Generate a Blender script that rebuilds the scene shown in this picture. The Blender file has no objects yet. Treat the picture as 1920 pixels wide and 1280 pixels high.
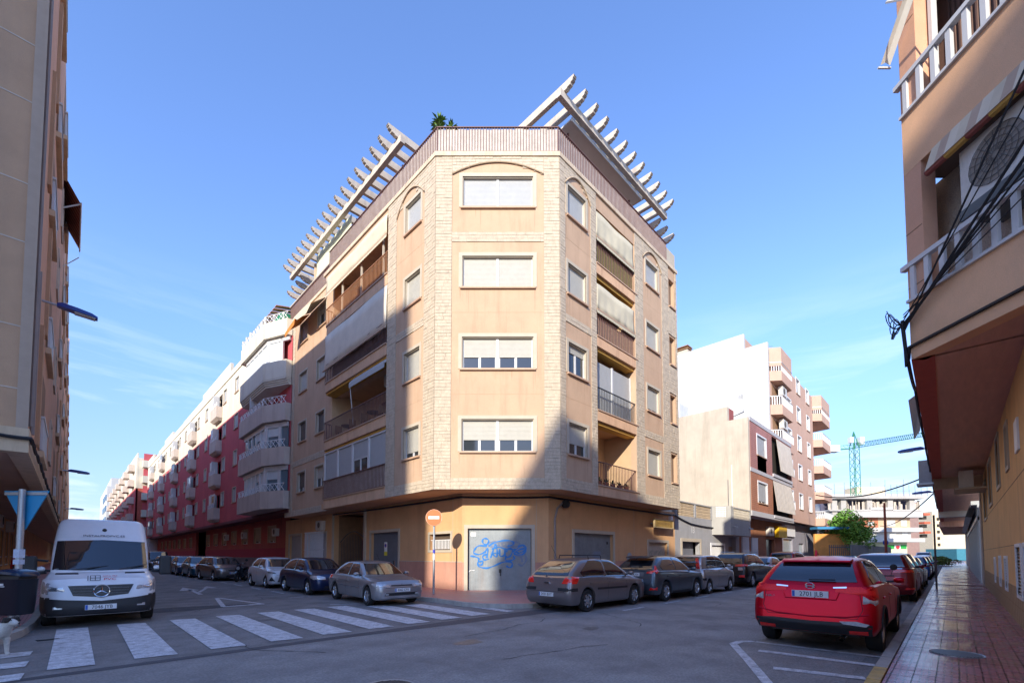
import bpy, bmesh, math, random
from math import sin, cos, pi, radians, sqrt, atan2
from mathutils import Vector, Matrix
from mathutils.bvhtree import BVHTree
random.seed(7)
S2 = sqrt(.5)
scene = bpy.context.scene
COL = scene.collection

# ---------------------------------------------------------------- camera
cam_data = bpy.data.cameras.new('camera'); cam = bpy.data.objects.new('camera', cam_data); COL.objects.link(cam)
cam_data.sensor_width = 36.0; cam_data.lens = 828.0/1920*36
cam_data.shift_y = (1001.4-640)/1920
cam_data.clip_start = 0.1; cam_data.clip_end = 3000
cam.location = (0, 0, 1.6)
cam.rotation_euler = (radians(90+2.6), 0, radians(-45))
scene.camera = cam
scene.render.resolution_x = 1024; scene.render.resolution_y = 682

# ---------------------------------------------------------------- world and sun
SUN = Vector((1.0, 0.5, -0.455)).normalized()      # direction the light travels
SUN_EL = math.asin(-SUN.z); SUN_AZ = atan2(-SUN.y, -SUN.x)
world = bpy.data.worlds.new('World'); scene.world = world; world.use_nodes = True
nt = world.node_tree; N = nt.nodes; LK = nt.links
bg = N['Background']; out = N['World Output']
sky = N.new('ShaderNodeTexSky'); sky.sky_type = 'NISHITA'; sky.sun_disc = False
sky.sun_elevation = SUN_EL; sky.sun_rotation = radians(90)-SUN_AZ
sky.air_density = 1.0; sky.dust_density = 0.4; sky.ozone_density = 2.0
tc = N.new('ShaderNodeTexCoord')
mp = N.new('ShaderNodeMapping'); mp.inputs['Scale'].default_value = (1.2, 1.2, 9.0); mp.inputs['Rotation'].default_value = (0.05, 0.08, 0.3)
noi = N.new('ShaderNodeTexNoise'); noi.inputs['Scale'].default_value = 2.2; noi.inputs['Detail'].default_value = 9; noi.inputs['Roughness'].default_value = .6; noi.inputs['Distortion'].default_value = .3
cr = N.new('ShaderNodeValToRGB'); cr.color_ramp.elements[0].position = .46; cr.color_ramp.elements[1].position = .72
sep = N.new('ShaderNodeSeparateXYZ')
band = N.new('ShaderNodeMapRange'); band.inputs['From Min'].default_value = .48; band.inputs['From Max'].default_value = .02; band.inputs['To Min'].default_value = .0; band.inputs['To Max'].default_value = .75
mul = N.new('ShaderNodeMath'); mul.operation = 'MULTIPLY'
LK.new(tc.outputs['Generated'], mp.inputs['Vector']); LK.new(mp.outputs['Vector'], noi.inputs['Vector']); LK.new(noi.outputs['Fac'], cr.inputs['Fac'])
LK.new(tc.outputs['Generated'], sep.inputs['Vector']); LK.new(sep.outputs['Z'], band.inputs['Value'])
LK.new(cr.outputs['Color'], mul.inputs[0]); LK.new(band.outputs['Result'], mul.inputs[1])
# low cumulus near the horizon
noi2 = N.new('ShaderNodeTexNoise'); noi2.inputs['Scale'].default_value = 9; noi2.inputs['Detail'].default_value = 10; noi2.inputs['Roughness'].default_value = .5
LK.new(tc.outputs['Generated'], noi2.inputs['Vector'])
b2 = N.new('ShaderNodeMapRange'); b2.inputs['From Min'].default_value = .17; b2.inputs['From Max'].default_value = .0; b2.inputs['To Min'].default_value = -.2; b2.inputs['To Max'].default_value = .6
LK.new(sep.outputs['Z'], b2.inputs['Value'])
ad = N.new('ShaderNodeMath'); ad.operation = 'ADD'; LK.new(noi2.outputs['Fac'], ad.inputs[0]); LK.new(b2.outputs['Result'], ad.inputs[1])
cr2 = N.new('ShaderNodeValToRGB'); cr2.color_ramp.elements[0].position = .66; cr2.color_ramp.elements[1].position = .80
LK.new(ad.outputs[0], cr2.inputs['Fac'])
m2 = N.new('ShaderNodeMath'); m2.operation = 'MULTIPLY'; m2.inputs[1].default_value = .7; LK.new(cr2.outputs['Color'], m2.inputs[0])
mx0 = N.new('ShaderNodeMath'); mx0.operation = 'MAXIMUM'; LK.new(mul.outputs[0], mx0.inputs[0]); LK.new(m2.outputs[0], mx0.inputs[1])
veil = N.new('ShaderNodeMapRange'); veil.interpolation_type = 'SMOOTHSTEP'; veil.inputs['From Min'].default_value = .42; veil.inputs['From Max'].default_value = -.02; veil.inputs['To Min'].default_value = 0; veil.inputs['To Max'].default_value = .12; LK.new(sep.outputs['Z'], veil.inputs['Value'])
mx = N.new('ShaderNodeMath'); mx.operation = 'MAXIMUM'; LK.new(mx0.outputs[0], mx.inputs[0]); LK.new(veil.outputs['Result'], mx.inputs[1])
SKY_GAIN = (.60, .68, .90, 1)
gain = N.new('ShaderNodeMix'); gain.data_type = 'RGBA'; gain.blend_type = 'MULTIPLY'; gain.inputs['Factor'].default_value = 1; gain.inputs['B'].default_value = SKY_GAIN
hz = N.new('ShaderNodeMapRange'); hz.interpolation_type = 'SMOOTHSTEP'; hz.inputs['From Min'].default_value = -.02; hz.inputs['From Max'].default_value = .5; hz.inputs['To Min'].default_value = .44; hz.inputs['To Max'].default_value = 1
LK.new(sep.outputs['Z'], hz.inputs['Value'])
hm = N.new('ShaderNodeMix'); hm.data_type = 'RGBA'; hm.blend_type = 'MULTIPLY'; hm.inputs['Factor'].default_value = 1
LK.new(sky.outputs['Color'], hm.inputs['A']); LK.new(hz.outputs['Result'], hm.inputs['B']); LK.new(hm.outputs['Result'], gain.inputs['A'])
cm = N.new('ShaderNodeMix'); cm.data_type = 'RGBA'; cm.inputs['B'].default_value = (3.1, 3.3, 3.6, 1)
LK.new(mx.outputs[0], cm.inputs['Factor']); LK.new(gain.outputs['Result'], cm.inputs['A'])
LK.new(cm.outputs['Result'], bg.inputs['Color']); bg.inputs['Strength'].default_value = 0.15
sun_data = bpy.data.lights.new('sun', 'SUN'); sun = bpy.data.objects.new('sun', sun_data); COL.objects.link(sun)
sun_data.energy = 2.0; sun_data.angle = radians(.55); sun_data.color = (1, .91, .76)
sun.rotation_euler = SUN.to_track_quat('-Z', 'Y').to_euler(); sun.location = (-20, -10, 40)
vs = scene.view_settings; vs.view_transform = 'Standard'; vs.look = 'None'; vs.gamma = 1; vs.use_curve_mapping = False; vs.exposure = 1.66

# ---------------------------------------------------------------- materials
MATS = {}
def mat(name, col, rough=.85, var=.10, scale=2.0, fine=0.0, fscale=60, bump=0.0, bscale=80, metal=0, coat=0, spec=.5, dirt=None, dscale=.8, damt=.5, dlo=.5, obj=False, stretch=None, flake=0):
    if name in MATS: return MATS[name]
    m = bpy.data.materials.new(name); m.use_nodes = True; t = m.node_tree; n = t.nodes; l = t.links
    b = n['Principled BSDF']; b.inputs['Roughness'].default_value = rough; b.inputs['Metallic'].default_value = metal
    b.inputs['Coat Weight'].default_value = coat; b.inputs['Coat Roughness'].default_value = .04; b.inputs['Specular IOR Level'].default_value = spec
    c = (*col, 1); b.inputs['Base Color'].default_value = c; m.diffuse_color = c
    if obj:
        co = n.new('ShaderNodeTexCoord').outputs['Object']
    else:
        co = n.new('ShaderNodeNewGeometry').outputs['Position']
    if stretch:
        mm = n.new('ShaderNodeMapping'); mm.inputs['Scale'].default_value = stretch; l.new(co, mm.inputs['Vector']); cs = mm.outputs['Vector']
    else: cs = co
    cur = None
    if var > 0:
        a = n.new('ShaderNodeTexNoise'); a.inputs['Scale'].default_value = scale; a.inputs['Detail'].default_value = 6; a.inputs['Roughness'].default_value = .65; l.new(cs, a.inputs['Vector'])
        r = n.new('ShaderNodeMapRange'); r.inputs['From Min'].default_value = .3; r.inputs['From Max'].default_value = .7; r.inputs['To Min'].default_value = 1-var; r.inputs['To Max'].default_value = 1+var; l.new(a.outputs['Fac'], r.inputs['Value'])
        x = n.new('ShaderNodeMix'); x.data_type = 'RGBA'; x.blend_type = 'MULTIPLY'; x.inputs['Factor'].default_value = 1; x.inputs['A'].default_value = c; l.new(r.outputs['Result'], x.inputs['B']); cur = x.outputs['Result']
    if fine > 0:
        a = n.new('ShaderNodeTexNoise'); a.inputs['Scale'].default_value = fscale; a.inputs['Detail'].default_value = 3; l.new(co, a.inputs['Vector'])
        r = n.new('ShaderNodeMapRange'); r.inputs['From Min'].default_value = .3; r.inputs['From Max'].default_value = .7; r.inputs['To Min'].default_value = 1-fine; r.inputs['To Max'].default_value = 1+fine; l.new(a.outputs['Fac'], r.inputs['Value'])
        x = n.new('ShaderNodeMix'); x.data_type = 'RGBA'; x.blend_type = 'MULTIPLY'; x.inputs['Factor'].default_value = 1
        if cur: l.new(cur, x.inputs['A'])
        else: x.inputs['A'].default_value = c
        l.new(r.outputs['Result'], x.inputs['B']); cur = x.outputs['Result']
    if dirt:
        mm = n.new('ShaderNodeMapping'); mm.inputs['Scale'].default_value = (3, 3, .35); l.new(co, mm.inputs['Vector'])
        a = n.new('ShaderNodeTexNoise'); a.inputs['Scale'].default_value = dscale; a.inputs['Detail'].default_value = 7; a.inputs['Roughness'].default_value = .7; l.new(mm.outputs['Vector'], a.inputs['Vector'])
        r = n.new('ShaderNodeMapRange'); r.inputs['From Min'].default_value = dlo; r.inputs['From Max'].default_value = dlo+.22; r.inputs['To Min'].default_value = 0; r.inputs['To Max'].default_value = damt; l.new(a.outputs['Fac'], r.inputs['Value'])
        x = n.new('ShaderNodeMix'); x.data_type = 'RGBA'; l.new(r.outputs['Result'], x.inputs['Factor'])
        if cur: l.new(cur, x.inputs['A'])
        else: x.inputs['A'].default_value = c
        x.inputs['B'].default_value = (*dirt, 1); cur = x.outputs['Result']
    if cur: l.new(cur, b.inputs['Base Color'])
    if bump > 0:
        a = n.new('ShaderNodeTexNoise'); a.inputs['Scale'].default_value = bscale; a.inputs['Detail'].default_value = 4; l.new(co, a.inputs['Vector'])
        bb = n.new('ShaderNodeBump'); bb.inputs['Strength'].default_value = bump; bb.inputs['Distance'].default_value = .02; l.new(a.outputs['Fac'], bb.inputs['Height']); l.new(bb.outputs['Normal'], b.inputs['Normal'])
    MATS[name] = m; return m
def paint(name, col, metal=.0, rough=.3, coat=.6): return mat(name, col, rough=rough, spec=.35, var=.03, scale=8, metal=metal, coat=coat, obj=True)

stucco = mat('peach stucco', (.55, .375, .25), .93, .07, .9, .06, 90, .25, 120, dirt=(.40, .25, .16), dscale=.9, damt=.5)
ochre = mat('ochre stucco', (.68, .40, .20), .93, .09, .7, .07, 90, .3, 120, dirt=(.42, .22, .12), dscale=.6, damt=.35)
plinth_m = mat('salmon plinth', (.54, .28, .20), .9, .12, 1.2, .08, 80, .3, 90, dirt=(.30, .18, .14), damt=.5)
stone = mat('cut stone', (.54, .45, .34), .9, .16, 5, .10, 40, .5, 60)
mortar = mat('mortar', (.40, .31, .21), .95, .1, 5)
trim = mat('cream trim', (.52, .45, .35), .8, .06, 3, .04, 60)
sillm = mat('brown sill stone', (.50, .33, .22), .6, .1, 6)
yellowtrim = mat('ochre yellow lintel', (.60, .34, .07), .85, .08, 3)
pvc = mat('white plastic frame', (.60, .60, .60), .4, .02, 5)
shut = mat('ivory shutter', (.47, .455, .40), .6, .05, 4, .03, 30)
shutw = mat('white shutter', (.43, .44, .44), .6, .04, 4)
shutg = mat('grey metal shutter', (.42, .42, .41), .5, .1, 4)
glass = mat('window glass', (.03, .035, .04), .04, 0, spec=.9)
dark = mat('dark interior', (.03, .025, .02), .9, 0)
orangein = mat('orange inner wall', (.55, .22, .06), .9, .1, 3)
brownin = mat('brown inner wall', (.30, .17, .09), .9, .15, 3)
railm = mat('brown painted steel', (.17, .085, .07), .5, .1, 20)
raildark = mat('dark grey steel', (.07, .07, .07), .45, .1, 20)
railpanel = mat('faded pink cloth panel', (.52, .46, .41), .9, .18, 3, .08, 30)
cane = mat('brown cane screen', (.36, .25, .17), .9, .2, 9, .2, 90)
awncream = mat('cream awning canvas', (.58, .52, .38), .9, .08, 2, .04, 40)
awnbeige = mat('beige awning canvas', (.66, .58, .47), .9, .08, 1.5, .04, 40)
galv = mat('grey galvanised door', (.25, .275, .29), .5, .14, 2.5, .08, 30, metal=.3, dirt=(.25, .18, .14), damt=.3)
bluepaint = mat('blue spray paint', (.01, .17, .52), .4, .1, 10)
blackcab = mat('black cable', (.015, .015, .018), .6, 0)
steel = mat('galvanised steel', (.45, .47, .49), .4, .1, 30, metal=.6)
signred = mat('orange red sign', (.80, .13, .02), .5, .03, 5)
white = mat('white paint', (.8, .8, .8), .5, .03, 5)
asphalt = mat('asphalt', (.235, .220, .214), .80, .22, .9, .20, 30, .8, 90, dirt=(.11, .102, .10), dscale=.35, damt=.75, dlo=.47)
asphalt_new = mat('newer asphalt', (.285, .267, .258), .80, .20, .9, .22, 30, .8, 90, dirt=(.15, .14, .137), dscale=.28, damt=.7, dlo=.47)
roadwhite = mat('worn road paint', (.56, .56, .58), .8, .25, 6, .25, 60, dirt=(.22, .21, .21), dscale=2.2, damt=.95, dlo=.49)
kerbm = mat('kerb concrete', (.38, .36, .33), .9, .15, 3, .1, 60, .3, 60, dirt=(.2, .18, .16), damt=.5)
rubber = mat('tyre rubber', (.018, .018, .019), .85, .1, 20)
blackpl = mat('black plastic', (.022, .022, .025), .5, .05, 10)
alloy = mat('alloy rim', (.55, .56, .58), .25, .05, 10, metal=.8)
chrome = mat('chrome', (.75, .76, .78), .08, 0, metal=1)
carglass = mat('car glass', (.012, .014, .018), .02, 0, spec=1.0, coat=1.0)
redlens = mat('red lamp lens', (.85, .02, .015), .12, .1, 40, coat=1)
clearlens = mat('clear lamp lens', (.55, .56, .58), .08, .25, 60, metal=.4, coat=1)
amber = mat('amber lens', (.7, .25, .03), .15, 0, coat=1)
platew = mat('number plate white', (.75, .75, .76), .4, 0)
plateb = mat('number plate blue', (.02, .12, .5), .4, 0)
ink = mat('black lettering', (.02, .02, .025), .6, 0)

# ---------------------------------------------------------------- mesh helpers
WLOC = {}
class MB:
    def __init__(s): s.v = []; s.f = []
    def add(s, vs, fs):
        k = len(s.v); s.v += [tuple(p) for p in vs]; s.f += [tuple(i+k for i in f) for f in fs]; return s
    def hexa(s, p):   # p: 8 points, bottom 4 then top 4
        return s.add(p, [(3, 2, 1, 0), (4, 5, 6, 7), (0, 1, 5, 4), (1, 2, 6, 5), (2, 3, 7, 6), (3, 0, 4, 7)])
    def box(s, a, b):
        x0, y0, z0 = a; x1, y1, z1 = b
        return s.hexa([(x0, y0, z0), (x1, y0, z0), (x1, y1, z0), (x0, y1, z0), (x0, y0, z1), (x1, y0, z1), (x1, y1, z1), (x0, y1, z1)])
    def obox(s, c, ax, ay, az):   # centre and half axes
        c = Vector(c); ax = Vector(ax); ay = Vector(ay); az = Vector(az)
        return s.hexa([c-ax-ay-az, c+ax-ay-az, c+ax+ay-az, c-ax+ay-az, c-ax-ay+az, c+ax-ay+az, c+ax+ay+az, c-ax+ay+az])
    def prism(s, pts, off):       # closed polygon pts (3d) extruded by off
        n = len(pts); off = Vector(off); a = [Vector(p) for p in pts]
        return s.add(a+[p+off for p in a], [tuple(range(n))[::-1], tuple(range(n, 2*n))]+[(i, (i+1) % n, n+(i+1) % n, n+i) for i in range(n)])
    def tube(s, pts, r, seg=6, cap=True):
        pts = [Vector(p) for p in pts]; n = len(pts); rr = r if isinstance(r, (list, tuple)) else [r]*n; vs = []; up = None
        for i, p in enumerate(pts):
            d = (pts[min(i+1, n-1)]-pts[max(i-1, 0)]).normalized()
            ref = Vector((0, 0, 1)) if abs(d.z) < .95 else Vector((1, 0, 0))
            u = d.cross(ref).normalized()
            if up is not None and u.dot(up) < 0: u = -u
            up = u; w = d.cross(u)
            vs += [p+(u*cos(2*pi*k/seg)+w*sin(2*pi*k/seg))*rr[i] for k in range(seg)]
        fs = [(i*seg+k, i*seg+(k+1) % seg, (i+1)*seg+(k+1) % seg, (i+1)*seg+k) for i in range(n-1) for k in range(seg)]
        if cap: fs += [tuple(range(seg))[::-1], tuple((n-1)*seg+k for k in range(seg))]
        return s.add(vs, fs)
    def lathe(s, prof, c, axis='z', seg=24, a0=0, a1=2*pi):
        c = Vector(c); full = abs(a1-a0-2*pi) < 1e-6; m = seg if full else seg+1; vs = []
        for k in range(m):
            a = a0+(a1-a0)*k/seg
            for r, h in prof:
                q = {'z': (r*cos(a), r*sin(a), h), 'y': (r*cos(a), h, r*sin(a)), 'x': (h, r*cos(a), r*sin(a))}[axis]; vs.append(c+Vector(q))
        P = len(prof)
        fs = [(k*P+j, ((k+1) % m)*P+j, ((k+1) % m)*P+j+1, k*P+j+1) for k in range(seg) for j in range(P-1)]
        return s.add(vs, fs)
    def build(s, name, m, parent=None, world=True, smooth=None, recalc=True):
        me = bpy.data.meshes.new(name)
        vs = s.v
        if parent is not None and world:
            o = WLOC.get(parent.name)
            if o is not None: vs = [(a-o[0], b-o[1], c-o[2]) for a, b, c in vs]
        me.from_pydata(vs, [], s.f); me.validate()
        if recalc:
            bm = bmesh.new(); bm.from_mesh(me); bmesh.ops.recalc_face_normals(bm, faces=bm.faces); bm.to_mesh(me); bm.free()
        if m is not None: me.materials.append(m)
        if smooth:
            me.polygons.foreach_set('use_smooth', [True]*len(me.polygons)); me.set_sharp_from_angle(angle=radians(smooth))
        ob = bpy.data.objects.new(name, me); COL.objects.link(ob)
        if parent is not None:
            ob.parent = parent
            if world and parent.name in WLOC: WLOC[ob.name] = WLOC[parent.name]
        return ob
def tag(o, label=None, cat=None, group=None, kind=None):
    if label: o['label'] = label
    if cat: o['category'] = cat
    if group: o['group'] = group
    if kind: o['kind'] = kind
    return o
def thing(name, label, cat, loc=(0, 0, 0), rz=0, group=None):
    o = bpy.data.objects.new(name, None); COL.objects.link(o); o.location = loc; o.rotation_euler = (0, 0, rz); o.empty_display_size = .3
    if rz == 0: WLOC[o.name] = tuple(loc)
    return tag(o, label, cat, group)
def struct(name, mb, m, smooth=None): return tag(mb.build(name, m, smooth=smooth), kind='structure')
def hp(me_ob, loc, name=None, parent=None):   # share mesh at another place
    c = me_ob.copy(); COL.objects.link(c); c.location = loc
    if parent is not None: c.parent = parent
    return c
def text_mesh(s, size, ext=.002):
    cu = bpy.data.curves.new('lettering', 'FONT'); cu.body = s; cu.size = size; cu.extrude = ext; cu.align_x = 'CENTER'; cu.align_y = 'CENTER'; cu.resolution_u = 3
    o = bpy.data.objects.new('lettering', cu); COL.objects.link(o); dg = bpy.context.evaluated_depsgraph_get()
    me = bpy.data.meshes.new_from_object(o.evaluated_get(dg)); vs = [tuple(v.co) for v in me.vertices]; fs = [tuple(p.vertices) for p in me.polygons]
    bpy.data.objects.remove(o); bpy.data.curves.remove(cu); bpy.data.meshes.remove(me); return vs, fs
def text_on(s, size, origin, right, up, m, parent, world=True, ext=.002, sx=1.0, name='lettering'):
    vs, fs = text_mesh(s, size, ext); o = Vector(origin); r = Vector(right).normalized(); u = Vector(up).normalized(); n = r.cross(u)
    mb = MB(); mb.add([o+r*(a*sx)+u*b+n*c for a, b, c in vs], fs); return mb.build(name, m, parent, world, recalc=False)

class Frame:     # facade frame: u along, z up, n outward
    def __init__(s, o, u, n): s.o = Vector(o); s.u = Vector(u); s.n = Vector(n)
    def P(s, u, z, n=0): p = s.o+s.u*u+s.n*n; return Vector((p.x, p.y, z))
    def box(s, mb, u0, u1, z0, z1, n0, n1):
        P = s.P; return mb.hexa([P(u0, z0, n0), P(u1, z0, n0), P(u1, z0, n1), P(u0, z0, n1), P(u0, z1, n0), P(u1, z1, n0), P(u1, z1, n1), P(u0, z1, n1)])
    def wall(s, mb, u0, u1, z0, z1, n0, n1, holes):
        us = sorted({u0, u1, *[min(max(h[0], u0), u1) for h in holes], *[min(max(h[1], u0), u1) for h in holes]})
        for a, b in zip(us, us[1:]):
            if b-a < 1e-4: continue
            zs = [z0]
            for h in sorted([h for h in holes if h[0] < b-1e-4 and h[1] > a+1e-4], key=lambda h: h[2]):
                if h[2] > zs[-1]+1e-4: s.box(mb, a, b, zs[-1], h[2], n0, n1)
                zs.append(max(zs[-1], h[3]))
            if zs[-1] < z1-1e-4: s.box(mb, a, b, zs[-1], z1, n0, n1)
    def ring(s, mb, u0, u1, z0, z1, w, n0, n1, bottom=True):
        s.box(mb, u0-w, u0, z0, z1, n0, n1); s.box(mb, u1, u1+w, z0, z1, n0, n1); s.box(mb, u0-w, u1+w, z1, z1+w, n0, n1)
        if bottom: s.box(mb, u0-w, u1+w, z0-w, z0, n0, n1)
def slats(F, mb, u0, u1, z0, z1, n, pitch=.05, d=.008):
    k = max(1, int((z1-z0)/pitch)); h = (z1-z0)/k
    for i in range(k): F.box(mb, u0, u1, z0+i*h+.006, z0+(i+1)*h, n-.012, n+d)
    F.box(mb, u0, u1, z0, z1, n-.03, n-.012)
def ribs(F, mb, u0, u1, z0, z1, n, pitch=.08, d=.012):
    k = max(1, int((u1-u0)/pitch)); h = (u1-u0)/k
    for i in range(k): F.box(mb, u0+i*h+.012, u0+(i+1)*h-.012, z0, z1, n, n+d)
    F.box(mb, u0, u1, z0, z1, n-.03, n)
def window(F, par, u0, u1, z0, z1, n0=0, shutf=1.0, panes=2, sm=None, fm=None, frame=True, rec=.16, sill=True, mull=None, wsurr=.13, detail=True):
    """surround (part 'window') with shutter, sash, pane and sill as sub-parts"""
    sm = sm or shut; fm = fm or trim
    mb = MB()
    if frame: F.ring(mb, u0, u1, z0, z1, wsurr, n0-.02, n0+.03, bottom=False)
    F.box(mb, u0-.0, u0+.03, z0, z1, n0-rec, n0-.021); F.box(mb, u1-.03, u1, z0, z1, n0-rec, n0-.021); F.box(mb, u0+.03, u1-.03, z1-.03, z1, n0-rec, n0-.021)
    w = mb.build('window', fm, par)
    if sill:
        q = MB(); F.box(q, u0-.08, u1+.08, z0-.07, z0, n0-rec, n0+.09); q.build('sill', sillm, w)
    a, b = u0+.03, u1-.03; top = z1-.03; zsh = top-(top-z0)*shutf
    cells = [(a, b)]
    mb = MB()
    if mull:
        cells = []; p = a
        for m_ in mull: F.box(mb, m_-.05, m_+.05, z0, top, n0-rec, n0-rec+.07); cells.append((p, m_-.05)); p = m_+.05
        cells.append((p, b))
    if detail:
        F.box(mb, a, a+.04, z0, top, n0-rec, n0-rec+.05); F.box(mb, b-.04, b, z0, top, n0-rec, n0-rec+.05)
    pn = MB()
    if shutf < .999:
        for c0, c1 in cells:
            k = max(1, panes)
            for i in range(k):
                x0 = c0+(c1-c0)*i/k; x1 = c0+(c1-c0)*(i+1)/k; e = n0-rec-.02+.015*i
                F.box(mb, x0, x0+.05, z0, zsh, e, e+.04); F.box(mb, x1-.05, x1, z0, zsh, e, e+.04); F.box(mb, x0+.05, x1-.05, z0, z0+.06, e, e+.04)
                if zsh > z0+.1: F.box(pn, x0+.05, x1-.05, z0+.06, zsh, e+.01, e+.02)
        if pn.v: pn.build('pane', glass, w)
    if mb.v: mb.build('sash', pvc, w)
    if shutf > 0:
        s_ = MB()
        for c0, c1 in cells: slats(F, s_, c0+(.04 if c0 == a else 0), c1-(.04 if c1 == b else 0), zsh, top, n0-rec+.035)
        s_.build('shutter', sm, w)
    bk = MB(); F.box(bk, u0, u1, z0, z1, n0-rec-.12, n0-rec-.10); bk.build('room_behind', dark, w)
    return w
def railing(F, par, u0, u1, z0, z1, n, m, sp=.12, r=.011, name='railing', ends=(), top=.03):
    mb = MB(); k = max(1, round((u1-u0)/sp))
    for i in range(k+1):
        u = u0+(u1-u0)*i/k; F.box(mb, u-r, u+r, z0, z1-.03, n-r, n+r)
    F.box(mb, u0-.02, u1+.02, z1-.03, z1, n-top, n+top); F.box(mb, u0, u1, z0+.03, z0+.055, n-.014, n+.014)
    for uu, n1 in ends:
        k = max(1, round(abs(n1-n)/sp))
        for i in range(1, k+1):
            q = n+(n1-n)*i/k; F.box(mb, uu-r, uu+r, z0, z1-.03, q-r, q+r)
        F.box(mb, uu-.03, uu+.03, z1-.031, z1-.001, min(n, n1)+.03, max(n, n1)-.0)
    return mb.build(name, m, par)
def blocks(F, u0, u1, z0, z1, n, out_list, course=.135, length=.40, inside=None, seed=0):
    rng = random.Random(seed); z = z0; k = max(1, round((z1-z0)/course)); h = (z1-z0)/k
    for i in range(k):
        za = z0+i*h; u = u0-(rng.random()*length*.8 if (u1-u0) > length else 0)
        while u < u1-.01:
            L = length*(.75+.6*rng.random()); a = max(u, u0); b = min(u+L, u1)
            if u1-b < .12: b = u1
            u = b if b >= u1 else u+L
            if b-a < .05: continue
            if inside and not inside((a+b)/2, za+h/2): continue
            out_list.append((a+.006, b-.006, za+.006, za+h-.006, n, n+.020+rng.random()*.012))
            if b >= u1: break
# ================================================================ GROUND
mb = MB(); mb.add([(-300, -300, 0), (1500, -300, 0), (1500, 1500, 0), (-300, 1500, 0)], [(0, 1, 2, 3)]); struct('ground', mb, asphalt)
mb = MB(); mb.add([(-40, .7, .004), (300, 3.0, .004), (300, 9.3, .004), (-40, 8.35, .004)], [(0, 1, 2, 3)]); struct('road', mb, asphalt_new)
mb = MB()
# darker tar seam and repair patches
mb.add([(4, 8.3, .008), (30, 6.3, .008), (30, 6.9, .008), (9.3, 8.62, .008), (-3, 8.52, .008), (-3, 8.38, .008)], [(0, 1, 2, 3, 4, 5)])
struct('asphalt_seam', mb, mat('tar seam', (.085, .082, .09), .8, .15, 1, .3, 100, .4, 120))
mb = MB(); mb.add([(2.2+1.9*cos(a)*(1+.12*sin(3*a)), 16.1+.55*sin(a)*(1+.2*cos(4*a)), .004) for a in [2*pi*k/22 for k in range(22)]], [tuple(range(22))])
struct('asphalt_patch', mb, mat('fresh tar patch', (.07, .068, .073), .8, .2, 3, .3, 100, .4, 120))

def marking(pts, z=.010):
    mb = MB(); mb.add([(x, y, z) for x, y in pts], [tuple(range(len(pts)))]); return struct('road_marking', mb, roadwhite)
for k in range(9):                                  # zebra crossing over the left street
    x = -.19+.955*k; w = .50+.012*k; y1 = 13.55 if k < 7 else (12.9 if k == 7 else 12.3)
    rng = random.Random(k); marking([(x+rng.uniform(-.02, .02), 8.92), (x+w, 8.85), (x+w+.02, y1-.1), (x+.04, y1)])
marking([(8.62, 8.85), (8.95, 8.85), (8.95, 10.35), (8.66, 10.5)])
for y in (8.45, 9.4, 10.38, 11.2)[:3]: marking([(-6, y), (-.40, y+.02), (-.38, y+.46), (-6, y+.46)])   # crossing to the west
def seg(a, b, w=.12):
    a = Vector((*a, 0)); b = Vector((*b, 0)); d = (b-a).normalized(); n = Vector((-d.y, d.x, 0))*w/2; q = [a-n, b-n, b+n, a+n]; return marking([(p.x, p.y) for p in q])
seg((3.35, 15.85), (4.5, 15.85), .22); seg((3.38, 15.9), (3.86, 19.2), .13); seg((4.46, 15.9), (3.92, 19.15), .13)     # give way triangle
seg((3.75, 21.3), (3.9, 24.6), .15); marking([(3.45, 24.1), (4.15, 24.0), (3.9, 26.4)]); seg((3.9, 22.6), (4.7, 25.4), .13); marking([(4.5, 25.2), (5.05, 25.0), (4.9, 26.6)])
for k in range(9): seg((6.25, 19.5+3.1*k), (6.25, 21.0+3.1*k), .1)
seg((5.9, 14.1), (6.9, 13.6), .1); seg((5.75, 17.4), (6.3, 17.4), .1)
for k in range(7): seg((11.2+2.6*k, 6.72+.02*k), (12.4+2.6*k, 6.73+.02*k), .1)
# hatched no-parking island behind the red car
arc = [(8.95, 2.66), (8.75, 2.82), (8.45, 2.85), (8.0, 2.62), (7.3, 2.25), (6.3, 1.75), (5.2, 1.2)]
for a, b in zip(arc, arc[1:]): seg(a, b, .13)
seg((8.93, 2.62), (8.98, .86), .12); seg((8.15, 2.35), (8.25, .86), .17); seg((7.05, 1.85), (7.3, .86), .17)

def slab(name, pts, z0, z1, m, smooth=None):
    mb = MB(); mb.prism([(x, y, z0) for x, y in pts], (0, 0, z1-z0)); return struct(name, mb, m)
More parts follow.
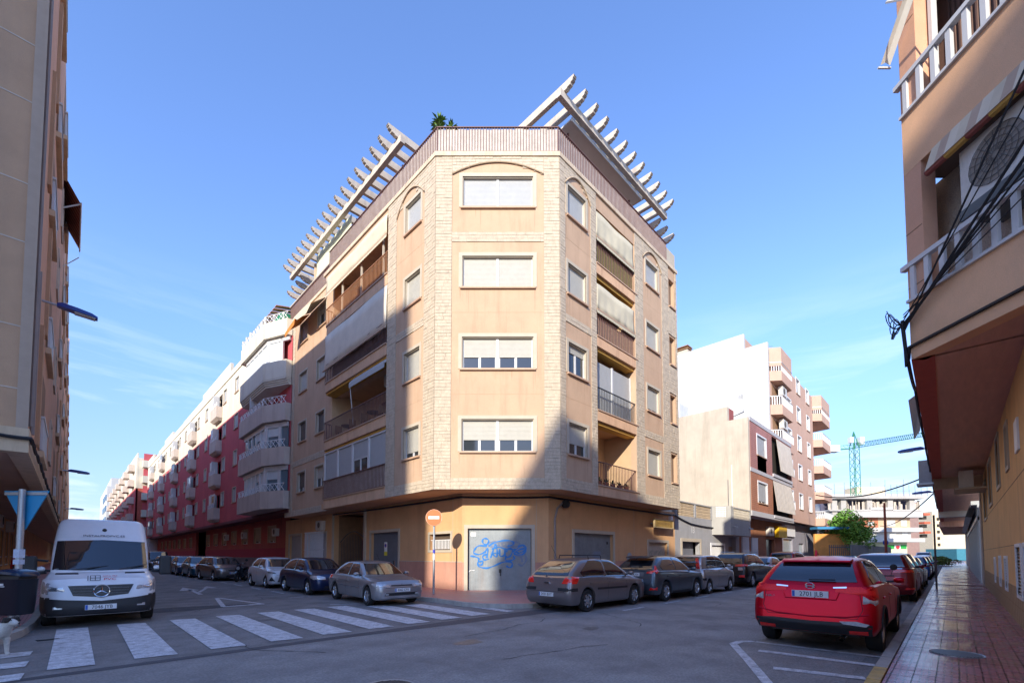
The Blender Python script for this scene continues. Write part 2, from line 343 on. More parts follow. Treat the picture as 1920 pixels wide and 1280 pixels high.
# tile material: three strips to a tile with dashed grooves and cross ribs
def tile_mat(name, col, rough, axis, period=.2):
    m = bpy.data.materials.new(name); m.use_nodes = True; t = m.node_tree; n = t.nodes; l = t.links; b = n['Principled BSDF']; b.inputs['Roughness'].default_value = rough
    g = n.new('ShaderNodeNewGeometry'); s = n.new('ShaderNodeSeparateXYZ'); l.new(g.outputs['Position'], s.inputs['Vector'])
    A, B_ = ('X', 'Y') if axis == 'x' else ('Y', 'X')
    def M(op, a, b_=None, **k):
        q = n.new('ShaderNodeMath'); q.operation = op
        for i, v in enumerate((a, b_)):
            if v is None: continue
            if isinstance(v, (int, float)): q.inputs[i].default_value = v
            else: l.new(v, q.inputs[i])
        return q.outputs[0]
    def line(v, per, w, off=0):
        f = M('FRACT', M('ADD', M('DIVIDE', v, per), off)); return M('LESS_THAN', f, w)
    dash = M('MULTIPLY', line(s.outputs[B_], period/3, .30, .15), line(s.outputs[A], period/2, .55))
    joint = M('MAXIMUM', line(s.outputs[B_], period, .045), line(s.outputs[A], period, .03))
    dm = M('MAXIMUM', dash, joint)
    rib = M('SINE', M('MULTIPLY', s.outputs[A], 2*pi/.033))
    hgt = M('ADD', M('MULTIPLY', dm, -1.0), M('MULTIPLY', rib, .15))
    bb = n.new('ShaderNodeBump'); bb.inputs['Strength'].default_value = .45; bb.inputs['Distance'].default_value = .004; l.new(hgt, bb.inputs['Height']); l.new(bb.outputs['Normal'], b.inputs['Normal'])
    no = n.new('ShaderNodeTexNoise'); no.inputs['Scale'].default_value = 1.6; no.inputs['Detail'].default_value = 6; l.new(g.outputs['Position'], no.inputs['Vector'])
    r = n.new('ShaderNodeMapRange'); r.inputs['From Min'].default_value = .3; r.inputs['From Max'].default_value = .7; r.inputs['To Min'].default_value = .75; r.inputs['To Max'].default_value = 1.25; l.new(no.outputs['Fac'], r.inputs['Value'])
    x = n.new('ShaderNodeMix'); x.data_type = 'RGBA'; x.blend_type = 'MULTIPLY'; x.inputs['Factor'].default_value = 1; x.inputs['A'].default_value = (*col, 1); l.new(r.outputs['Result'], x.inputs['B'])
    y = n.new('ShaderNodeMix'); y.data_type = 'RGBA'; l.new(M('MAXIMUM', M('MULTIPLY', dash, .92), M('MULTIPLY', joint, .6)), y.inputs['Factor']); l.new(x.outputs['Result'], y.inputs['A']); y.inputs['B'].default_value = (col[0]*.25, col[1]*.25, col[2]*.28, 1)
    l.new(y.outputs['Result'], b.inputs['Base Color'])
    rr = n.new('ShaderNodeMapRange'); rr.inputs['From Min'].default_value = .35; rr.inputs['From Max'].default_value = .65; rr.inputs['To Min'].default_value = rough-.1; rr.inputs['To Max'].default_value = rough+.12; l.new(no.outputs['Fac'], rr.inputs['Value']); l.new(rr.outputs['Result'], b.inputs['Roughness'])
    return m
tileR = tile_mat('dark red ribbed tile', (.38, .125, .135), .22, 'x'); tileA = tile_mat('pink red tile', (.50, .24, .21), .5, 'y'); tileL = tile_mat('red tile left', (.40, .15, .15), .45, 'y')
H = .13
# right pavement
def ky(x): return .80+.0058*(x-6)       # kerb line
def wy(x): return -.90-.004*(x-6)       # wall line
side = tag(bpy.data.objects.new('sidewalk', None), kind='structure'); COL.objects.link(side)
mb = MB(); mb.prism([(2, wy(2)-.4, 0), (140, wy(140)-.4, 0), (140, ky(140)-.16, 0), (2, ky(2)-.16, 0)], (0, 0, H-.03)); mb.build('bedding', mortar, side)
cnt = 0; rest = MB(); proto = None
rows = int((.8-.16+.95)/.2)+2
for i in range(0, 420):
    x = 6.4+.2*i
    if x > 60: break
    y = math.floor(wy(x)/.2)*.2
    while y < ky(x)-.17:
        ya = max(y, wy(x)-.02); yb = min(y+.2, ky(x)-.165)
        if x < 13 and yb-ya > .15 and cnt < 300:
            if proto is None and yb-ya > .199:
                q = MB(); q.box((.003, .003, -.03), (.197, .197, 0)); proto = q.build('tile', tileR, side, world=False); proto.location = (x, y, H); cnt += 1
            elif proto is not None:
                c = proto.copy(); COL.objects.link(c); c.parent = side; c.location = (x, ya, H+random.uniform(-.0012, .0012)); c.scale = (1, (yb-ya)/.2, 1); cnt += 1
            else: rest.box((x+.003, ya+.003, H-.03), (x+.197, yb-.003, H))
        elif x < 30: rest.box((x+.003, ya+.003, H-.03), (x+.197, yb-.003, H+random.uniform(-.001, .001)))
        y += .2
rest.add([(30.4, wy(30), H), (140, wy(140), H), (140, ky(140)-.165, H), (30.4, ky(30)-.165, H)], [(0, 1, 2, 3)])
rest.add([(2, wy(2), H), (6.397, wy(6), H), (6.397, ky(6)-.165, H), (2, ky(2)-.165, H)], [(0, 1, 2, 3)])
tag(rest.build('tiles', tileR, side), kind='stuff')
kerbside = tag(bpy.data.objects.new('kerb', None), kind='structure'); COL.objects.link(kerbside)
yellowk = mat('worn yellow kerb paint', (.55, .36, .12), .8, .25, 6, dirt=(.3, .28, .25), damt=.8)
def kerb_line(pts, par, step=.6, w=.15, h=H, yel=()):
    n = 0
    for (a, b) in zip(pts, pts[1:]):
        a = Vector((*a, 0)); b = Vector((*b, 0)); L = (b-a).length; k = max(1, round(L/step)); d = (b-a)/k; nn = Vector((-d.y, d.x, 0)).normalized()*w
        for i in range(k):
            p = a+d*i; g = d.normalized()*.004; q = p+d-g; p = p+g; mb = MB(); hh = h+random.uniform(-.004, .004); c = nn*.12
            mb.hexa([p, q, q+nn, p+nn, p+Vector((0, 0, hh))+c, q+Vector((0, 0, hh))+c, q+nn+Vector((0, 0, hh)), p+nn+Vector((0, 0, hh))])
            o = mb.build('kerb_stone', yellowk if n in yel else kerbm, par, world=False); n += 1
# order such that +normal points inward onto the pavement
kerb_line([(60, ky(60)), (2, ky(2))], kerbside, .8, yel=(66, 67))
# main corner pavement
arcA = [(8.62, 130), (8.62, 13.2), (8.70, 12.4), (8.66, 11.3), (8.62, 10.8), (8.78, 10.0), (9.2, 9.35), (9.85, 8.95), (10.6, 8.85), (70, 9.2)]
slab('sidewalk', [(8.76, 130), (8.76, 13.2), (8.84, 12.4), (8.80, 11.3), (8.77, 10.8), (8.92, 10.08), (9.32, 9.47), (9.92, 9.1), (10.6, 9.0), (70, 9.35), (70, 13.2), (13.9, 12.6), (12.4, 14.2), (12, 130)], 0, H-.004, tileA)
kA = tag(bpy.data.objects.new('kerb', None), kind='structure'); COL.objects.link(kA)
kerb_line([(8.62, 60)]+arcA[1:-1]+[(50, 9.08)], kA, .7, yel=(77,))
slab('sidewalk', [(-.60, 130), (-.60, 15.2), (-.62, 14.2), (-.72, 13.0), (-.95, 12.0), (-1.4, 11.55), (-30, 11.5), (-30, 14), (-4, 14), (-4, 130)], 0, H-.004, tileL)
kL = tag(bpy.data.objects.new('kerb', None), kind='structure'); COL.objects.link(kL)
kerb_line([(-12, 11.38), (-1.35, 11.42), (-.85, 11.85), (-.60, 12.9), (-.48, 14.2), (-.45, 15.2), (-.45, 60)], kL, .6)
mb = MB()
mb.box((-.38, 12.0, .004), (-.08, 12.06, .012)); mb.box((-.40, 12.1, .004), (-.10, 12.14, .012))
tag(mb.build('drain_grate', blackpl), 'black iron drain grate in the road by the left pavement corner', 'grate')
# manhole covers
def manhole(x, y, z, r, label, rect=False):
    t = thing('manhole_cover', label, 'manhole cover', (x, y, z))
    mb = MB(); mb.lathe([(0, .006), (r*.92, .006), (r*.92, -.01), (0, -.01)], (x, y, z), seg=32); mb.build('cover', mat('cast iron', (.12, .13, .14), .45, .2, 20, metal=.5), t)
    mb = MB(); mb.lathe([(r*.94, .004), (r, .008), (r, -.01), (r*.94, -.01)], (x, y, z), seg=32); mb.build('rim', steel, t)
    mb = MB()
    for i in range(-7, 8):
        yy = i*r*.12; xx = sqrt(max(0, (r*.88)**2-yy*yy)); mb.box((x-xx, y+yy-r*.025, z+.006), (x+xx, y+yy+r*.025, z+.012))
    mb.build('raised_bar', mat('cast iron', (.12, .13, .14)), t)
manhole(9.35, .02, H, .30, 'round ribbed iron manhole cover in the red pavement tiles at right')
manhole(2.75, 4.85, .006, .33, 'round iron manhole cover in the asphalt at the bottom edge')

crackm = mat('dark crack filler', (.06, .056, .055), .9, .2, 5)
rng = random.Random(21)
for (x, y, a, L) in ((5.5, 6.8, .3, 3.2), (3.0, 7.3, 1.9, 2.0), (9.0, 5.0, .1, 4.0), (14, 5.2, .2, 5), (6.8, 4.4, 2.6, 2.2), (2.5, 15.0, 1.3, 2.6), (5.0, 17.5, 1.6, 3), (12, 3.6, .05, 4)):
    mb = MB(); p = Vector((x, y, .0095)); n = int(L/.12)
    for i in range(n):
        a += rng.uniform(-.35, .35); q = p+Vector((cos(a), sin(a), 0))*.12; w = Vector((-sin(a), cos(a), 0))*rng.uniform(.004, .012); mb.add([p-w, q-w, q+w, p+w], [(0, 1, 2, 3)]); p = q
    struct('road_crack', mb, crackm)
stainm = mat('oil stain', (.13, .122, .12), .55, .25, 4, .2, 30)
for (x, y, r) in ((9.4, 1.7, .5), (10.6, 7.9, .45), (7.3, 13.3, .35), (5.2, 6.3, .28), (8.0, 5.6, .22), (3.4, 12.0, .2), (14.6, 7.5, .4)):
    mb = MB(); mb.add([(x+r*cos(a)*(1+.25*sin(3*a+x)), y+r*.8*sin(a)*(1+.2*cos(2*a+y)), .0065) for a in [2*pi*k/26 for k in range(26)]], [tuple(range(26))]); struct('oil_stain', mb, stainm)
# ================================================================ MAIN CORNER BUILDING
XL, YR, XG, YG, XB = 9.93, 10.75, 11.46, 11.85, 10.4
FL = Frame((XL, 0, 0), (0, 1, 0), (-1, 0, 0)); FB = Frame((XB, 0, 0), (0, 1, 0), (-1, 0, 0))
FR = Frame((0, YR, 0), (1, 0, 0), (0, -1, 0)); FC = Frame((17.1*S2, 17.1*S2, 0), (S2, -S2, 0), (-S2, -S2, 0))
GL = Frame((XG, 0, 0), (0, 1, 0), (-1, 0, 0)); GR = Frame((0, YG, 0), (1, 0, 0), (0, -1, 0)); GC = Frame((18.25*S2, 18.25*S2, 0), (S2, -S2, 0), (-S2, -S2, 0))
ST = 3.29; Z0 = 4.13; ZC = 17.62; ZR = 17.80
UCL, UCR = -3.055, 1.895     # chamfer ends (u)
T = thing('apartment_building', 'peach stucco corner apartment block with cream stone pilasters, four upper floors and roof pergolas', 'building', (11.46, 14.4, 0))
sills = [5.62+ST*k for k in range(4)]; tops = [6.90+ST*k for k in range(4)]
# --- upper walls
W = MB(); holesC = [(-1.98, .85, s, t) for s, t in zip(sills, tops)]
FC.wall(W, UCL, UCR, Z0, ZC, -.3, 0, holesC)
holesA = [(15.30, 16.50, s, t) for s, t in zip(sills, tops)]
FL.wall(W, 14.25, 17.98, Z0, ZC, -.3, 0, holesA)
holesB = [(26.12, 27.35, s, t) for s, t in zip(sills, tops)]+[(29.0, 30.3, s, t) for s, t in zip(sills, tops)]
FB.wall(W, 25.3, 32.6, Z0, ZC, -.3, 0, holesB)
holesR = [(13.96, 15.22, s, t) for s, t in zip(sills, tops)]; FR.wall(W, 13.43, 15.98, Z0, ZC, -.3, 0, holesR)
holesR2 = [(20.46, 21.75, s, t) for s, t in zip(sills, tops)]; FR.wall(W, 19.32, 22.95, Z0, ZC, -.3, 0, holesR2)
FR.wall(W, 22.95, 24.0, Z0, ZC, -.3, -.02, [(23.1, 23.75, s-.1, t+.2) for s, t in zip(sills, tops)])
W.build('wall', stucco, T)
# balcony recess side and back walls, ceilings
W = MB()
W.box((XB-.02, 25.0, Z0+.3), (13.2, 25.28, ZC)); W.box((XL+.3, 17.7, Z0+.3), (13.0, 17.96, ZC)); W.box((12.4, 17.97, Z0+.3), (12.6, 24.99, ZC))
W.box((15.7, YR+.3, Z0+.3), (15.95, 13.4, ZC)); W.box((19.35, YR+.3, Z0+.3), (19.6, 13.4, ZC)); W.box((15.96, 12.6, Z0+.3), (19.34, 12.8, ZC))
W.build('balcony_inner_wall', mat('inner balcony wall', (.58, .40, .24), .9, .08, 2), T)
# soffit + floor slabs + roof slab
def poly_slab(z0, z1, o=0.0):
    mb = MB(); P = [(XL-o, 14.25-o*.414, 0), (13.43-o*.414+.0, YR-o, 0), (24.0+o, YR-o, 0), (24.0+o, 30, 0), (20, 32.6, 0), (XB-o, 32.6, 0), (XB-o, 25.2+o, 0), (XL-o, 25.2+o, 0)]
    mb.prism([(x, y, z0) for x, y, _ in P], (0, 0, z1-z0)); return mb
mb = poly_slab(Z0-.004, Z0+.30, -.02); mb.build('soffit', mat('soffit render', (.60, .36, .20), .9, .1, 1), T)
for k in range(1, 4):
    mb = MB(); z = Z0+ST*k
    mb.box((XL+.05, 17.95, z+.1), (12.5, 25.0, z+.3)); mb.build('floor_slab', mat('soffit render', (.60, .36, .20)), T); mb = MB(); mb.box((15.9, YR+.05, z+.1), (19.4, 12.7, z+.3)); mb.build('floor_slab', mat('soffit render', (.60, .36, .20)), T)
mb = poly_slab(ZC-.02, ZC+.16, .07); mb.build('cornice', mat('cornice stone', (.62, .50, .36), .85, .15, 4, dirt=(.35, .24, .16), damt=.6), T)
mb = poly_slab(ZC+.14, ZC+.20, -.1); mb.build('roof', mat('roof paving', (.40, .25, .18), .9), T)
# inner body so no light leaks
mb = MB(); mb.prism([(13.4, 16.2, .1), (16.3, 13.3, .1), (23.4, 13.3, .1), (23.4, 30, .1), (13.4, 30, .1)], (0, 0, ZC-.2)); mb.build('core', dark, T)
# --- stone cladding
chamfer_st = []; rest_st = []
ar = lambda u, z, uc, hw, z0, rise: z > z0+rise*(1-min(1, abs(u-uc)/hw)**2) if abs(u-uc) < hw else True
blocks(FC, UCL, -2.40, Z0, ZC, 0, chamfer_st, seed=1); blocks(FC, 1.27, UCR, Z0, ZC, 0, chamfer_st, seed=2)
blocks(FC, -2.40, 1.27, Z0, 4.58, 0, chamfer_st, seed=3); blocks(FC, -2.40, 1.27, 14.06, 14.46, 0, chamfer_st, seed=4)
blocks(FC, -2.40, 1.27, 16.85, ZC, 0, chamfer_st, seed=5, inside=lambda u, z: ar(u, z, -.57, 1.84, 16.86, .50))
fr_st = {0: (FC, chamfer_st)}
def other(F, *args, **k): l = []; blocks(F, *args, 0, l, **k); rest_st.append((F, l))
other(FL, 14.25, 15.02, Z0, ZC, seed=6); other(FL, 17.22, 17.98, Z0, ZC, seed=7); other(FL, 15.02, 17.22, Z0, 4.58, seed=8); other(FL, 15.02, 17.22, 10.95, 11.3, seed=9)
other(FL, 15.02, 17.22, 16.6, ZC, seed=10, inside=lambda u, z: ar(u, z, 16.12, 1.1, 16.62, .72))
other(FB, 31.2, 32.6, Z0, ZC-.3, seed=11); other(FB, 25.35, 31.2, Z0, 4.52, seed=12); other(FB, 25.35, 31.2, 7.40, 7.78, seed=13)
other(FR, 13.43, 13.78, Z0, ZC, seed=14); other(FR, 15.56, 15.98, Z0, ZC, seed=15); other(FR, 13.78, 15.56, Z0, 4.62, seed=16); other(FR, 13.78, 15.56, 10.98, 11.3, seed=17)
other(FR, 13.78, 15.56, 16.7, ZC, seed=18, inside=lambda u, z: ar(u, z, 14.67, .89, 16.75, .6))
other(FR, 19.32, 20.12, Z0, ZC, seed=19); other(FR, 22.15, 22.95, Z0, ZC, seed=20); other(FR, 20.12, 22.15, Z0, 4.6, seed=21); other(FR, 20.12, 22.15, 7.5, 7.85, seed=22)
other(FR, 20.12, 22.15, 16.7, ZC, seed=23, inside=lambda u, z: ar(u, z, 21.1, 1.0, 16.75, .6))
other(FR, 23.8, 24.0, Z0, ZC, seed=24); other(FR, 22.95, 23.8, Z0, 5.4, seed=25)
for k in range(3): other(FR, 22.95, 23.8, 7.2+ST*k, 8.7+ST*k, seed=26+k)
# mortar sheets behind the blocks
mb = MB()
def sheet(F, u0, u1, z0, z1): F.box(mb, u0+.001, u1-.001, z0+.001, z1-.001, .002, .016)
sheet(FC, UCL, -2.40, Z0, ZC); sheet(FC, 1.27, UCR, Z0, ZC); sheet(FC, -2.4, 1.27, Z0, 4.58); sheet(FC, -2.4, 1.27, 14.06, 14.46)
for F, u0, u1, z0, z1 in [(FL, 14.25, 15.02, Z0, ZC), (FL, 17.22, 17.98, Z0, ZC), (FL, 15.02, 17.22, Z0, 4.58), (FL, 15.02, 17.22, 10.95, 11.3), (FB, 31.2, 32.6, Z0, ZC-.3), (FB, 25.35, 31.2, Z0, 4.52), (FB, 25.35, 31.2, 7.4, 7.78),
    (FR, 13.43, 13.78, Z0, ZC), (FR, 15.56, 15.98, Z0, ZC), (FR, 13.78, 15.56, Z0, 4.62), (FR, 13.78, 15.56, 10.98, 11.3), (FR, 19.32, 20.12, Z0, ZC), (FR, 22.15, 22.95, Z0, ZC), (FR, 20.12, 22.15, Z0, 4.6), (FR, 20.12, 22.15, 7.5, 7.85)]: sheet(F, u0, u1, z0, z1)
def arch_sheet(F, ua, ub, z0, z1, uc, hw, zb, rise, nseg=16):
    for i in range(nseg):
        a = ua+(ub-ua)*i/nseg; b = ua+(ub-ua)*(i+1)/nseg
        f = lambda u: zb+rise*(1-min(1, abs(u-uc)/hw)**2)
        P = F.P; mb.hexa([P(a, f(a), .002), P(b, f(b), .002), P(b, f(b), .016), P(a, f(a), .016), P(a, z1, .002), P(b, z1, .002), P(b, z1, .016), P(a, z1, .016)])
AR = [(FC, -2.40, 1.27, -.565, 1.84, 16.86, .50), (FL, 15.02, 17.22, 16.12, 1.1, 16.62, .72), (FR, 13.78, 15.56, 14.67, .89, 16.75, .6), (FR, 20.12, 22.15, 21.135, 1.015, 16.75, .6)]
for F, a, b, uc, hw, zb, ri in AR: arch_sheet(F, a, b, zb, ZC, uc, hw, zb, ri)
mb.build('mortar_bed', mat('pale mortar', (.40, .33, .25), .95, .1, 5), T)
for F, a, b, uc, hw, zb, ri in AR:
    mb = MB(); f = lambda u: zb+ri*(1-min(1, abs(u-uc)/hw)**2); pts = [F.P(a+(b-a)*i/20, f(a+(b-a)*i/20), .05) for i in range(21)]
    mb.tube(pts, .028, 5); mb.build('arch_moulding', mat('arch edge stone', (.50, .38, .26), .85, .1, 6), T)
chamfer_st.sort(key=lambda s: s[2]); 
rest = MB()
for i, s in enumerate(chamfer_st):
    if i < 300:
        mb = MB(); FC.box(mb, *s); mb.build('stone_block', stone, T)
    else: FC.box(rest, *s)
for F, l in rest_st:
    for s in l: F.box(rest, *s)
tag(rest.build('stone_cladding', stone, T), kind='stuff')
# --- windows
shC = [.55+.0, .62, 1.0, .93]
for k in range(4): window(FC, T, -1.98, .85, sills[k], tops[k], shutf=[.62, .60, .99, .93][k], mull=[-.575], sm=shutw if k == 3 else shut, wsurr=.14)
for k in range(4): window(FL, T, 15.30, 16.50, sills[k], tops[k], shutf=[.80, 1, 1, 1][k], sm=shutw if k == 3 else shut)
for k in range(4): window(FR, T, 13.96, 15.22, sills[k], tops[k], shutf=[.62, .25, 1, 1][k], sm=shutw if k == 3 else shut)
for k in range(4): window(FR, T, 20.46, 21.75, sills[k], tops[k], shutf=[1, .86, 1, .88][k], sm=shutw if k == 3 else shut)
for k in range(4):
    window(FB, T, 26.12, 27.35, sills[k], tops[k], shutf=[.55, 1, 1, .3][k], sm=[shut, mat('charcoal shutter', (.10, .09, .08), .5), shut, shutw][k], wsurr=.1)
    window(FB, T, 29.0, 30.3, sills[k], tops[k], shutf=[.75, 1, .95, 1][k], sm=[mat('charcoal shutter', (.10, .09, .08)), mat('charcoal shutter', (.10, .09, .08)), shut, shutw][k], wsurr=.1)
for k in range(4):
    mb = MB(); FR.box(mb, 23.1, 23.75, sills[k]-.1, tops[k]+.2, -.25, -.2); mb.build('window', mat('reed blind', (.22, .15, .10), .9), T)
    mb = MB(); FR.box(mb, 23.05, 23.78, sills[k]-.17, sills[k]-.1, -.2, .09); mb.build('sill', sillm, T)
# fine horizontal joint lines in the stucco
mb = MB()
for k in (1, 2, 3):
    z = 4.6+ST*k
    for F, a, b in ((FC, -2.38, 1.25), (FL, 15.04, 17.2), (FR, 13.8, 15.54), (FR, 20.14, 22.13)):
        F.box(mb, a, b, z, z+.012, .0005, .003)
mb.build('render_joint', mat('render joint', (.46, .31, .20), .9), T)
# rain streaks below the sills
rng = random.Random(44); stm = mat('rain streak', (.47, .31, .205), .93, .1, 3)
streaks = MB()
for F, a, b in ((FC, -2.0, .87), (FL, 15.28, 16.5), (FR, 13.96, 15.2), (FR, 20.46, 21.75), (FB, 26.1, 27.35), (FB, 29.0, 30.3)):
    for z in sills:
        for e in (a-.06, b+.04, rng.uniform(a, b), rng.uniform(a, b)):
            w_ = rng.uniform(.012, .035); L_ = rng.uniform(.35, 1.1); P = F.P
            streaks.add([P(e-w_, z-.07, .0015), P(e+w_, z-.07, .0015), P(e+w_*.6, z-.07-L_*.6, .0015), P(e, z-.07-L_, .0015), P(e-w_*.6, z-.07-L_*.55, .0015)], [(0, 1, 2, 3, 4)])
tag(streaks.build('rain_streaks', stm, T, recalc=False), kind='stuff')
# --- left balconies
def scallop(F, mb, u0, u1, z, n, r=.09, h=.07, drop=.16, nn=0):
    k = max(1, round((u1-u0)/(2*r))); w = (u1-u0)/k
    for i in range(k):
        P = F.P; a = u0+i*w; pts = [P(a, z, n), P(a, z-drop+h*.5, n), P(a+w*.2, z-drop, n), P(a+w*.8, z-drop, n), P(a+w, z-drop+h*.5, n), P(a+w, z, n)]
        mb.prism(pts, F.n*.01)
def awning_curtain(F, par, u0, u1, z0, z1, n, m, name='awning', drop=True, wav=.05):
    mb = MB(); k = 28; vs = []
    for j in range(5):
        for i in range(k+1):
            u = u0+(u1-u0)*i/k; t = j/4; vs.append(F.P(u, z1+(z0-z1)*t+(.03*sin(i*.9) if j == 4 else 0), n+wav*sin(i*1.3+j*.4)*.3*t+.03*t+.02*sin(i*.33+j)))
    mb.add(vs, [(j*(k+1)+i, j*(k+1)+i+1, (j+1)*(k+1)+i+1, (j+1)*(k+1)+i) for j in range(4) for i in range(k)])
    o = mb.build(name, m, par, smooth=60); md = o.modifiers.new('thick', 'SOLIDIFY'); md.thickness = .008
    if drop:
        q = MB(); F.box(q, u0, u1, z0-.03, z0+.03, n+.03, n+.07); q.build('bar', sillm, o)
        q = MB(); scallop(F, q, u0, u1, z0-.0, n+.05); q.build('valance', m, o)
    return o
bal_edge = mat('balcony edge stucco', (.66, .42, .26), .9, .1, 2, dirt=(.40, .22, .14), damt=.6)
for k in range(4):
    z = Z0+ST*k if k else Z0+.004; zt = 4.66+ST*k
    mb = MB(); R = .45; base = [(XL-.02, 18.0), (XL-.02, 24.95)]
    pts = [(XL-.03, 17.99), (XL-.03, 24.7)]+[(XL-.03+R*(1-cos(a)), 24.7+R*sin(a)) for a in (.4, .8, 1.2, 1.57)]+[(XB+.6, 25.15), (XB+.6, 17.99)]
    mb.prism([(x, y, z) for x, y in pts], (0, 0, zt-z-.04))
    b = mb.build('balcony', bal_edge, T)
    mb = MB(); p2 = [(x-(.05 if x < XL+.1 else 0), y) for x, y in pts]; mb.prism([(x, y, zt-.04) for x, y in p2], (0, 0, .05)); mb.build('ledge', sillm, b)
    rm = [railm, railm, railm, mat('orange brown rail', (.42, .20, .09), .5)][k]
    railing(FL, b, 18.0, 24.95, zt+.01, zt+1.05, .0, rm, sp=.13, ends=((24.95, -.42),))
    if k == 0:
        q = MB(); FL.box(q, 18.02, 24.9, zt+.05, zt+1.0, -.06, -.045); q.build('screen', railpanel, b)
        for j in range(4):
            a = 18.0+j*1.74; q = MB(); FL.box(q, a, a+.07, zt+1.05, zt+2.62, -.14, -.05); FL.box(q, a+.07, a+1.67, zt+2.55, zt+2.62, -.14, -.05); FL.box(q, a+1.67, a+1.74, zt+1.05, zt+2.62, -.14, -.05); fr = q.build('enclosure_panel', pvc, b)
            q = MB(); lo = zt+1.05 if j != 1 else zt+1.72; slats(FL, q, a+.07, a+1.67, lo, zt+2.55, -.11); q.build('shutter', shutw, b)
        q = MB(); FL.box(q, 19.9, 20.55, zt+1.1, zt+1.66, -.12, -.11); FL.box(q, 20.65, 21.35, zt+1.1, zt+1.66, -.12, -.11); q.build('pane', glass, b)
        q = MB(); FL.box(q, 19.81, 19.9, zt+1.05, zt+1.72, -.14, -.08); FL.box(q, 20.55, 20.65, zt+1.05, zt+1.72, -.14, -.08); FL.box(q, 21.35, 21.42, zt+1.05, zt+1.72, -.14, -.08); FL.box(q, 19.81, 21.42, zt+1.66, zt+1.72, -.14, -.08); q.build('sash', pvc, b)
    if k == 1:
        for ty, tx in ((20.2, XL+.6), (23.4, XL+.7)):
            tb = thing('cafe_table', 'small round dark table on the second left balcony, %s end' % ('near' if ty < 22 else 'far'), 'table', (tx, ty, zt), group='tables on the second left balcony')
            q = MB(); q.lathe([(0, .72), (.38, .72), (.38, .69), (0, .69)], (tx, ty, zt), seg=16); q.build('table_top', blackpl, tb); q = MB(); q.tube([(tx, ty, zt), (tx, ty, zt+.7)], .03, 6); q.build('leg', blackpl, tb)
        for cy_ in (19.3, 21.1, 22.5, 24.2):
            tc_ = thing('chair', {19.3: 'nearest', 21.1: 'second nearest', 22.5: 'second farthest', 24.2: 'farthest'}[cy_]+' dark slatted chair on the second left balcony', 'chair', (XL+.6, cy_, zt), group='chairs on the second left balcony')
            q = MB(); q.box((XL+.4, cy_-.2, zt+.42), (XL+.8, cy_+.2, zt+.46)); q.build('seat', brownin, tc_)
            q = MB(); q.box((XL+.4, cy_+.17, zt+.46), (XL+.8, cy_+.2, zt+.9)); q.build('backrest', brownin, tc_)
            for lx in (.42, .76):
                for ly in (-.18, .16): q = MB(); q.box((XL+lx, cy_+ly, zt), (XL+lx+.03, cy_+ly+.03, zt+.42)); q.build('leg', blackpl, tc_)
        q = MB(); FL.box(q, 18.5, 20.3, zt, zt+2.3, -2.45, -2.44); FL.box(q, 21.6, 23.0, zt, zt+2.3, -2.45, -2.44); q.build('door', mat('dark brown door', (.16, .06, .03), .6), b)
        # retracted white awning with scalloped valance
        q = MB(); P = FL.P; q.prism([P(18.0, 10.62, -.1), P(18.0, 10.35, .12), P(18.0, 10.28, .12), P(18.0, 10.5, -.14)], (0, 3.6, 0)); aw = q.build('awning', shutw, b)
        q = MB(); scallop(FL, q, 18.0, 21.6, 10.30, .12, drop=.22); q.build('valance', shutw, b)
        q = MB(); q.tube([P(21.55, 10.3, .1), P(21.5, 8.2, -.1)], .018); q.build('awning_rod', pvc, b)
    if k == 2:
        awning_curtain(FL, b, 18.0, 25.0, 11.95, 13.98, .02, awnbeige, drop=False); q = MB(); FL.box(q, 18.0, 25.0, 11.90, 11.96, .10, .16); q.build('awning_bar', sillm, b)
        q = MB(); FL.box(q, 18.02, 25.0, zt+.02, zt+.18, -.1, -.08); q.build('screen', dark, b)
    if k == 3:
        awning_curtain(FL, b, 18.0, 24.9, 16.35, 17.35, .05, awncream)
        q = MB(); FL.box(q, 18.0, 25.0, zt, 17.3, -1.5, -1.45); q.box((XL+.2, 17.99, zt), (XL+1.4, 18.03, 17.3)); q.build('inner_wall', orangein, b)
        q = MB(); 
        for u in (18.5, 20.7, 22.9): q.box((XL+.02, u, zt), (XL+.1, u+.08, 17.3))
        q.build('post', trim, b)
mb = MB(); FL.box(mb, 18.0, 25.1, 17.28, ZC-.03, -.35, -.01); mb.build('lintel', stucco, T)
for k in range(1, 5):
    z = Z0+ST*k-.02 if k < 4 else 17.28
    mb = MB(); FL.box(mb, 18.0, 24.9, z-.10, z, -.6, -.06); mb.build('lintel_edge', yellowtrim, T)
    mb = MB(); FR.box(mb, 15.99, 19.31, (z-.12) if k < 4 else 16.78, z if k < 4 else 16.95, -.5, -.10); mb.build('lintel_edge', yellowtrim, T)
mb = MB(); FR.box(mb, 15.985, 19.315, 16.95, ZC-.03, -.35, -.01); mb.build('lintel', stucco, T)
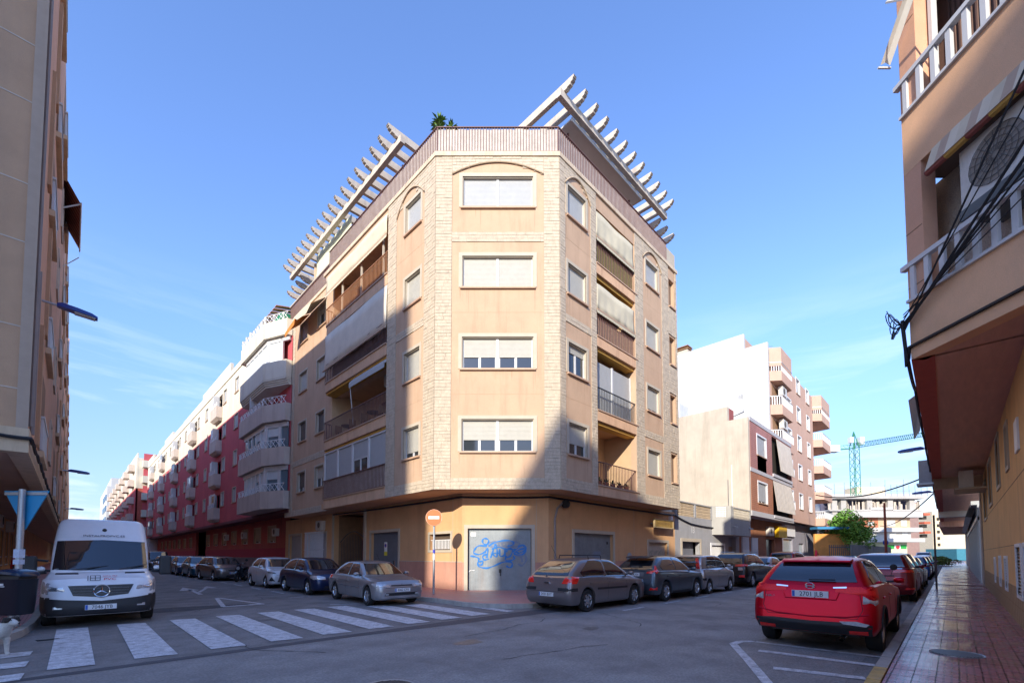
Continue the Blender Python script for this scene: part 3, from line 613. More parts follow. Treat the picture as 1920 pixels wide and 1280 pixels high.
# --- right balconies
for k in range(4):
    z = Z0+ST*k if k else Z0+.004; zt = 4.60+ST*k
    mb = MB(); FR.box(mb, 15.985, 19.45, z, zt-.04, -.3, .02); b = mb.build('balcony', bal_edge, T)
    mb = MB(); FR.box(mb, 15.99, 19.5, zt-.04, zt+.01, -.3, .06); mb.build('ledge', sillm, b)
    railing(FR, b, 16.0, 19.3, zt+.01, zt+1.05, -.06, [railm, raildark, railm, railm][k], sp=.13)
    if k >= 2:
        q = MB()
        rng = random.Random(k)
        for i in range(40):
            u = 16.05+i*.081; FR.box(q, u, u+.05, zt+.04, zt+.95+rng.uniform(-.03, .02), -.14, -.12)
        q.build('reed_screen', mat('green brown reeds', (.20, .19, .06), .9, .3, 8) if k == 3 else cane, b)
        awning_curtain(FR, b, 16.0, 19.25, zt+1.18, zt+2.38, -.02, awncream)
    if k == 1:
        for j in range(2):
            a = 16.02+1.65*j; q = MB(); slats(FR, q, a+.05, a+1.6, zt+.05, zt+2.35, -.32); q.build('shutter', shutw, b)
            q = MB(); FR.box(q, a-.01, a+.05, zt, zt+2.4, -.36, -.27); FR.box(q, a+1.6, a+1.64, zt, zt+2.4, -.36, -.27); q.build('sash', pvc, b)
    if k == 0:
        q = MB(); FR.box(q, 16.2, 17.6, zt, zt+2.2, -1.84, -1.83); q.build('door', mat('dark brown door', (.16, .06, .03)), b)
# --- roof railing with cloth panels
rz0, rz1 = ZR+.02, 18.88
RR_ = bpy.data.objects
def roofrail(F, u0, u1, n=-.03, sp=.115):
    o = railing(F, T, u0, u1, rz0, rz1, n, railm, sp=sp, r=.011, name='roof_railing', top=.035)
    mb = MB(); k = round((u1-u0)/.115); rng = random.Random(int(u0*10))
    for i in range(k):
        a = u0+(u1-u0)*i/k; F.box(mb, a+.008, a+(u1-u0)/k-.008, rz0+.01+rng.uniform(0, .03), rz1-.09+rng.uniform(-.02, .02), n-.03, n-.016)
    mb.build('railing_panel', railpanel, o)
roofrail(FC, UCL+.05, UCR-.05); roofrail(FL, 14.25, 24.7); roofrail(FR, 13.43, 22.9); roofrail(FB, 25.2, 32.4)
mb = MB(); FB.box(mb, 25.1, 32.5, 18.9, 18.98, -.1, .02); mb.build('parapet_cap', trim, T)
mb = MB(); FB.box(mb, 25.1, 32.5, rz0, 18.88, -.25, -.12); mb.build('parapet', railpanel, T)
mb = MB(); FR.box(mb, 22.98, 24.0, ZR-.2, 18.7, -.3, -.05); mb.build('parapet', trim, T)
# penthouse
mb = MB(); mb.box((14.2, 19.0, ZC), (22.5, 31.5, 19.9)); mb.box((18, 14.6, ZC), (23.2, 19.0, 19.9)); mb.build('penthouse', stucco, T)
mb = MB(); mb.box((10.9, 21.5, ZR), (14.0, 22.0, 20.0)); mb.build('terrace_partition', stucco, T)
# --- ground floor
W = MB()
GC.wall(W, -2.06, 1.51, .0, Z0, -.3, 0, [(-1.83, .80, -.1, 2.68)])
GL.wall(W, 14.36, 35.6, 0, Z0, -.3, 0, [(15.15, 16.7, 1.80, 2.50), (19.4, 22.2, -.1, 2.74), (23.0, 26.95, -.1, 4.0), (28.1, 31.2, .9, 2.98), (32.4, 34.7, -.1, 2.95)])
GR.wall(W, 13.96, 25.72, 0, Z0, -.3, 0, [(15.72, 18.87, -.1, 2.57), (22.45, 24.7, -.1, 2.28)])
W.build('ground_floor_wall', ochre, T)
mb = MB()
for F, segs in ((GC, [(-2.06, -1.97), (.94, 1.51)]), (GL, [(14.36, 19.25), (22.35, 22.9), (27.0, 32.25)]), (GR, [(13.96, 15.57), (19.02, 22.3), (24.85, 25.72)])):
    for a, b in segs: mb = MB(); F.box(mb, a, b, .10, 1.28, .002, .02); mb.build('plinth', plinth_m, T)
mb = MB()
for u0, u1 in ((14.36, 19.25),): GL.box(mb, u0, u1, 1.28, 1.31, .002, .028)
for F, u in ((GC, 1.0), (GR, 20.9), (GL, 15.0)): F.box(mb, u, u+.015, 1.31, 4.0, .001, .006)
mb.build('white_line', trim, T)
def surround(F, u0, u1, z1, w=.15, z0=.1):
    mb = MB(); F.box(mb, u0-w, u0, z0, z1, -.02, .035); F.box(mb, u1, u1+w, z0, z1, -.02, .035); F.box(mb, u0-w, u1+w, z1, z1+w, -.02, .035); return mb.build('door_surround', trim, T)
def garage(F, u0, u1, z1, rec=.15, m=galv, pitch=.1, hor=False):
    surround(F, u0, u1, z1)
    mb = MB(); (slats if hor else ribs)(F, mb, u0+.02, u1-.02, .12, z1, -rec, **({'pitch': pitch}))
    return mb.build('garage_door', m, T)
g1 = garage(GC, -1.83, .80, 2.68)
mb = MB(); GC.box(mb, -.02-.52, .08-.52+.0, .85, 1.0, -.14, -.08); GC.box(mb, -.50, -.46, .72, .9, -.14, -.06); mb.build('handle', blackpl, g1)
mb = MB(); GC.box(mb, -1.72, -1.5, 2.36, 2.52, -.13, -.125); mb.build('notice', white, g1)
# graffiti: blue spray lines
def spray(F, strokes, par, n, w=.06, m=bluepaint):
    mb = MB()
    for st in strokes:
        pts = [Vector((a, b, 0)) for a, b in st]; out_ = []
        for i in range(len(pts)-1):
            p0 = pts[max(i-1, 0)]; p1 = pts[i]; p2 = pts[i+1]; p3 = pts[min(i+2, len(pts)-1)]
            for j in range(6):
                t = j/6; out_.append(.5*((2*p1)+(p2-p0)*t+(2*p0-5*p1+4*p2-p3)*t*t+(3*p1-p0-3*p2+p3)*t**3))
        out_.append(pts[-1])
        for i in range(len(out_)-1):
            d = (out_[i+1]-out_[i]);
            if d.length < 1e-5: continue
            d.normalize(); q = Vector((-d.y, d.x, 0))*w*.5*(1+.35*sin(i*.7)); a = out_[i]-d*.006; b = out_[i+1]+d*.006
            c = [a-q, b-q, b+q, a+q]; nn = n+.0006*(i % 3)
            mb.add([F.P(p.x, p.y, nn) for p in c], [(0, 1, 2, 3)])
    return mb.build('graffiti', m, par, recalc=False)
def gp(x, y): return (-1.83+(x-1050)/642*2.63, 2.68-(y-478)/640*2.58)   # traced lettering, door coordinates
G_ = lambda s: [gp(*p) for p in s]
spray(GC, [G_([(1075, 760), (1130, 770), (1160, 790), (1150, 830), (1165, 870), (1240, 885), (1320, 860), (1400, 825), (1480, 820), (1500, 850), (1480, 880), (1440, 865)]),
 G_([(1250, 640), (1260, 600), (1230, 580), (1200, 590), (1200, 625), (1235, 645), (1255, 620)]), G_([(1240, 660), (1160, 655), (1120, 690), (1110, 730), (1160, 745), (1220, 720), (1245, 680), (1250, 720), (1240, 780)]),
 G_([(1250, 740), (1200, 760), (1215, 800), (1260, 790)]), G_([(1280, 780), (1310, 690), (1330, 640), (1345, 700), (1340, 770), (1300, 735), (1360, 730)]), G_([(1260, 660), (1320, 620), (1430, 600), (1500, 610), (1510, 640), (1450, 660)]),
 G_([(1370, 690), (1375, 760), (1420, 750), (1425, 690), (1430, 770), (1480, 760), (1500, 700), (1460, 680), (1440, 720)]), G_([(1500, 720), (1540, 690), (1600, 650), (1620, 680), (1560, 700), (1520, 740), (1600, 745), (1640, 700), (1610, 720)]),
 G_([(1560, 660), (1620, 650), (1635, 690), (1570, 730), (1540, 715)]), G_([(1440, 760), (1430, 800), (1470, 810), (1520, 790), (1510, 760)]), G_([(1160, 820), (1200, 815), (1190, 850), (1165, 850)]), G_([(1290, 690), (1360, 670), (1440, 690), (1540, 690)])], g1, -.130)
rng = random.Random(3)
spray(GC, [[gp(1310+60*cos(a)+k*70, 640+25*sin(a)) for a in (0, 1, 2, 3, 4, 5, 6)] for k in range(4)]+[G_([(1580, 780), (1620, 740), (1640, 800), (1600, 860), (1560, 840)]), G_([(1540, 760), (1590, 770), (1600, 820)])], g1, -.1315, .07, mat('faded grey violet spray', (.16, .20, .30), .6))
spray(GC, [G_([(1055, 925), (1080, 908), (1115, 908)])], g1, -.129, .02, white)
g2 = garage(GL, 19.4, 22.2, 2.74, m=mat('dark grey garage door', (.15, .16, .18), .5, .1, 3))
mb = MB(); GL.box(mb, 20.72, 21.02, 1.75, 2.25, -.135, -.13); s_ = mb.build('no_parking_sign', white, g2)
mb = MB(); GL.box(mb, 20.72, 21.02, 1.55, 1.75, -.135, -.128); mb.build('sign_plate', mat('yellow sign plate', (.75, .65, .05), .5), g2)
mb = MB(); mb.lathe([(0, .004), (.10, .004), (.10, 0), (0, 0)], (XG+.12, 20.87, 2.07), 'x', 20); mb.build('sign_disc', mat('sign red', (.6, .03, .05), .5), g2)
mb = MB(); mb.lathe([(0, -.004), (.075, -.004), (.075, 0), (0, 0)], (XG+.12, 20.87, 2.07), 'x', 20); mb.build('sign_disc', mat('sign blue', (.03, .1, .5), .5), g2)
g3 = garage(GR, 15.72, 18.87, 2.57)
mb = MB(); GR.box(mb, 18.5, 18.6, 2.1, 2.22, -.13, -.11); mb.build('lock', blackpl, g3)
mb = MB()
for a, b, c, d in ((16.9, .3, 17.5, 1.45), (17.4, .9, 18.0, 1.75), (17.9, .5, 18.3, 1.3)): GR.box(mb, a, c, b, d, -.1375, -.1365)
mb.build('paint_patch', mat('blue grey patch', (.19, .23, .30), .5), g3)
g4 = garage(GR, 22.45, 24.7, 2.28, m=mat('beige roller shutter', (.50, .44, .36), .6), hor=True, pitch=.12)
spray(GR, [[(22.7+.25*i+.2*cos(a*1.3+i), 1.55+.28*sin(a+i*1.7)) for a in range(7)] for i in range(7)], g4, -.13, .025, mat('faded green spray', (.30, .34, .24), .7))
g5 = garage(GL, 32.4, 34.7, 2.95, m=shutg, hor=True, pitch=.16)
# vent window, barred window
mb = MB(); GL.ring(mb, 15.15, 16.7, 1.80, 2.50, .11, -.02, .035); w = mb.build('window', trim, T)
mb = MB()
for i in range(14): GL.box(mb, 15.2+.105*i, 15.24+.105*i, 1.84, 2.25, -.1, -.08)
GL.box(mb, 15.15, 16.7, 2.22, 2.25, -.1, -.07); mb.build('window_bars', white, w)
mb = MB(); GL.box(mb, 15.15, 16.7, 1.8, 2.5, -.2, -.18); mb.build('vent_opening', mat('dusty dark', (.10, .07, .05), .9), w)
mb = MB(); GL.ring(mb, 28.1, 31.2, .9, 2.98, .1, -.02, .03); w = mb.build('window', trim, T)
mb = MB(); GL.box(mb, 28.1, 31.2, .9, 2.98, -.16, -.14); mb.build('curtain', mat('lace curtain', (.45, .45, .48), .9, .2, 8), w)
mb = MB()
for i in range(18): GL.box(mb, 28.15+.175*i, 28.18+.175*i, .75, 3.1, .18, .21)
for z in (.8, 1.9, 3.05): GL.box(mb, 28.0, 31.3, z, z+.03, .17, .22)
mb.build('window_bars', white, w)
# entrance recess
mb = MB(); mb.box((13.2, 23, 0), (13.3, 27, 4)); mb.box((XG+.3, 22.9, 0), (13.2, 23.0, 4)); mb.box((XG+.3, 26.95, 0), (13.2, 27.05, 4)); mb.build('entrance_wall', brownin, T)
mb = MB(); mb.box((12.9, 24.2, 0), (13.0, 26.2, 2.5)); mb.build('door', mat('dark red door', (.12, .03, .02), .4), T)
mb = MB(); GL.box(mb, 22.75, 23.0, 0.1, 4.1, .0, .06); GL.box(mb, 26.95, 27.15, .1, 4.1, 0, .06); mb.build('door_jamb', trim, T)
mb = MB()
for i in range(16): mb.box((XG+.25, 23.4+i*.2, .1), (XG+.27, 23.43+i*.2, 2.3+.5*sin(pi*i/15)))
mb.tube([(XG+.26, 23.2+3.4*i/12, 2.35+.6*sin(pi*i/12)) for i in range(13)], .03, 5); mb.build('gate_bars', raildark, T)
mb = MB(); mb.tube([GR.P(14.35, .1, .05), GR.P(14.35, 2.45, .05), GR.P(14.35, 3.1, .05), GR.P(14.5, 3.55, .06), GR.P(14.9, 3.85, .08)], .045, 8); mb.build('drainpipe', mat('grey brown pipe', (.28, .24, .22), .6), T)
# ================================================================ PERGOLAS ON THE ROOF
conc = mat('pergola concrete', (.56, .49, .41), .88, .12, 3, .05, 50, dirt=(.32, .26, .22), damt=.6)
def beam_profile(L, h=.34):   # in (s, z): s=0 is the outer tip
    return [(0, 0), (0, -.10), (.05, -.12), (.07, -.20), (.16, -.22), (.18, -.28), (.32, -.30), (.36, -h), (L, -h), (L, 0)]
def pergola(name, label, tips, ztop, axis, L, zl=None, spacing=.17, main=(.50, 3.3), posts=()):
    t = thing('pergola', label, 'pergola', (tips[0][0], tips[0][1], ZR))
    for i, (x, y) in enumerate(tips):
        LL = L[i] if isinstance(L, list) else L; w = .09
        mb = MB(); pr = beam_profile(LL)
        if axis == 'x': mb.prism([(x+s, y-w, ztop+z) for s, z in pr], (0, 2*w, 0))
        else: mb.prism([(x-w, y+s, ztop+z) for s, z in pr], (2*w, 0, 0))
        mb.build('beam', conc, t)
        mb = MB()
        for s0, s1, a, b in ((-.012, .0, -.075, -.015), (.055, .07, -.19, -.125)):
            if axis == 'x': mb.box((x+s0, y-w*.9, ztop+a), (x+s1, y+w*.9, ztop+b))
            else: mb.box((x-w*.9, y+s0, ztop+a), (x+w*.9, y+s1, ztop+b))
        mb.build('end_cap', mat('dark joint', (.12, .10, .09), .9), t)
    x0, y0 = tips[0]; x1, y1 = tips[-1]
    for m in main:
        mb = MB()
        if axis == 'x': mb.box((x0+m, y0-.3, ztop-.66), (x0+m+.22, y1+.3, ztop-.342))
        else: mb.box((x0-.3, y0+m, ztop-.66), (x1+.3, y0+m+.22, ztop-.342))
        mb.build('cross_beam', conc, t)
    for px, py, r, m in posts:
        mb = MB(); mb.lathe([(0, ZR), (r, ZR), (r, ztop-.66), (0, ztop-.66)], (px, py, 0), seg=14); mb.build('post', m, t, smooth=40)
    return t
zt = 20.98
tl = [(9.5, 17.45+.806*i) for i in range(18)]
pL = pergola('pergola', 'long concrete roof pergola above the left street front of the corner block', tl, zt, 'x', [3.9]*18, posts=((10.75, 18.2, .05, railm), (10.75, 23.0, .05, railm), (10.7, 28.6, .14, stucco)))
pergola('pergola', 'short low concrete pergola at the far left end of the corner block roof', [(10.35, 30.5+.83*i) for i in range(4)], 20.35, 'x', 2.0, main=(.8,))
tr = [(13.85+.807*i, 10.24) for i in range(12)]
pR = pergola('pergola', 'long concrete roof pergola above the right street front with a white canopy below', tr, zt, 'y', [5.6]+[3.9]*11, posts=((15.0, 11.5, .05, railm), (20.2, 11.5, .05, railm), (14.0, 13.2, .24, stucco)))
mb = MB(); mb.hexa([(14.6, 11.0, 20.2), (20.6, 11.0, 20.2), (20.6, 14.4, 20.02), (14.6, 14.4, 20.02), (14.6, 11.0, 20.26), (20.6, 11.0, 20.26), (20.6, 14.4, 20.08), (14.6, 14.4, 20.08)]); mb.box((14.6, 10.96, 20.12), (20.6, 11.0, 20.30)); mb.box((14.6, 12.0, 20.10), (20.6, 12.1, 20.16)); mb.build('canopy', mat('grey white canopy', (.55, .54, .52), .8, .06, 2), pR)
pergola('pergola', 'short low concrete pergola at the far right end of the corner block roof', [(22.75+.83*i, 11.0) for i in range(3)], 20.35, 'y', 2.0, main=(.8,))
mb = MB(); awning_curtain(Frame((9.95, 0, 0), (0, 1, 0), (-1, 0, 0)), None, 23.2, 28.2, 18.75, 20.6, -.6, mat('pale yellow canvas', (.66, .66, .46), .9, .06, 3), name='roof_curtain', drop=False)
tag(bpy.data.objects['roof_curtain'], 'pale yellow canvas blind hanging from the left roof pergola', 'awning')
# ================================================================ ROOF PLANT
leafd = mat('leaf green', (.07, .16, .03), .6, .35, 6, obj=False); leafl = mat('bright leaf green', (.13, .24, .04), .6, .35, 6)
def plant(loc, label, n=26, r=.35, h=.55, m=leafl, pot=True, cat='plant', group=None, seed=1):
    rng = random.Random(seed); t = thing('potted_plant', label, cat, loc, group=group); x, y, z = loc
    mb = MB()
    for i in range(n):
        a = rng.uniform(0, 2*pi); el = rng.uniform(.3, 1.3); L = r*rng.uniform(.6, 1.2); base = Vector((x, y, z+(h*.55 if h > .5 else .18)*rng.uniform(.8, 1.1)))
        d = Vector((cos(a)*cos(el), sin(a)*cos(el), sin(el))); s = d.cross(Vector((0, 0, 1))).normalized()*L*.10; tip = base+d*L+Vector((0, 0, -L*.25)); mid = base+d*L*.55
        mb.add([base, mid-s, tip, mid+s], [(0, 1, 2, 3)])
    mb.build('leaves', m, t)
    mb = MB(); mb.tube([(x, y, z+.1), (x+.02, y, z+h*.6)], .02, 5); mb.build('stem', brownin, t)
    if pot:
        mb = MB(); mb.lathe([(0, 0), (.10, 0), (.14, .2), (.12, .2), (.11, .16), (0, .16)], loc, seg=12); mb.build('pot', mat('terracotta', (.42, .16, .09), .8), t)
    return t
plant((10.2, 14.45, ZR), 'small yucca plant above the left corner of the roof railing', n=70, r=.45, h=2.7, seed=3)
plant((10.55, 14.1, ZR), 'lower leafy plant beside the yucca behind the roof railing', n=60, r=.40, h=2.2, seed=4)
for i, (x, s) in enumerate(((16.4, 5), (16.95, 6), (17.5, 7), (18.1, 8), (18.7, 9))):
    plant((x, 10.97, 4.62), ['leftmost', 'second', 'middle', 'fourth', 'rightmost'][i]+' dark spiky pot plant behind the lowest right balcony railing', n=22, r=.3, h=.45, m=leafd, group='pot plants on the lowest right balcony', seed=s)
t = thing('awning', 'small tilted cream awning with orange lining over the top left windows', 'awning', (XB, 27.5, 16.3))
mb = MB(); mb.add([(XB-.02, 26.0, 17.0), (XB-.02, 28.6, 17.0), (XB-1.0, 28.7, 16.35), (XB-.9, 27.3, 16.5), (XB-.95, 26.0, 16.2), (XB-1.0, 26.6, 15.8), (XB-1.02, 28.0, 15.95)], [(0, 1, 2, 3), (0, 3, 4), (4, 3, 6, 5), (3, 2, 6)]); mb.build('canvas', awncream, t, recalc=False)
mb = MB(); mb.add([(XB-.03, 28.6, 16.95), (XB-.95, 28.6, 16.3), (XB-.95, 30.4, 16.0), (XB-.03, 30.4, 16.9), (XB-.95, 30.4, 15.7), (XB-.95, 28.7, 15.95)], [(0, 1, 2, 3), (1, 5, 4, 2)]); mb.build('lining', mat('orange canvas lining', (.62, .22, .04), .9), t, recalc=False)
# ================================================================ AC UNITS, CABLES, SIGNS ON THE MAIN BLOCK
acm = mat('off white metal casing', (.62, .60, .56), .5, .08, 6, dirt=(.35, .28, .2), damt=.4)
def ac(F, u, z, n, label, w=.8, h=.55, d=.3, group=None, fan=.4, rad=.2):
    c = F.P(u+w/2, z, n); t = thing('air_conditioner', label, 'air conditioner', tuple(c), group=group)
    mb = MB(); F.box(mb, u, u+w, z, z+h, n, n+d); mb.build('casing', acm, t)
    cu, cz = u+w*fan, z+h*.5
    mb = MB()
    for r_ in (rad, rad*.78, rad*.56, rad*.34):
        mb.tube([F.P(cu+r_*cos(a), cz+r_*sin(a), n+d+.012) for a in [2*pi*k/20 for k in range(21)]], .0045, 4)
    for k in range(20): a = 2*pi*k/20; mb.tube([F.P(cu+.05*cos(a), cz+.05*sin(a), n+d+.014), F.P(cu+rad*cos(a+.25), cz+rad*sin(a+.25), n+d+.014)], .004, 4)
    mb.build('grille', mat('grille wire', (.10, .095, .09), .6), t)
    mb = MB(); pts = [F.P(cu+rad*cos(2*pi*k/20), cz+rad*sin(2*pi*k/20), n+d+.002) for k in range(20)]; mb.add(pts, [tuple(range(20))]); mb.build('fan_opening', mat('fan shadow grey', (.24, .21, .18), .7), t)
    mb = MB(); F.box(mb, u+.08, u+.13, z-.06, z, n-.02, n+d); F.box(mb, u+w-.13, u+w-.08, z-.06, z, n-.02, n+d); mb.build('bracket', acm, t)
    return t
ac(FL, 18.9, 9.9, -1.1, 'air conditioner in the shade of the second left balcony', rad=.19)
ac(GL, 28.3, 3.2, .0, 'air conditioner above the barred ground floor window', rad=.19)
def cable(pts, label, r=.02, sag=0, m=blackcab, group=None, n=14):
    mb = MB(); P = []
    for a, b in zip(pts, pts[1:]):
        a = Vector(a); b = Vector(b)
        for i in range(n): t = i/n; p = a.lerp(b, t); p.z -= sag*4*t*(1-t); P.append(p)
    P.append(Vector(pts[-1])); mb.tube(P, r, 5); return tag(mb.build('cable', m), label, 'cable', group)
cable([(XG-.06, 27, 4.05), (XG-.06, 14.4, 3.98), (14.0, YG-.06, 3.98), (25.7, YG-.06, 3.95), (28, YG-.06, 3.55), (32.0, YG-.06, 3.45), (32.2, YG-.06, 3.0)], 'thick black cable bundle under the overhang of the corner block', .045, .03)
mb = MB(); mb.lathe([(0, -.12), (.16, -.1), (.18, 0), (.16, .1), (0, .12)], (14.9, YG-.2, 3.75), 'x', 12); tag(mb.build('floodlight', blackpl, smooth=40), 'round black floodlight at the end of the grey drainpipe', 'lamp')
t = thing('shop_sign', 'faded ochre framed sign board above the beige roller shutter', 'sign', (23.5, YG-.1, 3.1))
mb = MB(); GR.box(mb, 22.4, 24.65, 3.08, 3.55, .35, .40); mb.build('board', mat('faded ochre board', (.30, .19, .05), .7, .3, 5), t)
mb = MB(); GR.ring(mb, 22.45, 24.6, 3.13, 3.5, .06, .33, .43); mb.build('sign_frame', mat('tarnished gilt frame', (.50, .38, .20), .5), t)
mb = MB(); rng = random.Random(9)
for i in range(16): u = 22.75+i*.095; h_ = rng.uniform(.08, .17); GR.box(mb, u, u+rng.uniform(.03, .06), 3.33-h_/2, 3.33+h_/2, .401, .404)
mb.build('worn_lettering', mat('faded brown letters', (.17, .10, .035), .8), t)   # too faded in the photograph to read
mb = MB(); GR.box(mb, 22.7, 22.76, 3.3, 3.36, 0, .35); GR.box(mb, 24.3, 24.36, 3.3, 3.36, 0, .35); mb.build('bracket', steel, t)
mb = MB(); GR.box(mb, 24.9, 25.15, 3.62, 3.85, 0, .16); tag(mb.build('alarm_box', white), 'small white alarm box above the ochre sign board', 'alarm')
t = thing('oval_plate', 'grey oval panel leaning on the wall beside the grey blue car', 'panel', (20.3, YG-.05, 0.9))
mb = MB(); mb.prism([GR.P(20.35+.26*cos(a), 1.25+.45*sin(a), .03) for a in [2*pi*k/20 for k in range(20)]], (0, -.04, 0)); mb.build('panel', mat('grey blue oval', (.30, .34, .38), .5), t)
# sign posts
def pole(mb, x, y, z0, z1, r=.038): mb.lathe([(0, z0), (r, z0), (r, z1), (0, z1)], (x, y, 0), seg=12)
t = thing('no_entry_sign', 'orange red no entry sign with white bar on the corner pavement', 'sign', (9.70, 13.86, H))
mb = MB(); pole(mb, 9.70, 13.86, H, 3.2, .042); mb.build('pole', steel, t, smooth=40)
nd = Vector((-S2, -S2, 0)); rt = Vector((S2, -S2, 0)); o = Vector((9.70, 13.86, 2.99))+nd*.06
def disc(o, r, d, seg=32): mb = MB(); mb.prism([o+rt*r*cos(2*pi*k/seg)+Vector((0, 0, r*sin(2*pi*k/seg))) for k in range(seg)], nd*d); return mb
disc(o, .30, .02).build('sign_disc', signred, t)
mb = MB(); c = o+nd*.022; mb.obox(c, rt*.20, nd*.003, (0, 0, .055)); mb.build('white_bar', white, t)
mb = MB()
for k in range(32): a = 2*pi*k/32; b = 2*pi*(k+1)/32; mb.tube([o+nd*.012+rt*.30*cos(a)+Vector((0, 0, .30*sin(a))), o+nd*.012+rt*.30*cos(b)+Vector((0, 0, .30*sin(b)))], .012, 4)
mb.build('sign_rim', mat('pale sign rim', (.75, .45, .3), .5), t)
mb = MB(); mb.lathe([(.043, 1.66), (.045, 1.66), (.045, 1.78), (.043, 1.78)], (9.70, 13.86, 0), seg=14); mb.build('sticker', mat('blue sticker', (.05, .05, .5), .5), t)
mb = MB(); mb.lathe([(.043, 1.40), (.0445, 1.40), (.0445, 1.62), (.043, 1.62)], (9.70, 13.86, 0), seg=14); mb.build('sticker', white, t)
mb = MB(); pole(mb, 9.6, 16.6, H, 1.35, .04); tag(mb.build('bollard', blackpl, smooth=40), 'thin dark bollard on the pavement behind the silver hatchback', 'bollard')
# ================================================================ LOW GREY BUILDING AND CREAM / BRICK HOUSE
greyw = mat('grey render', (.38, .38, .39), .93, .10, 1.2, .06, 80, .3, 90, dirt=(.2, .19, .18), damt=.4)
greyl = mat('pale grey render', (.42, .41, .38), .93, .1, 1.2, .06, 80, dirt=(.28, .26, .22), damt=.5)
tanblk = mat('tan openwork block', (.48, .38, .27), .9, .15, 4)
T = thing('low_house', 'single storey grey rendered house with a perforated block parapet', 'building', (25.8, YG, 0))
W = MB(); GR.wall(W, 25.74, 36.9, 0, 4.0, -.3, 0, [(26.7, 29.4, -.1, 2.42), (31.35, 33.7, -.1, 2.25), (34.6, 36.2, -.1, 2.9)]); W.build('wall', greyw, T)
mb = MB(); mb.box((25.74, YG+.3, 3.7), (36.9, 22, 4.0)); mb.build('roof', greyw, T)
mb = MB(); mb.box((25.8, YG+.7, 0), (36.9, 22, 3.7)); mb.build('core', dark, T)
surround(GR, 26.7, 29.4, 2.42, .2); 
for c in list(bpy.data.objects):
    if c.name.startswith('door_surround') and c.parent and c.parent != T and False: pass
mb = MB(); ribs(GR, mb, 26.72, 29.38, .1, 2.42, -.45, .18); mb.build('garage_door', mat('blue grey garage door', (.15, .16, .20), .5, .1, 2), T)
mb = MB(); GR.ring(mb, 31.35, 33.7, .1, 2.25, .16, -.02, .04, bottom=False); mb.build('door_surround', white, T)
mb = MB()
for i in range(13): GR.box(mb, 31.4+.18*i, 31.45+.18*i, .1, 2.2, -.1, -.07)
GR.box(mb, 31.35, 33.7, 1.1, 1.15, -.11, -.06); mb.build('door_bars', white, T)
mb = MB(); GR.box(mb, 31.35, 33.7, .1, 2.25, -.25, -.2); GR.box(mb, 34.6, 36.2, .1, 2.9, -.35, -.3); mb.build('door', mat('grey blue door', (.30, .31, .34), .6), T)
mb = MB(); GR.box(mb, 35.2, 36.1, .1, 2.2, -.29, -.25); mb.build('shutter', mat('brown shutters', (.30, .20, .13), .7), T)
# openwork parapet
def openwork(F, u0, u1, z0, z1, n, par, m, a=.2):
    ku = max(1, round((u1-u0)/a)); kz = max(1, round((z1-z0)/a)); du = (u1-u0)/ku; dz = (z1-z0)/kz; mb = MB()
    for i in range(ku):
        for j in range(kz):
            x = u0+i*du; z = z0+j*dz; F.box(mb, x, x+.03, z, z+dz, n-.12, n); F.box(mb, x+.03, x+du, z, z+.03, n-.12, n)
            F.box(mb, x+.03, x+du-.0, z+dz*.45, z+dz*.45+.03, n-.1, n-.01)
    F.box(mb, u0, u1, z0, z1, n-.16, n-.13)
    return tag(mb.build('openwork_blocks', m, par), kind='stuff')
def parapet(F, u0, u1, z0, z1, n, par, posts, m):
    us = [u0]+[p for p in posts]+[u1]
    for a, b in zip(us, us[1:]): openwork(F, a+.12, b-.12, z0, z1-.08, n, par, m)
    mb = MB()
    for p in us: F.box(mb, p-.12, p+.12, z0, z1, n-.18, n+.03)
    mb.build('post', greyw, par); mb = MB(); F.box(mb, u0, u1, z1-.075, z1+.0, n-.2, n+.045); mb.build('cap', greyl, par)
parapet(GR, 25.9, 31.5, 4.0, 4.92, 0, T, (28.7,), tanblk)
P_ = [(31.5, YG), (32.4, 10.9), (36.6, 10.9), (36.6, YG)]
mb = MB(); mb.prism([(x, y, 2.98) for x, y in P_], (0, 0, 1.15)); bal = mb.build('balcony', greyl, T)
mb = MB(); FS = Frame((31.5, YG, 0), Vector((.9, -.95, 0)).normalized(), Vector((-.95, -.9, 0)).normalized()); FS.box(mb, 0, 1.3, 4.13, 4.98, -.1, 0)
mb.build('parapet_panel', greyl, bal)
mb = MB()
rng = random.Random(5)
for i in range(7):
    for j in range(6): FS.box(mb, .30+i*.1, .37+i*.1, 4.2+j*.125, 4.29+j*.125, .002, .03)
mb.build('white_lattice', white, bal)
F5 = Frame((0, 10.9, 0), (1, 0, 0), (0, -1, 0))
openwork(F5, 32.9, 36.4, 4.13, 4.85, .02, bal, mat('pale openwork block', (.62, .56, .46), .9, .1, 4))
mb = MB(); F5.box(mb, 32.4, 32.9, 4.13, 4.98, -.2, .03); F5.box(mb, 36.4, 36.62, 4.13, 4.95, -.2, .03); F5.box(mb, 32.9, 36.4, 4.85, 4.94, -.2, .05); mb.build('post', greyl, bal)
for u in (32.9, 36.2): mb = MB(); mb.tube([F5.P(u, 3.55, 0), F5.P(u, 3.5, .3)], .05, 8); mb.build('spout', greyl, bal)
mb = MB(); mb.tube([(34.9, 11.6, 4.9), (34.9, 11.6, 8.3)], .025, 5); tag(mb.build('pole', steel), 'thin grey mast standing on the low grey house against the cream wall', 'pole')
text_on('13', .55, GR.P(28.3, 3.15, .012), (1, 0, 0), (0, 0, 1), white, T, name='house_number')
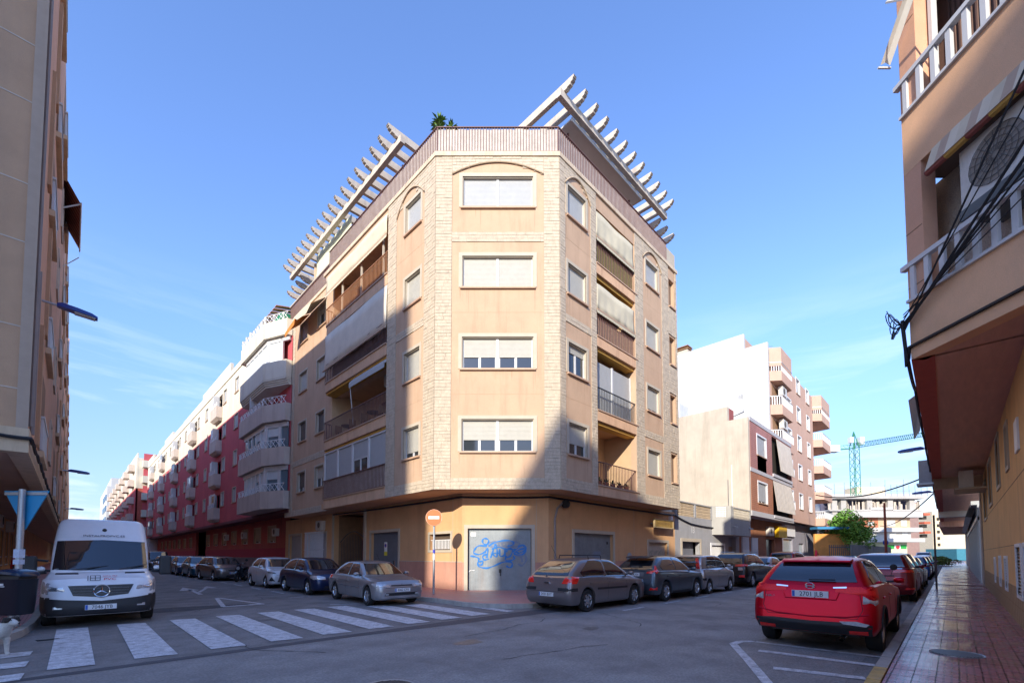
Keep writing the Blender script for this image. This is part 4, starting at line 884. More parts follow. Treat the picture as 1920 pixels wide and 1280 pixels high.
# cream side wall + brick front
T = thing('brick_house', 'three storey house with a streaked cream side wall and a red brick front', 'building', (36.9, 10.9, 0))
creamw = mat('streaked cream render', (.56, .49, .40), .93, .10, .8, .05, 60, .2, 80, dirt=(.34, .29, .22), dscale=.55, damt=.5)
brickm = mat('red brown glazed brick', (.44, .20, .17), .7, .14, 3); brickl = mat('orange brick', (.42, .18, .10), .8, .14, 3); bandm = mat('pale grey band', (.48, .47, .48), .8, .06, 3)
mb = MB(); mb.box((36.65, 10.92, 4.75), (37.0, 12.4, 12.2)); mb.box((36.65, 12.4, 4.0), (37.0, 26, 13.35)); mb.box((36.7, 11.86, 0), (37.0, 26, 4.75)); mb.build('side_wall', creamw, T)
W = MB(); holes = [(38.7, 41.1, 9.6, 11.2), (38.7, 41.1, 5.75, 7.4), (42.8, 49.1, 8.2, 11.9), (42.8, 49.1, 5.0, 8.0)]
F5.wall(W, 37.0, 49.3, 8.35, 12.0, -.3, 0, holes); W.build('wall', brickm, T)
W = MB(); F5.wall(W, 37.0, 49.3, 5.0, 8.05, -.3, 0, holes); W.build('wall', brickl, T)
mb = MB(); F5.box(mb, 36.9, 49.3, 12.0, 12.3, -.3, .04); F5.box(mb, 36.9, 49.3, 8.05, 8.35, -.3, .04); F5.box(mb, 36.9, 49.4, 4.6, 5.0, -1.2, .06); mb.build('band', bandm, T)
mb = MB(); mb.box((37.0, 12.38, 12.3), (38, 20, 13.3)); mb.build('roof_gable', mat('dark red render', (.36, .10, .09), .9), T)
mb = MB(); mb.box((37.0, 11.2, 4.7), (49.3, 25, 12.2)); mb.build('core', dark, T)
brick_rows = MB()   # recessed mortar lines of the brick front
for k in range(46):
    z = 5.05+k*.15
    if z < 12: F5.box(brick_rows, 37.02, 38.6, z, z+.02, .001, .006); F5.box(brick_rows, 41.2, 42.7, z, z+.02, .001, .006)
tag(brick_rows.build('brick_joints', mat('brick joint', (.24, .12, .09), .9), T), kind='stuff')
for z0, z1 in ((9.6, 11.2), (5.75, 7.4)): window(F5, T, 38.7, 41.1, z0, z1, shutf=1 if z0 > 8 else .9, sm=shutg if z0 > 8 else shutw, rec=.12, fm=white)
canv = mat('striped grey brown canvas', (.40, .34, .28), .9, .05, 2)
for z0, z1, u0 in ((8.95, 11.85, 44.2), (5.35, 8.0, 42.9)):
    mb = MB(); P = F5.P; 
    for i in range(14):
        a = u0+(49.0-u0)*i/14; b = u0+(49.0-u0)*(i+.78)/14; mb.hexa([P(a, z0, .32), P(b, z0, .32), P(b, z0, .34), P(a, z0, .34), P(a, z1, .02), P(b, z1, .02), P(b, z1, .04), P(a, z1, .04)])
    aw = mb.build('awning', mat('pale canvas stripe', (.55, .50, .44), .9), T)
    mb = MB(); mb.hexa([P(u0, z0, .30), P(49.0, z0, .30), P(49.0, z0, .315), P(u0, z0, .315), P(u0, z1, .0), P(49.0, z1, .0), P(49.0, z1, .015), P(u0, z1, .015)]); mb.build('awning_back', canv, aw)
    mb = MB(); F5.box(mb, 42.8, 49.1, z0-.6, z0-.35, -.05, .12); mb.build('balcony_edge', bandm, T)
# ground floor
W = MB(); GR.wall(W, 37.0, 49.3, 0, 4.6, -.3, 0, [(37.5, 38.9, .8, 3.0), (39.8, 41.4, .8, 3.0), (44.0, 46.6, -.1, 3.0)]); W.build('ground_floor_wall', mat('dark orange brick', (.34, .14, .07), .9, .12, 2), T)
for u in (37.5, 39.8):
    mb = MB()
    for i in range(9): GR.box(mb, u+.05+.17*i, u+.1+.17*i, .75, 3.0, .08, .12)
    for z in (.8, 1.9, 2.95): GR.box(mb, u, u+1.5, z, z+.05, .07, .13)
    mb.build('window_bars', white, T)
    mb = MB(); GR.box(mb, u, u+1.5, .8, 3.0, -.2, -.15); mb.build('window', mat('pale curtain', (.55, .55, .56), .9), T)
mb = MB(); GR.box(mb, 44.0, 46.6, .1, 3.0, -.3, -.25); mb.build('door', mat('black glass door', (.02, .03, .04), .15), T)
mb = MB(); GR.box(mb, 46.2, 49.0, 3.2, 4.25, .15, .5); tag(mb.build('shop_sign', mat('yellow plastic sign', (.85, .50, .02), .4, .03, 3)), 'bright yellow shop sign over the brick house doorway', 'sign')
ac(GR, 43.8, 3.3, .05, 'air conditioner beside the yellow shop sign', w=1.4, h=.8)
# ================================================================ TALL PINK BLOCK WITH WHITE SIDE WALL
pinkw = mat('pink tan render', (.56, .36, .27), .93, .08, 1, .05, 60); whitew = mat('white side render', (.56, .555, .54), .9, .05, .5, .03, 50, dirt=(.45, .45, .45), dscale=.25, damt=.25)
YP = 12.6; FP = Frame((0, YP, 0), (1, 0, 0), (0, -1, 0))
T = thing('apartment_block', 'tall pink tan apartment block with a plain white side wall and hexagonal balconies', 'building', (49.4, YP, 0))
mb = MB(); mb.box((49.0, YP+.02, 4), (49.4, YP+2.2, 23.0)); mb.box((49.0, YP+2.2, 4), (49.4, 27.5, 24.6)); mb.build('side_wall', whitew, T)
mb = MB(); mb.box((49.3, YP+2.3, 22.7), (62, 27, 24.4)); mb.box((49.4, YP+1.7, 5.3), (75, 30, 21.5)); mb.box((49.4, YP+1.7, 0), (75, 30, 5.3)); mb.build('core', pinkw, T)
W = MB(); fl = [6.3+3.45*k for k in range(5)]; hs = []
for z in fl: hs += [(55.9, 57.5, z+.6, z+2.4), (60.2, 61.9, z+.6, z+2.4), (65.1, 66.6, z+.6, z+2.4)]
FP.wall(W, 49.4, 68.5, 5.3, 22.3, -.3, 0, hs); FP.wall(W, 68.5, 75, 5.3, 22.3, -1.6, -1.3, []); W.build('wall', pinkw, T)
for z in fl:
    for a, b in ((55.9, 57.5), (60.2, 61.9), (65.1, 66.6)): window(FP, T, a, b, z+.6, z+2.4, shutf=.75, sm=shutw, fm=white, detail=False, rec=.2)
    for j, (a, b) in enumerate(((49.4, 54.6), (68.5, 75.0))):
        pts = [(a, YP), (a+.7, YP-.9), (b-.5, YP-.9), (b, YP+(1.3 if j else 0)), (a, YP+1.3)]
        mb = MB(); mb.prism([(x, y, z-1.0 if z > 7 else 5.3) for x, y in pts], (0, 0, 1.0+(0 if z > 7 else .0))); bl = mb.build('balcony', pinkw, T)
        mb = MB()
        for (x0, y0), (x1, y1) in zip(pts[:3], pts[1:4]):
            k = max(2, int(math.hypot(x1-x0, y1-y0)/.22))
            for i in range(k): t_ = i/k; x = x0+(x1-x0)*t_; y = y0+(y1-y0)*t_; mb.box((x, y, z), (x+.13, y+.06, z+.85))
            mb.tube([(x0, y0, z+.86), (x1, y1, z+.86)], .05, 4)
        mb.build('railing', white, bl)
    mb = MB(); FP.box(mb, 50.0, 53.8, z, z+2.2, .004, .02); mb.build('balcony_opening', brownin, T)
    ac(FP, 51.2, z+1.35, .3, ['lowest', 'second lowest', 'middle', 'second highest', 'highest'][fl.index(z)]+' air conditioner in the column of hexagonal pink balconies', w=1.6, h=.9, d=.4, rad=.35, group='air conditioners on the pink block balconies')
for a, b in ((49.4, 54.6), (68.5, 75.0)):
    pts = [(a, YP), (a+.7, YP-.9), (b-.5, YP-.9), (b, YP+1.3), (a, YP+1.3)]; mb = MB(); mb.prism([(x, y, 20.6) for x, y in pts], (0, 0, 1.9)); mb.build('roof_parapet', pinkw, T)
mb = MB()
for i in range(14): mb.tube([(68.5+.45*i, YP-1.3, 5.3), (68.5+.45*i, YP-1.05, 4.5)], .12, 5)
mb.build('eave_ribs', mat('rusty brown trim', (.35, .17, .12), .9), T)
W = MB(); FQ = Frame((0, YP+1, 0), (1, 0, 0), (0, -1, 0)); FQ.wall(W, 49.4, 75, 0, 5.3, -.3, 0, [(52, 55.5, -.1, 3.4), (57, 61, .6, 3.4), (64, 66.5, .6, 3)]); W.build('ground_floor_wall', mat('violet grey render', (.28, .27, .31), .9), T)
mb = MB(); FQ.box(mb, 52, 55.5, 0, 3.4, -.3, -.2); FQ.box(mb, 57, 61, .6, 3.4, -.3, -.2); FQ.box(mb, 64, 66.5, .6, 3, -.3, -.2); mb.build('shop_window', mat('pale shop glazing', (.35, .40, .42), .2), T)
mb = MB(); FQ.box(mb, 57.0, 61.5, 3.7, 5.0, .05, .2); tag(mb.build('shop_sign', white), 'white rectangular shop sign at the foot of the pink block', 'sign')
mb = MB(); mb.box((52, 22, 24.4), (53.2, 23.5, 26.4)); ch = tag(mb.build('chimney', trim, T))
mb = MB(); mb.box((51.9, 21.9, 26.5), (53.3, 23.6, 26.6)); mb.box((51.9, 21.9, 26.8), (53.3, 23.6, 26.9)); mb.box((52.5, 22.7, 26.3), (52.7, 22.9, 26.9)); mb.build('chimney_cap', brownin, T)
mb = MB(); mb.box((49.5, 26.2, 24.5), (50.9, 27.4, 25.6)); mb.build('chimney', mat('red brick chimney', (.4, .12, .08), .9), T)
mb = MB(); mb.tube([(49.02, 17.2, 14.0), (49.02, 17.2, 15.8), (48.9, 14.9, 16.4), (48.9, 14.9, 17.6)], .04, 5); mb.tube([(49.0, 17.2, 14.4), (49.0, 16.3, 16.0)], .03, 5); mb.build('wall_bracket', steel, T)
def antenna(x, y, z, h, label, r=.03, w=.7):
    mb = MB(); mb.tube([(x, y, z), (x, y, z+h)], r, 5)
    for i in range(5): mb.tube([(x-w*(1-.1*i)*.7, y+w*(1-.1*i)*.7, z+h-.12*i), (x+w*(1-.1*i)*.7, y-w*(1-.1*i)*.7, z+h-.12*i)], r*.5, 4)
    mb.tube([(x-.3, y-.3, z+h-.1), (x+.5, y+.5, z+h-.3)], r*.5, 4)
    return tag(mb.build('antenna', steel), label, 'antenna')
antenna(51.5, 24.3, 24.4, 4.2, 'tall television antenna beside the chimney on the white walled block')
antenna(48.9, 14.9, 17.4, .9, 'grid antenna on a bracket on the white side wall')
antenna(58.0, 15.0, 24.4, 2.0, 'short roof antenna at the top edge of the white side wall')
antenna(50.3, 26.8, 25.5, 1.5, 'small antenna by the red chimney at the white wall left end')
mb = MB(); mb.box((44, 19.5, 12), (46, 26, 17.2)); tag(mb.build('roof_cabin', mat('bluish white render', (.60, .62, .68), .9)), 'small pale roof cabin glimpsed between the corner block and the white wall', 'building')
# ================================================================ RED AND WHITE BLOCK, LEFT STREET
redw = mat('crimson render', (.52, .095, .11), .92, .10, .6, .05, 60, .2, 80, dirt=(.36, .06, .07), dscale=.4, damt=.5)
creamr = mat('cream render', (.66, .60, .49), .92, .07, .6, .04, 60, dirt=(.45, .36, .25), dscale=.5, damt=.4)
balc = mat('stained pale balcony', (.56, .48, .42), .9, .08, 1, .05, 60, dirt=(.34, .26, .2), dscale=.7, damt=.5)
XRD = 10.4; FD = Frame((XRD, 0, 0), (0, 1, 0), (-1, 0, 0))
T = thing('apartment_block', 'long crimson apartment block with cream top floors and projecting pale balconies', 'building', (XRD, 34, 0))
P12 = 12.65; bases = [54.1+P12*k for k in range(5)]; fls = [4.7, 8.1, 11.5, 14.9]
holes = []; wins = []
for b in bases:
    for k, z in enumerate(fls):
        for du in (-7.9, -3.5):
            if b+du > 42: wins.append((b+du-.6, b+du+.6, z+1.65, z+3.0, k))
        holes.append((b-2.4, b-.1, z+.2, z+2.9))
holes += [(w[0], w[1], w[2], w[3]) for w in wins]
W = MB(); FD.wall(W, 36, 112, 4.6, 14.65, -.3, 0, [h for h in holes if h[3] < 14.7]); W.build('wall', redw, T)
W = MB(); FD.wall(W, 36, 112, 14.65, 18.6, -.3, .01, [h for h in holes if h[2] > 14.6]); W.build('upper_wall', creamr, T)
mb = MB()
rng = random.Random(2); y = 40
while y < 112:
    L = rng.uniform(4, 9); z = 18.6+rng.choice([.6, 1.0, 1.5, .9]); FD.box(mb, y, min(y+L, 112), 18.6, z, -.25, -.0); y += L
FD.box(mb, 36, 112, 18.55, 18.62, -.3, .08); mb.build('roof_parapet', creamr, T)
mb = MB()
for y0 in (47, 62, 75, 88, 100): mb.box((14, y0, 18.5), (20, y0+5, 21.0))
mb.build('stair_tower', creamr, T)
mb = MB(); mb.box((XRD+.7, 33, 4.75), (24, 112, 18.4)); mb.box((XRD+1.6, 36, 0), (24, 112, 4.7)); mb.build('core', dark, T)
for w in wins: window(FD, T, w[0], w[1], w[2], w[3], shutf=rng.choice([1, .8, .6, 1, .9, .3]), sm=shutw, fm=creamr, wsurr=.05, rec=.12, detail=w[0] < 60, sill=w[0] < 75, panes=1)
def xrail(F, u0, u1, z0, z1, n, par, m=white):
    mb = MB(); k = max(1, round((u1-u0)/.45)); d = (u1-u0)/k
    for i in range(k):
        a = F.P(u0+i*d, z0, n); b = F.P(u0+(i+1)*d, z1, n); c = F.P(u0+i*d, z1, n); e = F.P(u0+(i+1)*d, z0, n); mb.tube([a, b], .02, 4); mb.tube([c, e], .02, 4)
    for i in range(0, k+1, 2): mb.tube([F.P(u0+i*d, z0, n), F.P(u0+i*d, z1, n)], .022, 4)
    mb.tube([F.P(u0, z1, n), F.P(u1, z1, n)], .03, 4); return mb.build('railing', m, par)
for bi, b in enumerate(bases):
    for k, z in enumerate(fls):
        # parapet box with tapered underside
        P = FD.P; mb = MB(); u0, u1 = b-2.6, b+.1; zb = z+.15
        mb.hexa([P(u0+.2, zb, 0), P(u1-.2, zb, 0), P(u1-.2, zb, .3), P(u0+.2, zb, .3), P(u0, zb+.25, 0), P(u1, zb+.25, 0), P(u1, zb+.25, .55), P(u0, zb+.25, .55)])
        FD.box(mb, u0, u1, zb+.25, zb+1.35, .0, .55); bl = mb.build('balcony', balc, T)
        xrail(FD, u0+.05, u1-.05, zb+1.37, zb+1.75, .51, bl)
        c = (bi*3+k*5) % 4
        mb = MB(); FD.box(mb, b-1.0, b-.9, zb+1.35, z+2.95, -.02, .5); FD.box(mb, b-.9, b+.05, zb+1.75, z+2.9, .42, .46)
        if c == 0: FD.box(mb, u0+.1, b-1.0, zb+1.75, z+2.9, .42, .46)
        mb.build('enclosure_panel', pvc, bl)
        mb = MB(); FD.box(mb, b-2.4, b-.1, z+.4, z+2.9, -.6, -.55); mb.build('balcony_opening', redw if k < 3 else brownin, T)
        mb = MB(); FD.box(mb, b-1.9, b-1.0, z+.4, z+2.5, -.54, -.5); mb.build('balcony_door', glass, T)
        if c == 0:
            mb = MB(); FD.box(mb, b-2.2, b-1.3, zb+1.9, z+2.7, .46, .48); mb.build('pane', glass, bl)
# near bay
XB2 = 9.1; FY = Frame((XB2, 0, 0), (0, 1, 0), (-1, 0, 0))
YA, YM, YN = 40.0, 33.6, 31.6; XE = 9.95
zb_ = [4.7, 7.68, 10.68, 13.65, 16.6]
FCH = Frame((XB2, YM, 0), Vector((XE-XB2, YN-YM, 0)).normalized(), Vector((-(YM-YN), -(XE-XB2), 0)).normalized()); LCH = math.hypot(XE-XB2, YM-YN)
for k, z in enumerate(zb_):
    h = 1.2 if k < 4 else 1.1; mb = MB(); o = .0 if k != 3 else .0
    pts = [(XRD, YA), (XB2, YA-.5), (XB2, YM), (XE, YN), (XRD, YN)]
    mb.prism([(x, y, z) for x, y in pts], (0, 0, h)); bl = mb.build('balcony', balc if k < 3 else creamr, T)
    if k == 3:
        for s in range(4):
            mb = MB(); q = .06*s; mb.prism([(x+(q if x < XRD else 0), y, z-.12*(s+1)) for x, y in pts], (0, 0, .1)); mb.build('moulding', creamr, bl)
    if k != 3:
        xrail(FY, YM, YA-.5, z+h+.02, z+h+.5, -.05, bl); xrail(FCH, 0, LCH, z+h+.02, z+h+.5, -.05, bl)
    if k in (0, 1, 3):
        mb = MB(); mb2 = MB(); mb3 = MB(); z0 = z+h; z1 = z+2.95
        n = 5; 
        for i in range(n):
            a = YM+(YA-1.2-YM)*i/n; b = YM+(YA-1.2-YM)*(i+1)/n
            FY.box(mb, a, a+.12, z0, z1, -.35, -.22); FY.box(mb, a+.12, b, z1-.3, z1, -.35, -.22)
            if k == 3: FY.box(mb2, a+.12, b, z0, z1-.3, -.3, -.27)
            elif i < 2 or (k == 0): slats(FY, mb2, a+.12, b, z0+(.9 if i == 1 else 0), z1-.3, -.3)
            if k != 3: FY.box(mb3, a+.12, b, z0, z1-.3, -.34, -.32)
        FCH.box(mb, 0.02, .3, z0, z1, -.35, -.22); FCH.box(mb, LCH*.62, LCH*.72, z0, z1, -.35, -.22); FCH.box(mb, .3, LCH, z1-.3, z1, -.35, -.22)
        if k == 3: FCH.box(mb2, .3, LCH*.62, z0, z1-.3, -.3, -.27)
        else: slats(FCH, mb2, .3, LCH*.62, z0+.85, z1-.3, -.3); FCH.box(mb3, .3, LCH, z0, z1-.3, -.34, -.32)
        mb.build('enclosure_frame', pvc, bl); mb2.build('shutter', mat('pale bluish shutter', (.66, .72, .74), .5, .04, 3), bl)
        if mb3.v: mb3.build('pane', mat('bluish glass', (.10, .16, .20), .08, 0, spec=.8), bl)
    if k == 2:
        mb = MB(); FY.box(mb, YM+3.4, YM+3.5, z+h, z+2.95, -1.2, -.1); mb.build('partition', pvc, bl)
mb = MB(); FY.box(mb, YN, YA-.2, 4.8, 17.0, -1.25, -1.21); mb.build('bay_inner_wall', redw, T)
mb = MB(); mb.box((XRD-.02, 32.7, 4.7), (XRD+.3, 36.0, 17.7)); mb.build('wall_end', creamr, T)
# roof canopies
mb = MB()
for i in range(7):
    a = 32.8+.55*i; mb.hexa([(9.6, a, 18.9), (11.8, a, 19.4), (11.8, a+.4, 19.4), (9.6, a+.4, 18.9), (9.6, a, 18.95), (11.8, a, 19.45), (11.8, a+.4, 19.45), (9.6, a+.4, 18.95)])
t = mb.build('roof_awning', mat('striped red brown canvas', (.42, .20, .12), .9)); tag(t, 'striped brown awning over the roof terrace at the near end of the crimson block', 'awning')
mb = MB(); mb.box((9.9, 32.6, 17.8), (11.6, 36, 18.5)); tag(mb.build('shade_net', mat('green shade net', (.02, .20, .10), .9)), 'green shade net behind the roof terrace railing of the crimson block', 'net')
for y0 in (43, 44.2, 45.3):
    mb = MB(); mb.tube([(10.6, y0, 18.5), (10.6, y0, 21.0)], .09, 5); tag(mb.build('roof_post', creamr), 'slim pale post on the crimson block roof, '+{43: 'nearest of three', 44.2: 'middle of three', 45.3: 'farthest of three'}[y0], 'post', group='roof posts of the crimson block')
# ground floor
XGR = 11.5; FG = Frame((XGR, 0, 0), (0, 1, 0), (-1, 0, 0)); W = MB(); hs = [(38.0+3.9*i, 39.9+3.9*i, 2.55, 3.85) for i in range(7)]+[(72+4.4*i, 74+4.4*i, 2.5, 3.8) for i in range(7)]
FG.wall(W, 35.7, 63.5, 0, 4.6, -.3, 0, [h for h in hs if h[1] < 66]); FG.wall(W, 69.5, 105, 0, 4.6, -.3, 0, [h for h in hs if h[0] > 70]); W.build('ground_floor_wall', mat('crimson orange plinth render', (.42, .09, .07), .92, .1, .6, dirt=(.2, .05, .04)), T)
for h in hs:
    if 62 < h[0] < 70: continue
    window(FG, T, h[0], h[1], h[2], h[3], shutf=.85, sm=mat('tan roller blind', (.42, .32, .22), .7), fm=mat('tan trim', (.50, .34, .22), .8), wsurr=.08, detail=False, sill=False)
mb = MB(); FG.box(mb, 35.7, 63.5, .1, 2.1, .003, .03); FG.box(mb, 69.5, 105, .1, 2.1, .003, .03); mb.build('dado', mat('deep crimson dado', (.40, .04, .06), .9, .06, 1), T)
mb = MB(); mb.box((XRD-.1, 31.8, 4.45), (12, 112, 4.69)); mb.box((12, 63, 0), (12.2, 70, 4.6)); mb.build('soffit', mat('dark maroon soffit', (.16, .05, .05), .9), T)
mb = MB(); mb.box((10.3, 105, .1), (12, 112, 4.6)); mb.build('end_pier', mat('pale grey pier', (.5, .48, .48), .9), T)
ac(FG, 37.2, 3.1, 0, 'air conditioner on the crimson ground floor near the corner block', rad=.2); ac(FG, 46.0, 3.1, .02, 'air conditioner on the crimson ground floor between tan blinds', rad=.2); ac(FG, 52.5, 3.1, .02, 'air conditioner on the crimson ground floor farther along', rad=.2)
t = thing('fence', 'low grey fence of thin bars along the foot of the crimson block', 'fence', (10.6, 37, H))
mb = MB()
for i in range(140): mb.box((10.6, 36.5+.22*i, H), (10.64, 36.55+.22*i, 1.35))
mb.box((10.59, 36.5, 1.3), (10.65, 67.3, 1.36)); tag(mb.build('bars', mat('brown grey bars', (.25, .20, .18), .7), t), kind='stuff')
# second crimson block and the white block at the end
T = thing('apartment_block', 'second crimson and cream block farther down the left street with a sunlit end wall', 'building', (9.1, 118, 0))
W = MB(); F2 = Frame((9.1, 0, 0), (0, 1, 0), (-1, 0, 0)); h2 = [(126+6.5*i, 127.8+6.5*i, z+1.2, z+2.9) for i in range(12) for z in (4.8, 8.3, 11.8)]
F2.wall(W, 118, 205, 4.6, 15.2, -.3, 0, h2); W.build('wall', redw, T)
mb = MB(); F2.box(mb, 118, 205, 15.2, 21.0, -.3, .02); F2.box(mb, 118, 160, 21, 22.5, -.3, -.1); mb.build('upper_wall', creamr, T)
for i in range(7):
    for z in (5.2, 8.7, 12.2, 15.8, 19.0):
        mb = MB(); F2.box(mb, 121+12*i, 125+12*i, z, z+1.4, .0, 1.0); mb.build('balcony', balc, T)
mb = MB()
for h in h2: F2.box(mb, h[0], h[1], h[2], h[3], -.2, -.1)
mb.build('windows', shutw, T)
mb = MB(); mb.box((9.12, 118, 4.6), (16, 118.3, 15.2)); mb.build('end_wall', mat('sunlit coral render', (.45, .10, .07), .9), T)
mb = MB(); mb.box((9.1, 118, 0), (16, 118.3, 4.6)); mb.box((9.1, 118.02, 15.2), (16, 118.3, 21.5)); mb.build('end_wall_pale', creamr, T)
for z in (5.8, 9.3, 12.8, 16.3, 19.5):
    mb = MB(); mb.box((10.0, 116.7, z), (12.4, 118, z+1.4)); mb.build('balcony', creamr, T); mb = MB(); mb.box((10.2, 117.95, z+1.4), (12.3, 118.02, z+3)); mb.build('balcony_opening', redw, T)
mb = MB(); mb.box((9.5, 118.4, 4.6), (20, 205, 20.5)); mb.box((10.6, 118.4, 0), (20, 205, 4.6)); mb.build('core', dark, T)
T = thing('apartment_block', 'white apartment block with blue windows closing the left street', 'building', (8.5, 215, 0))
mb = MB(); mb.box((8.6, 212, 0), (19, 260, 26)); mb.box((9.6, 212.1, 26), (16, 240, 29)); mb.build('wall', whitew, T)
for z in (13, 17, 21, 25)[:3]:
    for y in (213, 221, 229):
        mb = MB(); mb.box((8.3, y, z), (8.62, y+4, z+2)); mb.build('window', mat('blue window', (.08, .16, .28), .2), T)
mb = MB(); mb.box((9.6, 211.8, 13.2), (12.6, 212, 15.4)); mb.box((9.6, 211.8, 19), (12.6, 212, 21)); mb.build('window', mat('blue window', (.08, .16, .28)), T)
# ================================================================ NEAR LEFT BUILDING
brownw = mat('brown scratched render', (.54, .335, .20), .93, .10, 1.0, .14, 110, .5, 130, dirt=(.40, .27, .19), dscale=.5, damt=.4)
brownp = mat('pink brown render', (.66, .38, .25), .93, .10, 1.0, .08, 100, .3, 130)
belt = mat('tan belt course', (.62, .46, .30), .9, .1, 2, dirt=(.35, .24, .15), damt=.5)
joint = mat('pale mortar joint', (.60, .50, .40), .9)
T = thing('apartment_block', 'brown rendered apartment block at the left edge, its street front seen edge on', 'building', (-.68, 13, 0))
XN, YN_ = -.68, 13.0; FN = Frame((0, YN_, 0), (1, 0, 0), (0, -1, 0)); FW = Frame((XN, 0, 0), (0, 1, 0), (1, 0, 0))
mb = MB(); mb.box((-14, YN_, 4.1), (XN-.004, YN_+.3, 19.6)); mb.build('front_wall', brownw, T)
mb = MB(); mb.box((XN-.3, YN_+.3, 4.1), (XN, 75, 19.6)); mb.build('street_wall', brownp, T)
mb = MB(); mb.box((XN-.3, 75, 4.1), (XN, 190, 18.0)); mb.build('street_wall', brownw, T)
mb = MB(); mb.box((-14, YN_+.3, 3.7), (XN-.3, 190, 3.9)); mb.build('soffit', mat('brown soffit', (.46, .31, .22), .9, .1, 1), T)
mb = MB(); mb.box((-14, YN_-.04, 3.62), (XN+.03, YN_+.26, 4.1)); mb.box((XN-.27, YN_+.26, 3.62), (XN+.03, 190, 4.1)); mb.build('belt_course', belt, T)
mb = MB(); mb.box((-14, YN_+.3, 19.2), (XN-.3, 190, 19.5)); mb.build('roof', brownw, T)
mb = MB()
for z in (4.87, 6.12, 7.85, 9.06, 10.78, 12.0, 13.7, 14.9, 16.6, 17.8): FN.box(mb, -14, XN-.16, z, z+.022, .001, .007)
mb.build('render_joint', joint, T)
mb = MB(); FN.box(mb, XN-.16, XN, 4.1, 19.6, .0, .025); FN.box(mb, XN-.035, XN+.01, 4.1, 19.6, .025, .04); mb.build('corner_strip', mat('pale corner strip', (.46, .34, .25), .9, .06, 3), T)
mb = MB(); mb.tube([(XN+.03, YN_+.2, 4.2), (XN+.03, YN_+.2, 19.4)], .035, 6); mb.tube([(XN+.03, YN_+.55, 4.1), (XN+.03, YN_+.55, 7.6)], .05, 6); mb.build('drainpipe', mat('grey brown pipe', (.28, .24, .22)), T)
rng = random.Random(8)
for k in range(5):
    z = 4.1+3.2*k
    for i in range(12):
        y = 16.5+6.2*i+(1.5 if k % 2 else 0)
        if i % 2 == 0 or k == 4:
            mb = MB(); FW.box(mb, y, y+2.6, z+.0, z+.16, .0, .12); b = mb.build('balcony', belt, T)
            if i < 6:
                mb = MB()
                for j in range(18): FW.box(mb, y+.05+j*.145, y+.10+j*.145, z+.2, z+1.0, .04, .09)
                FW.box(mb, y, y+2.6, z+1.0, z+1.06, .03, .11); mb.build('railing', pvc, b)
            mb = MB(); FW.box(mb, y, y+2.6, z+.2, z+2.4, -.02, .004); mb.build('balcony_opening', brownin, T)
        else:
            mb = MB(); FW.ring(mb, y+.5, y+1.7, z+1.0, z+2.3, .12, .0, .05); w = mb.build('window', joint, T)
            mb = MB(); FW.box(mb, y+.5, y+1.7, z+1.0, z+2.3, .002, .015); mb.build('shutter', shutw, w)
        if i % 3 == 0: mb = MB(); FW.box(mb, y-1.2, y-.8, z+.1, z+3.0, .0, .07); mb.build('pilaster', brownw, T)
# ground floor
XG0 = -2.7; FWG = Frame((XG0, 0, 0), (0, 1, 0), (1, 0, 0)); hs = [(17.5+3.1*i, 18.9+3.1*i, 1.0, 2.9) for i in range(12)]
W = MB(); FWG.wall(W, 14.2, 60, 0, 3.7, -.3, 0, hs); W.box((-14, 14.2, 0), (XG0-.3, 14.5, 3.7)); W.box((XG0-.3, 60, 0), (XG0, 190, 3.7)); W.build('ground_floor_wall', mat('ochre ground floor render', (.70, .42, .18), .93, .12, 1, .08, 80, dirt=(.28, .17, .09), damt=.5), T)
for h in hs:
    mb = MB(); FWG.ring(mb, h[0], h[1], h[2], h[3], .08, -.02, .03); w = mb.build('window', mat('tan trim', (.50, .34, .22)), T)
    mb = MB(); slats(FWG, mb, h[0], h[1], h[2]+.5, h[3], -.08, .09); mb.build('shutter', mat('tan roller blind', (.42, .32, .22)), w)
    mb = MB(); FWG.box(mb, h[0], h[1], h[2], h[2]+.05, -.1, .06); FWG.box(mb, h[0], h[1], h[2]+.45, h[2]+.5, -.1, .0); mb.build('sill', white, w)
    mb = MB(); FWG.box(mb, h[0], h[1], h[2], h[2]+.5, -.15, -.12); mb.build('pane', mat('net curtain pane', (.45, .45, .43), .3), w)
for i, y in enumerate((21.5, 26.3, 33, 39)):
    ac(FWG, y, 3.0, .0, ['air conditioner under the left overhang nearest the give way sign', 'second air conditioner under the left overhang', 'third air conditioner under the left overhang', 'farthest air conditioner under the left overhang'][i], group='air conditioners under the left overhang')
cable([(-5, YN_-.09, 4.02), (-1.4, YN_-.09, 3.96), (XN+.06, YN_-.09, 3.9), (XN+.08, YN_+.3, 3.85)], 'black cable bundle along the front of the brown block', .035, .03)
cable([(XN+.08, YN_+.3, 3.85)]+[(XN+.09, YN_+1.5*i, 3.86-.03*(i % 2)) for i in range(1, 30)], 'black cable bundle running along the brown block street front', .03, .06, n=5)
t = thing('awning', 'red and brown striped awning folded out high on the brown block street front', 'awning', (XN, 26, 16))
mb = MB()
for i in range(12):
    y = 25.5+i*.33; mb.add([(XN, y, 17.3), (XN, y+.18, 17.3), (-.14, y+.18, 16.3), (-.14, y, 16.3)], [(0, 1, 2, 3)]); mb.add([(-.14, y, 16.3), (-.14, y+.18, 16.3), (-.13, y+.18, 15.9), (-.13, y, 15.9)], [(0, 1, 2, 3)])
o = mb.build('canvas', mat('maroon canvas', (.28, .04, .04), .9), t, recalc=False)
mb = MB()
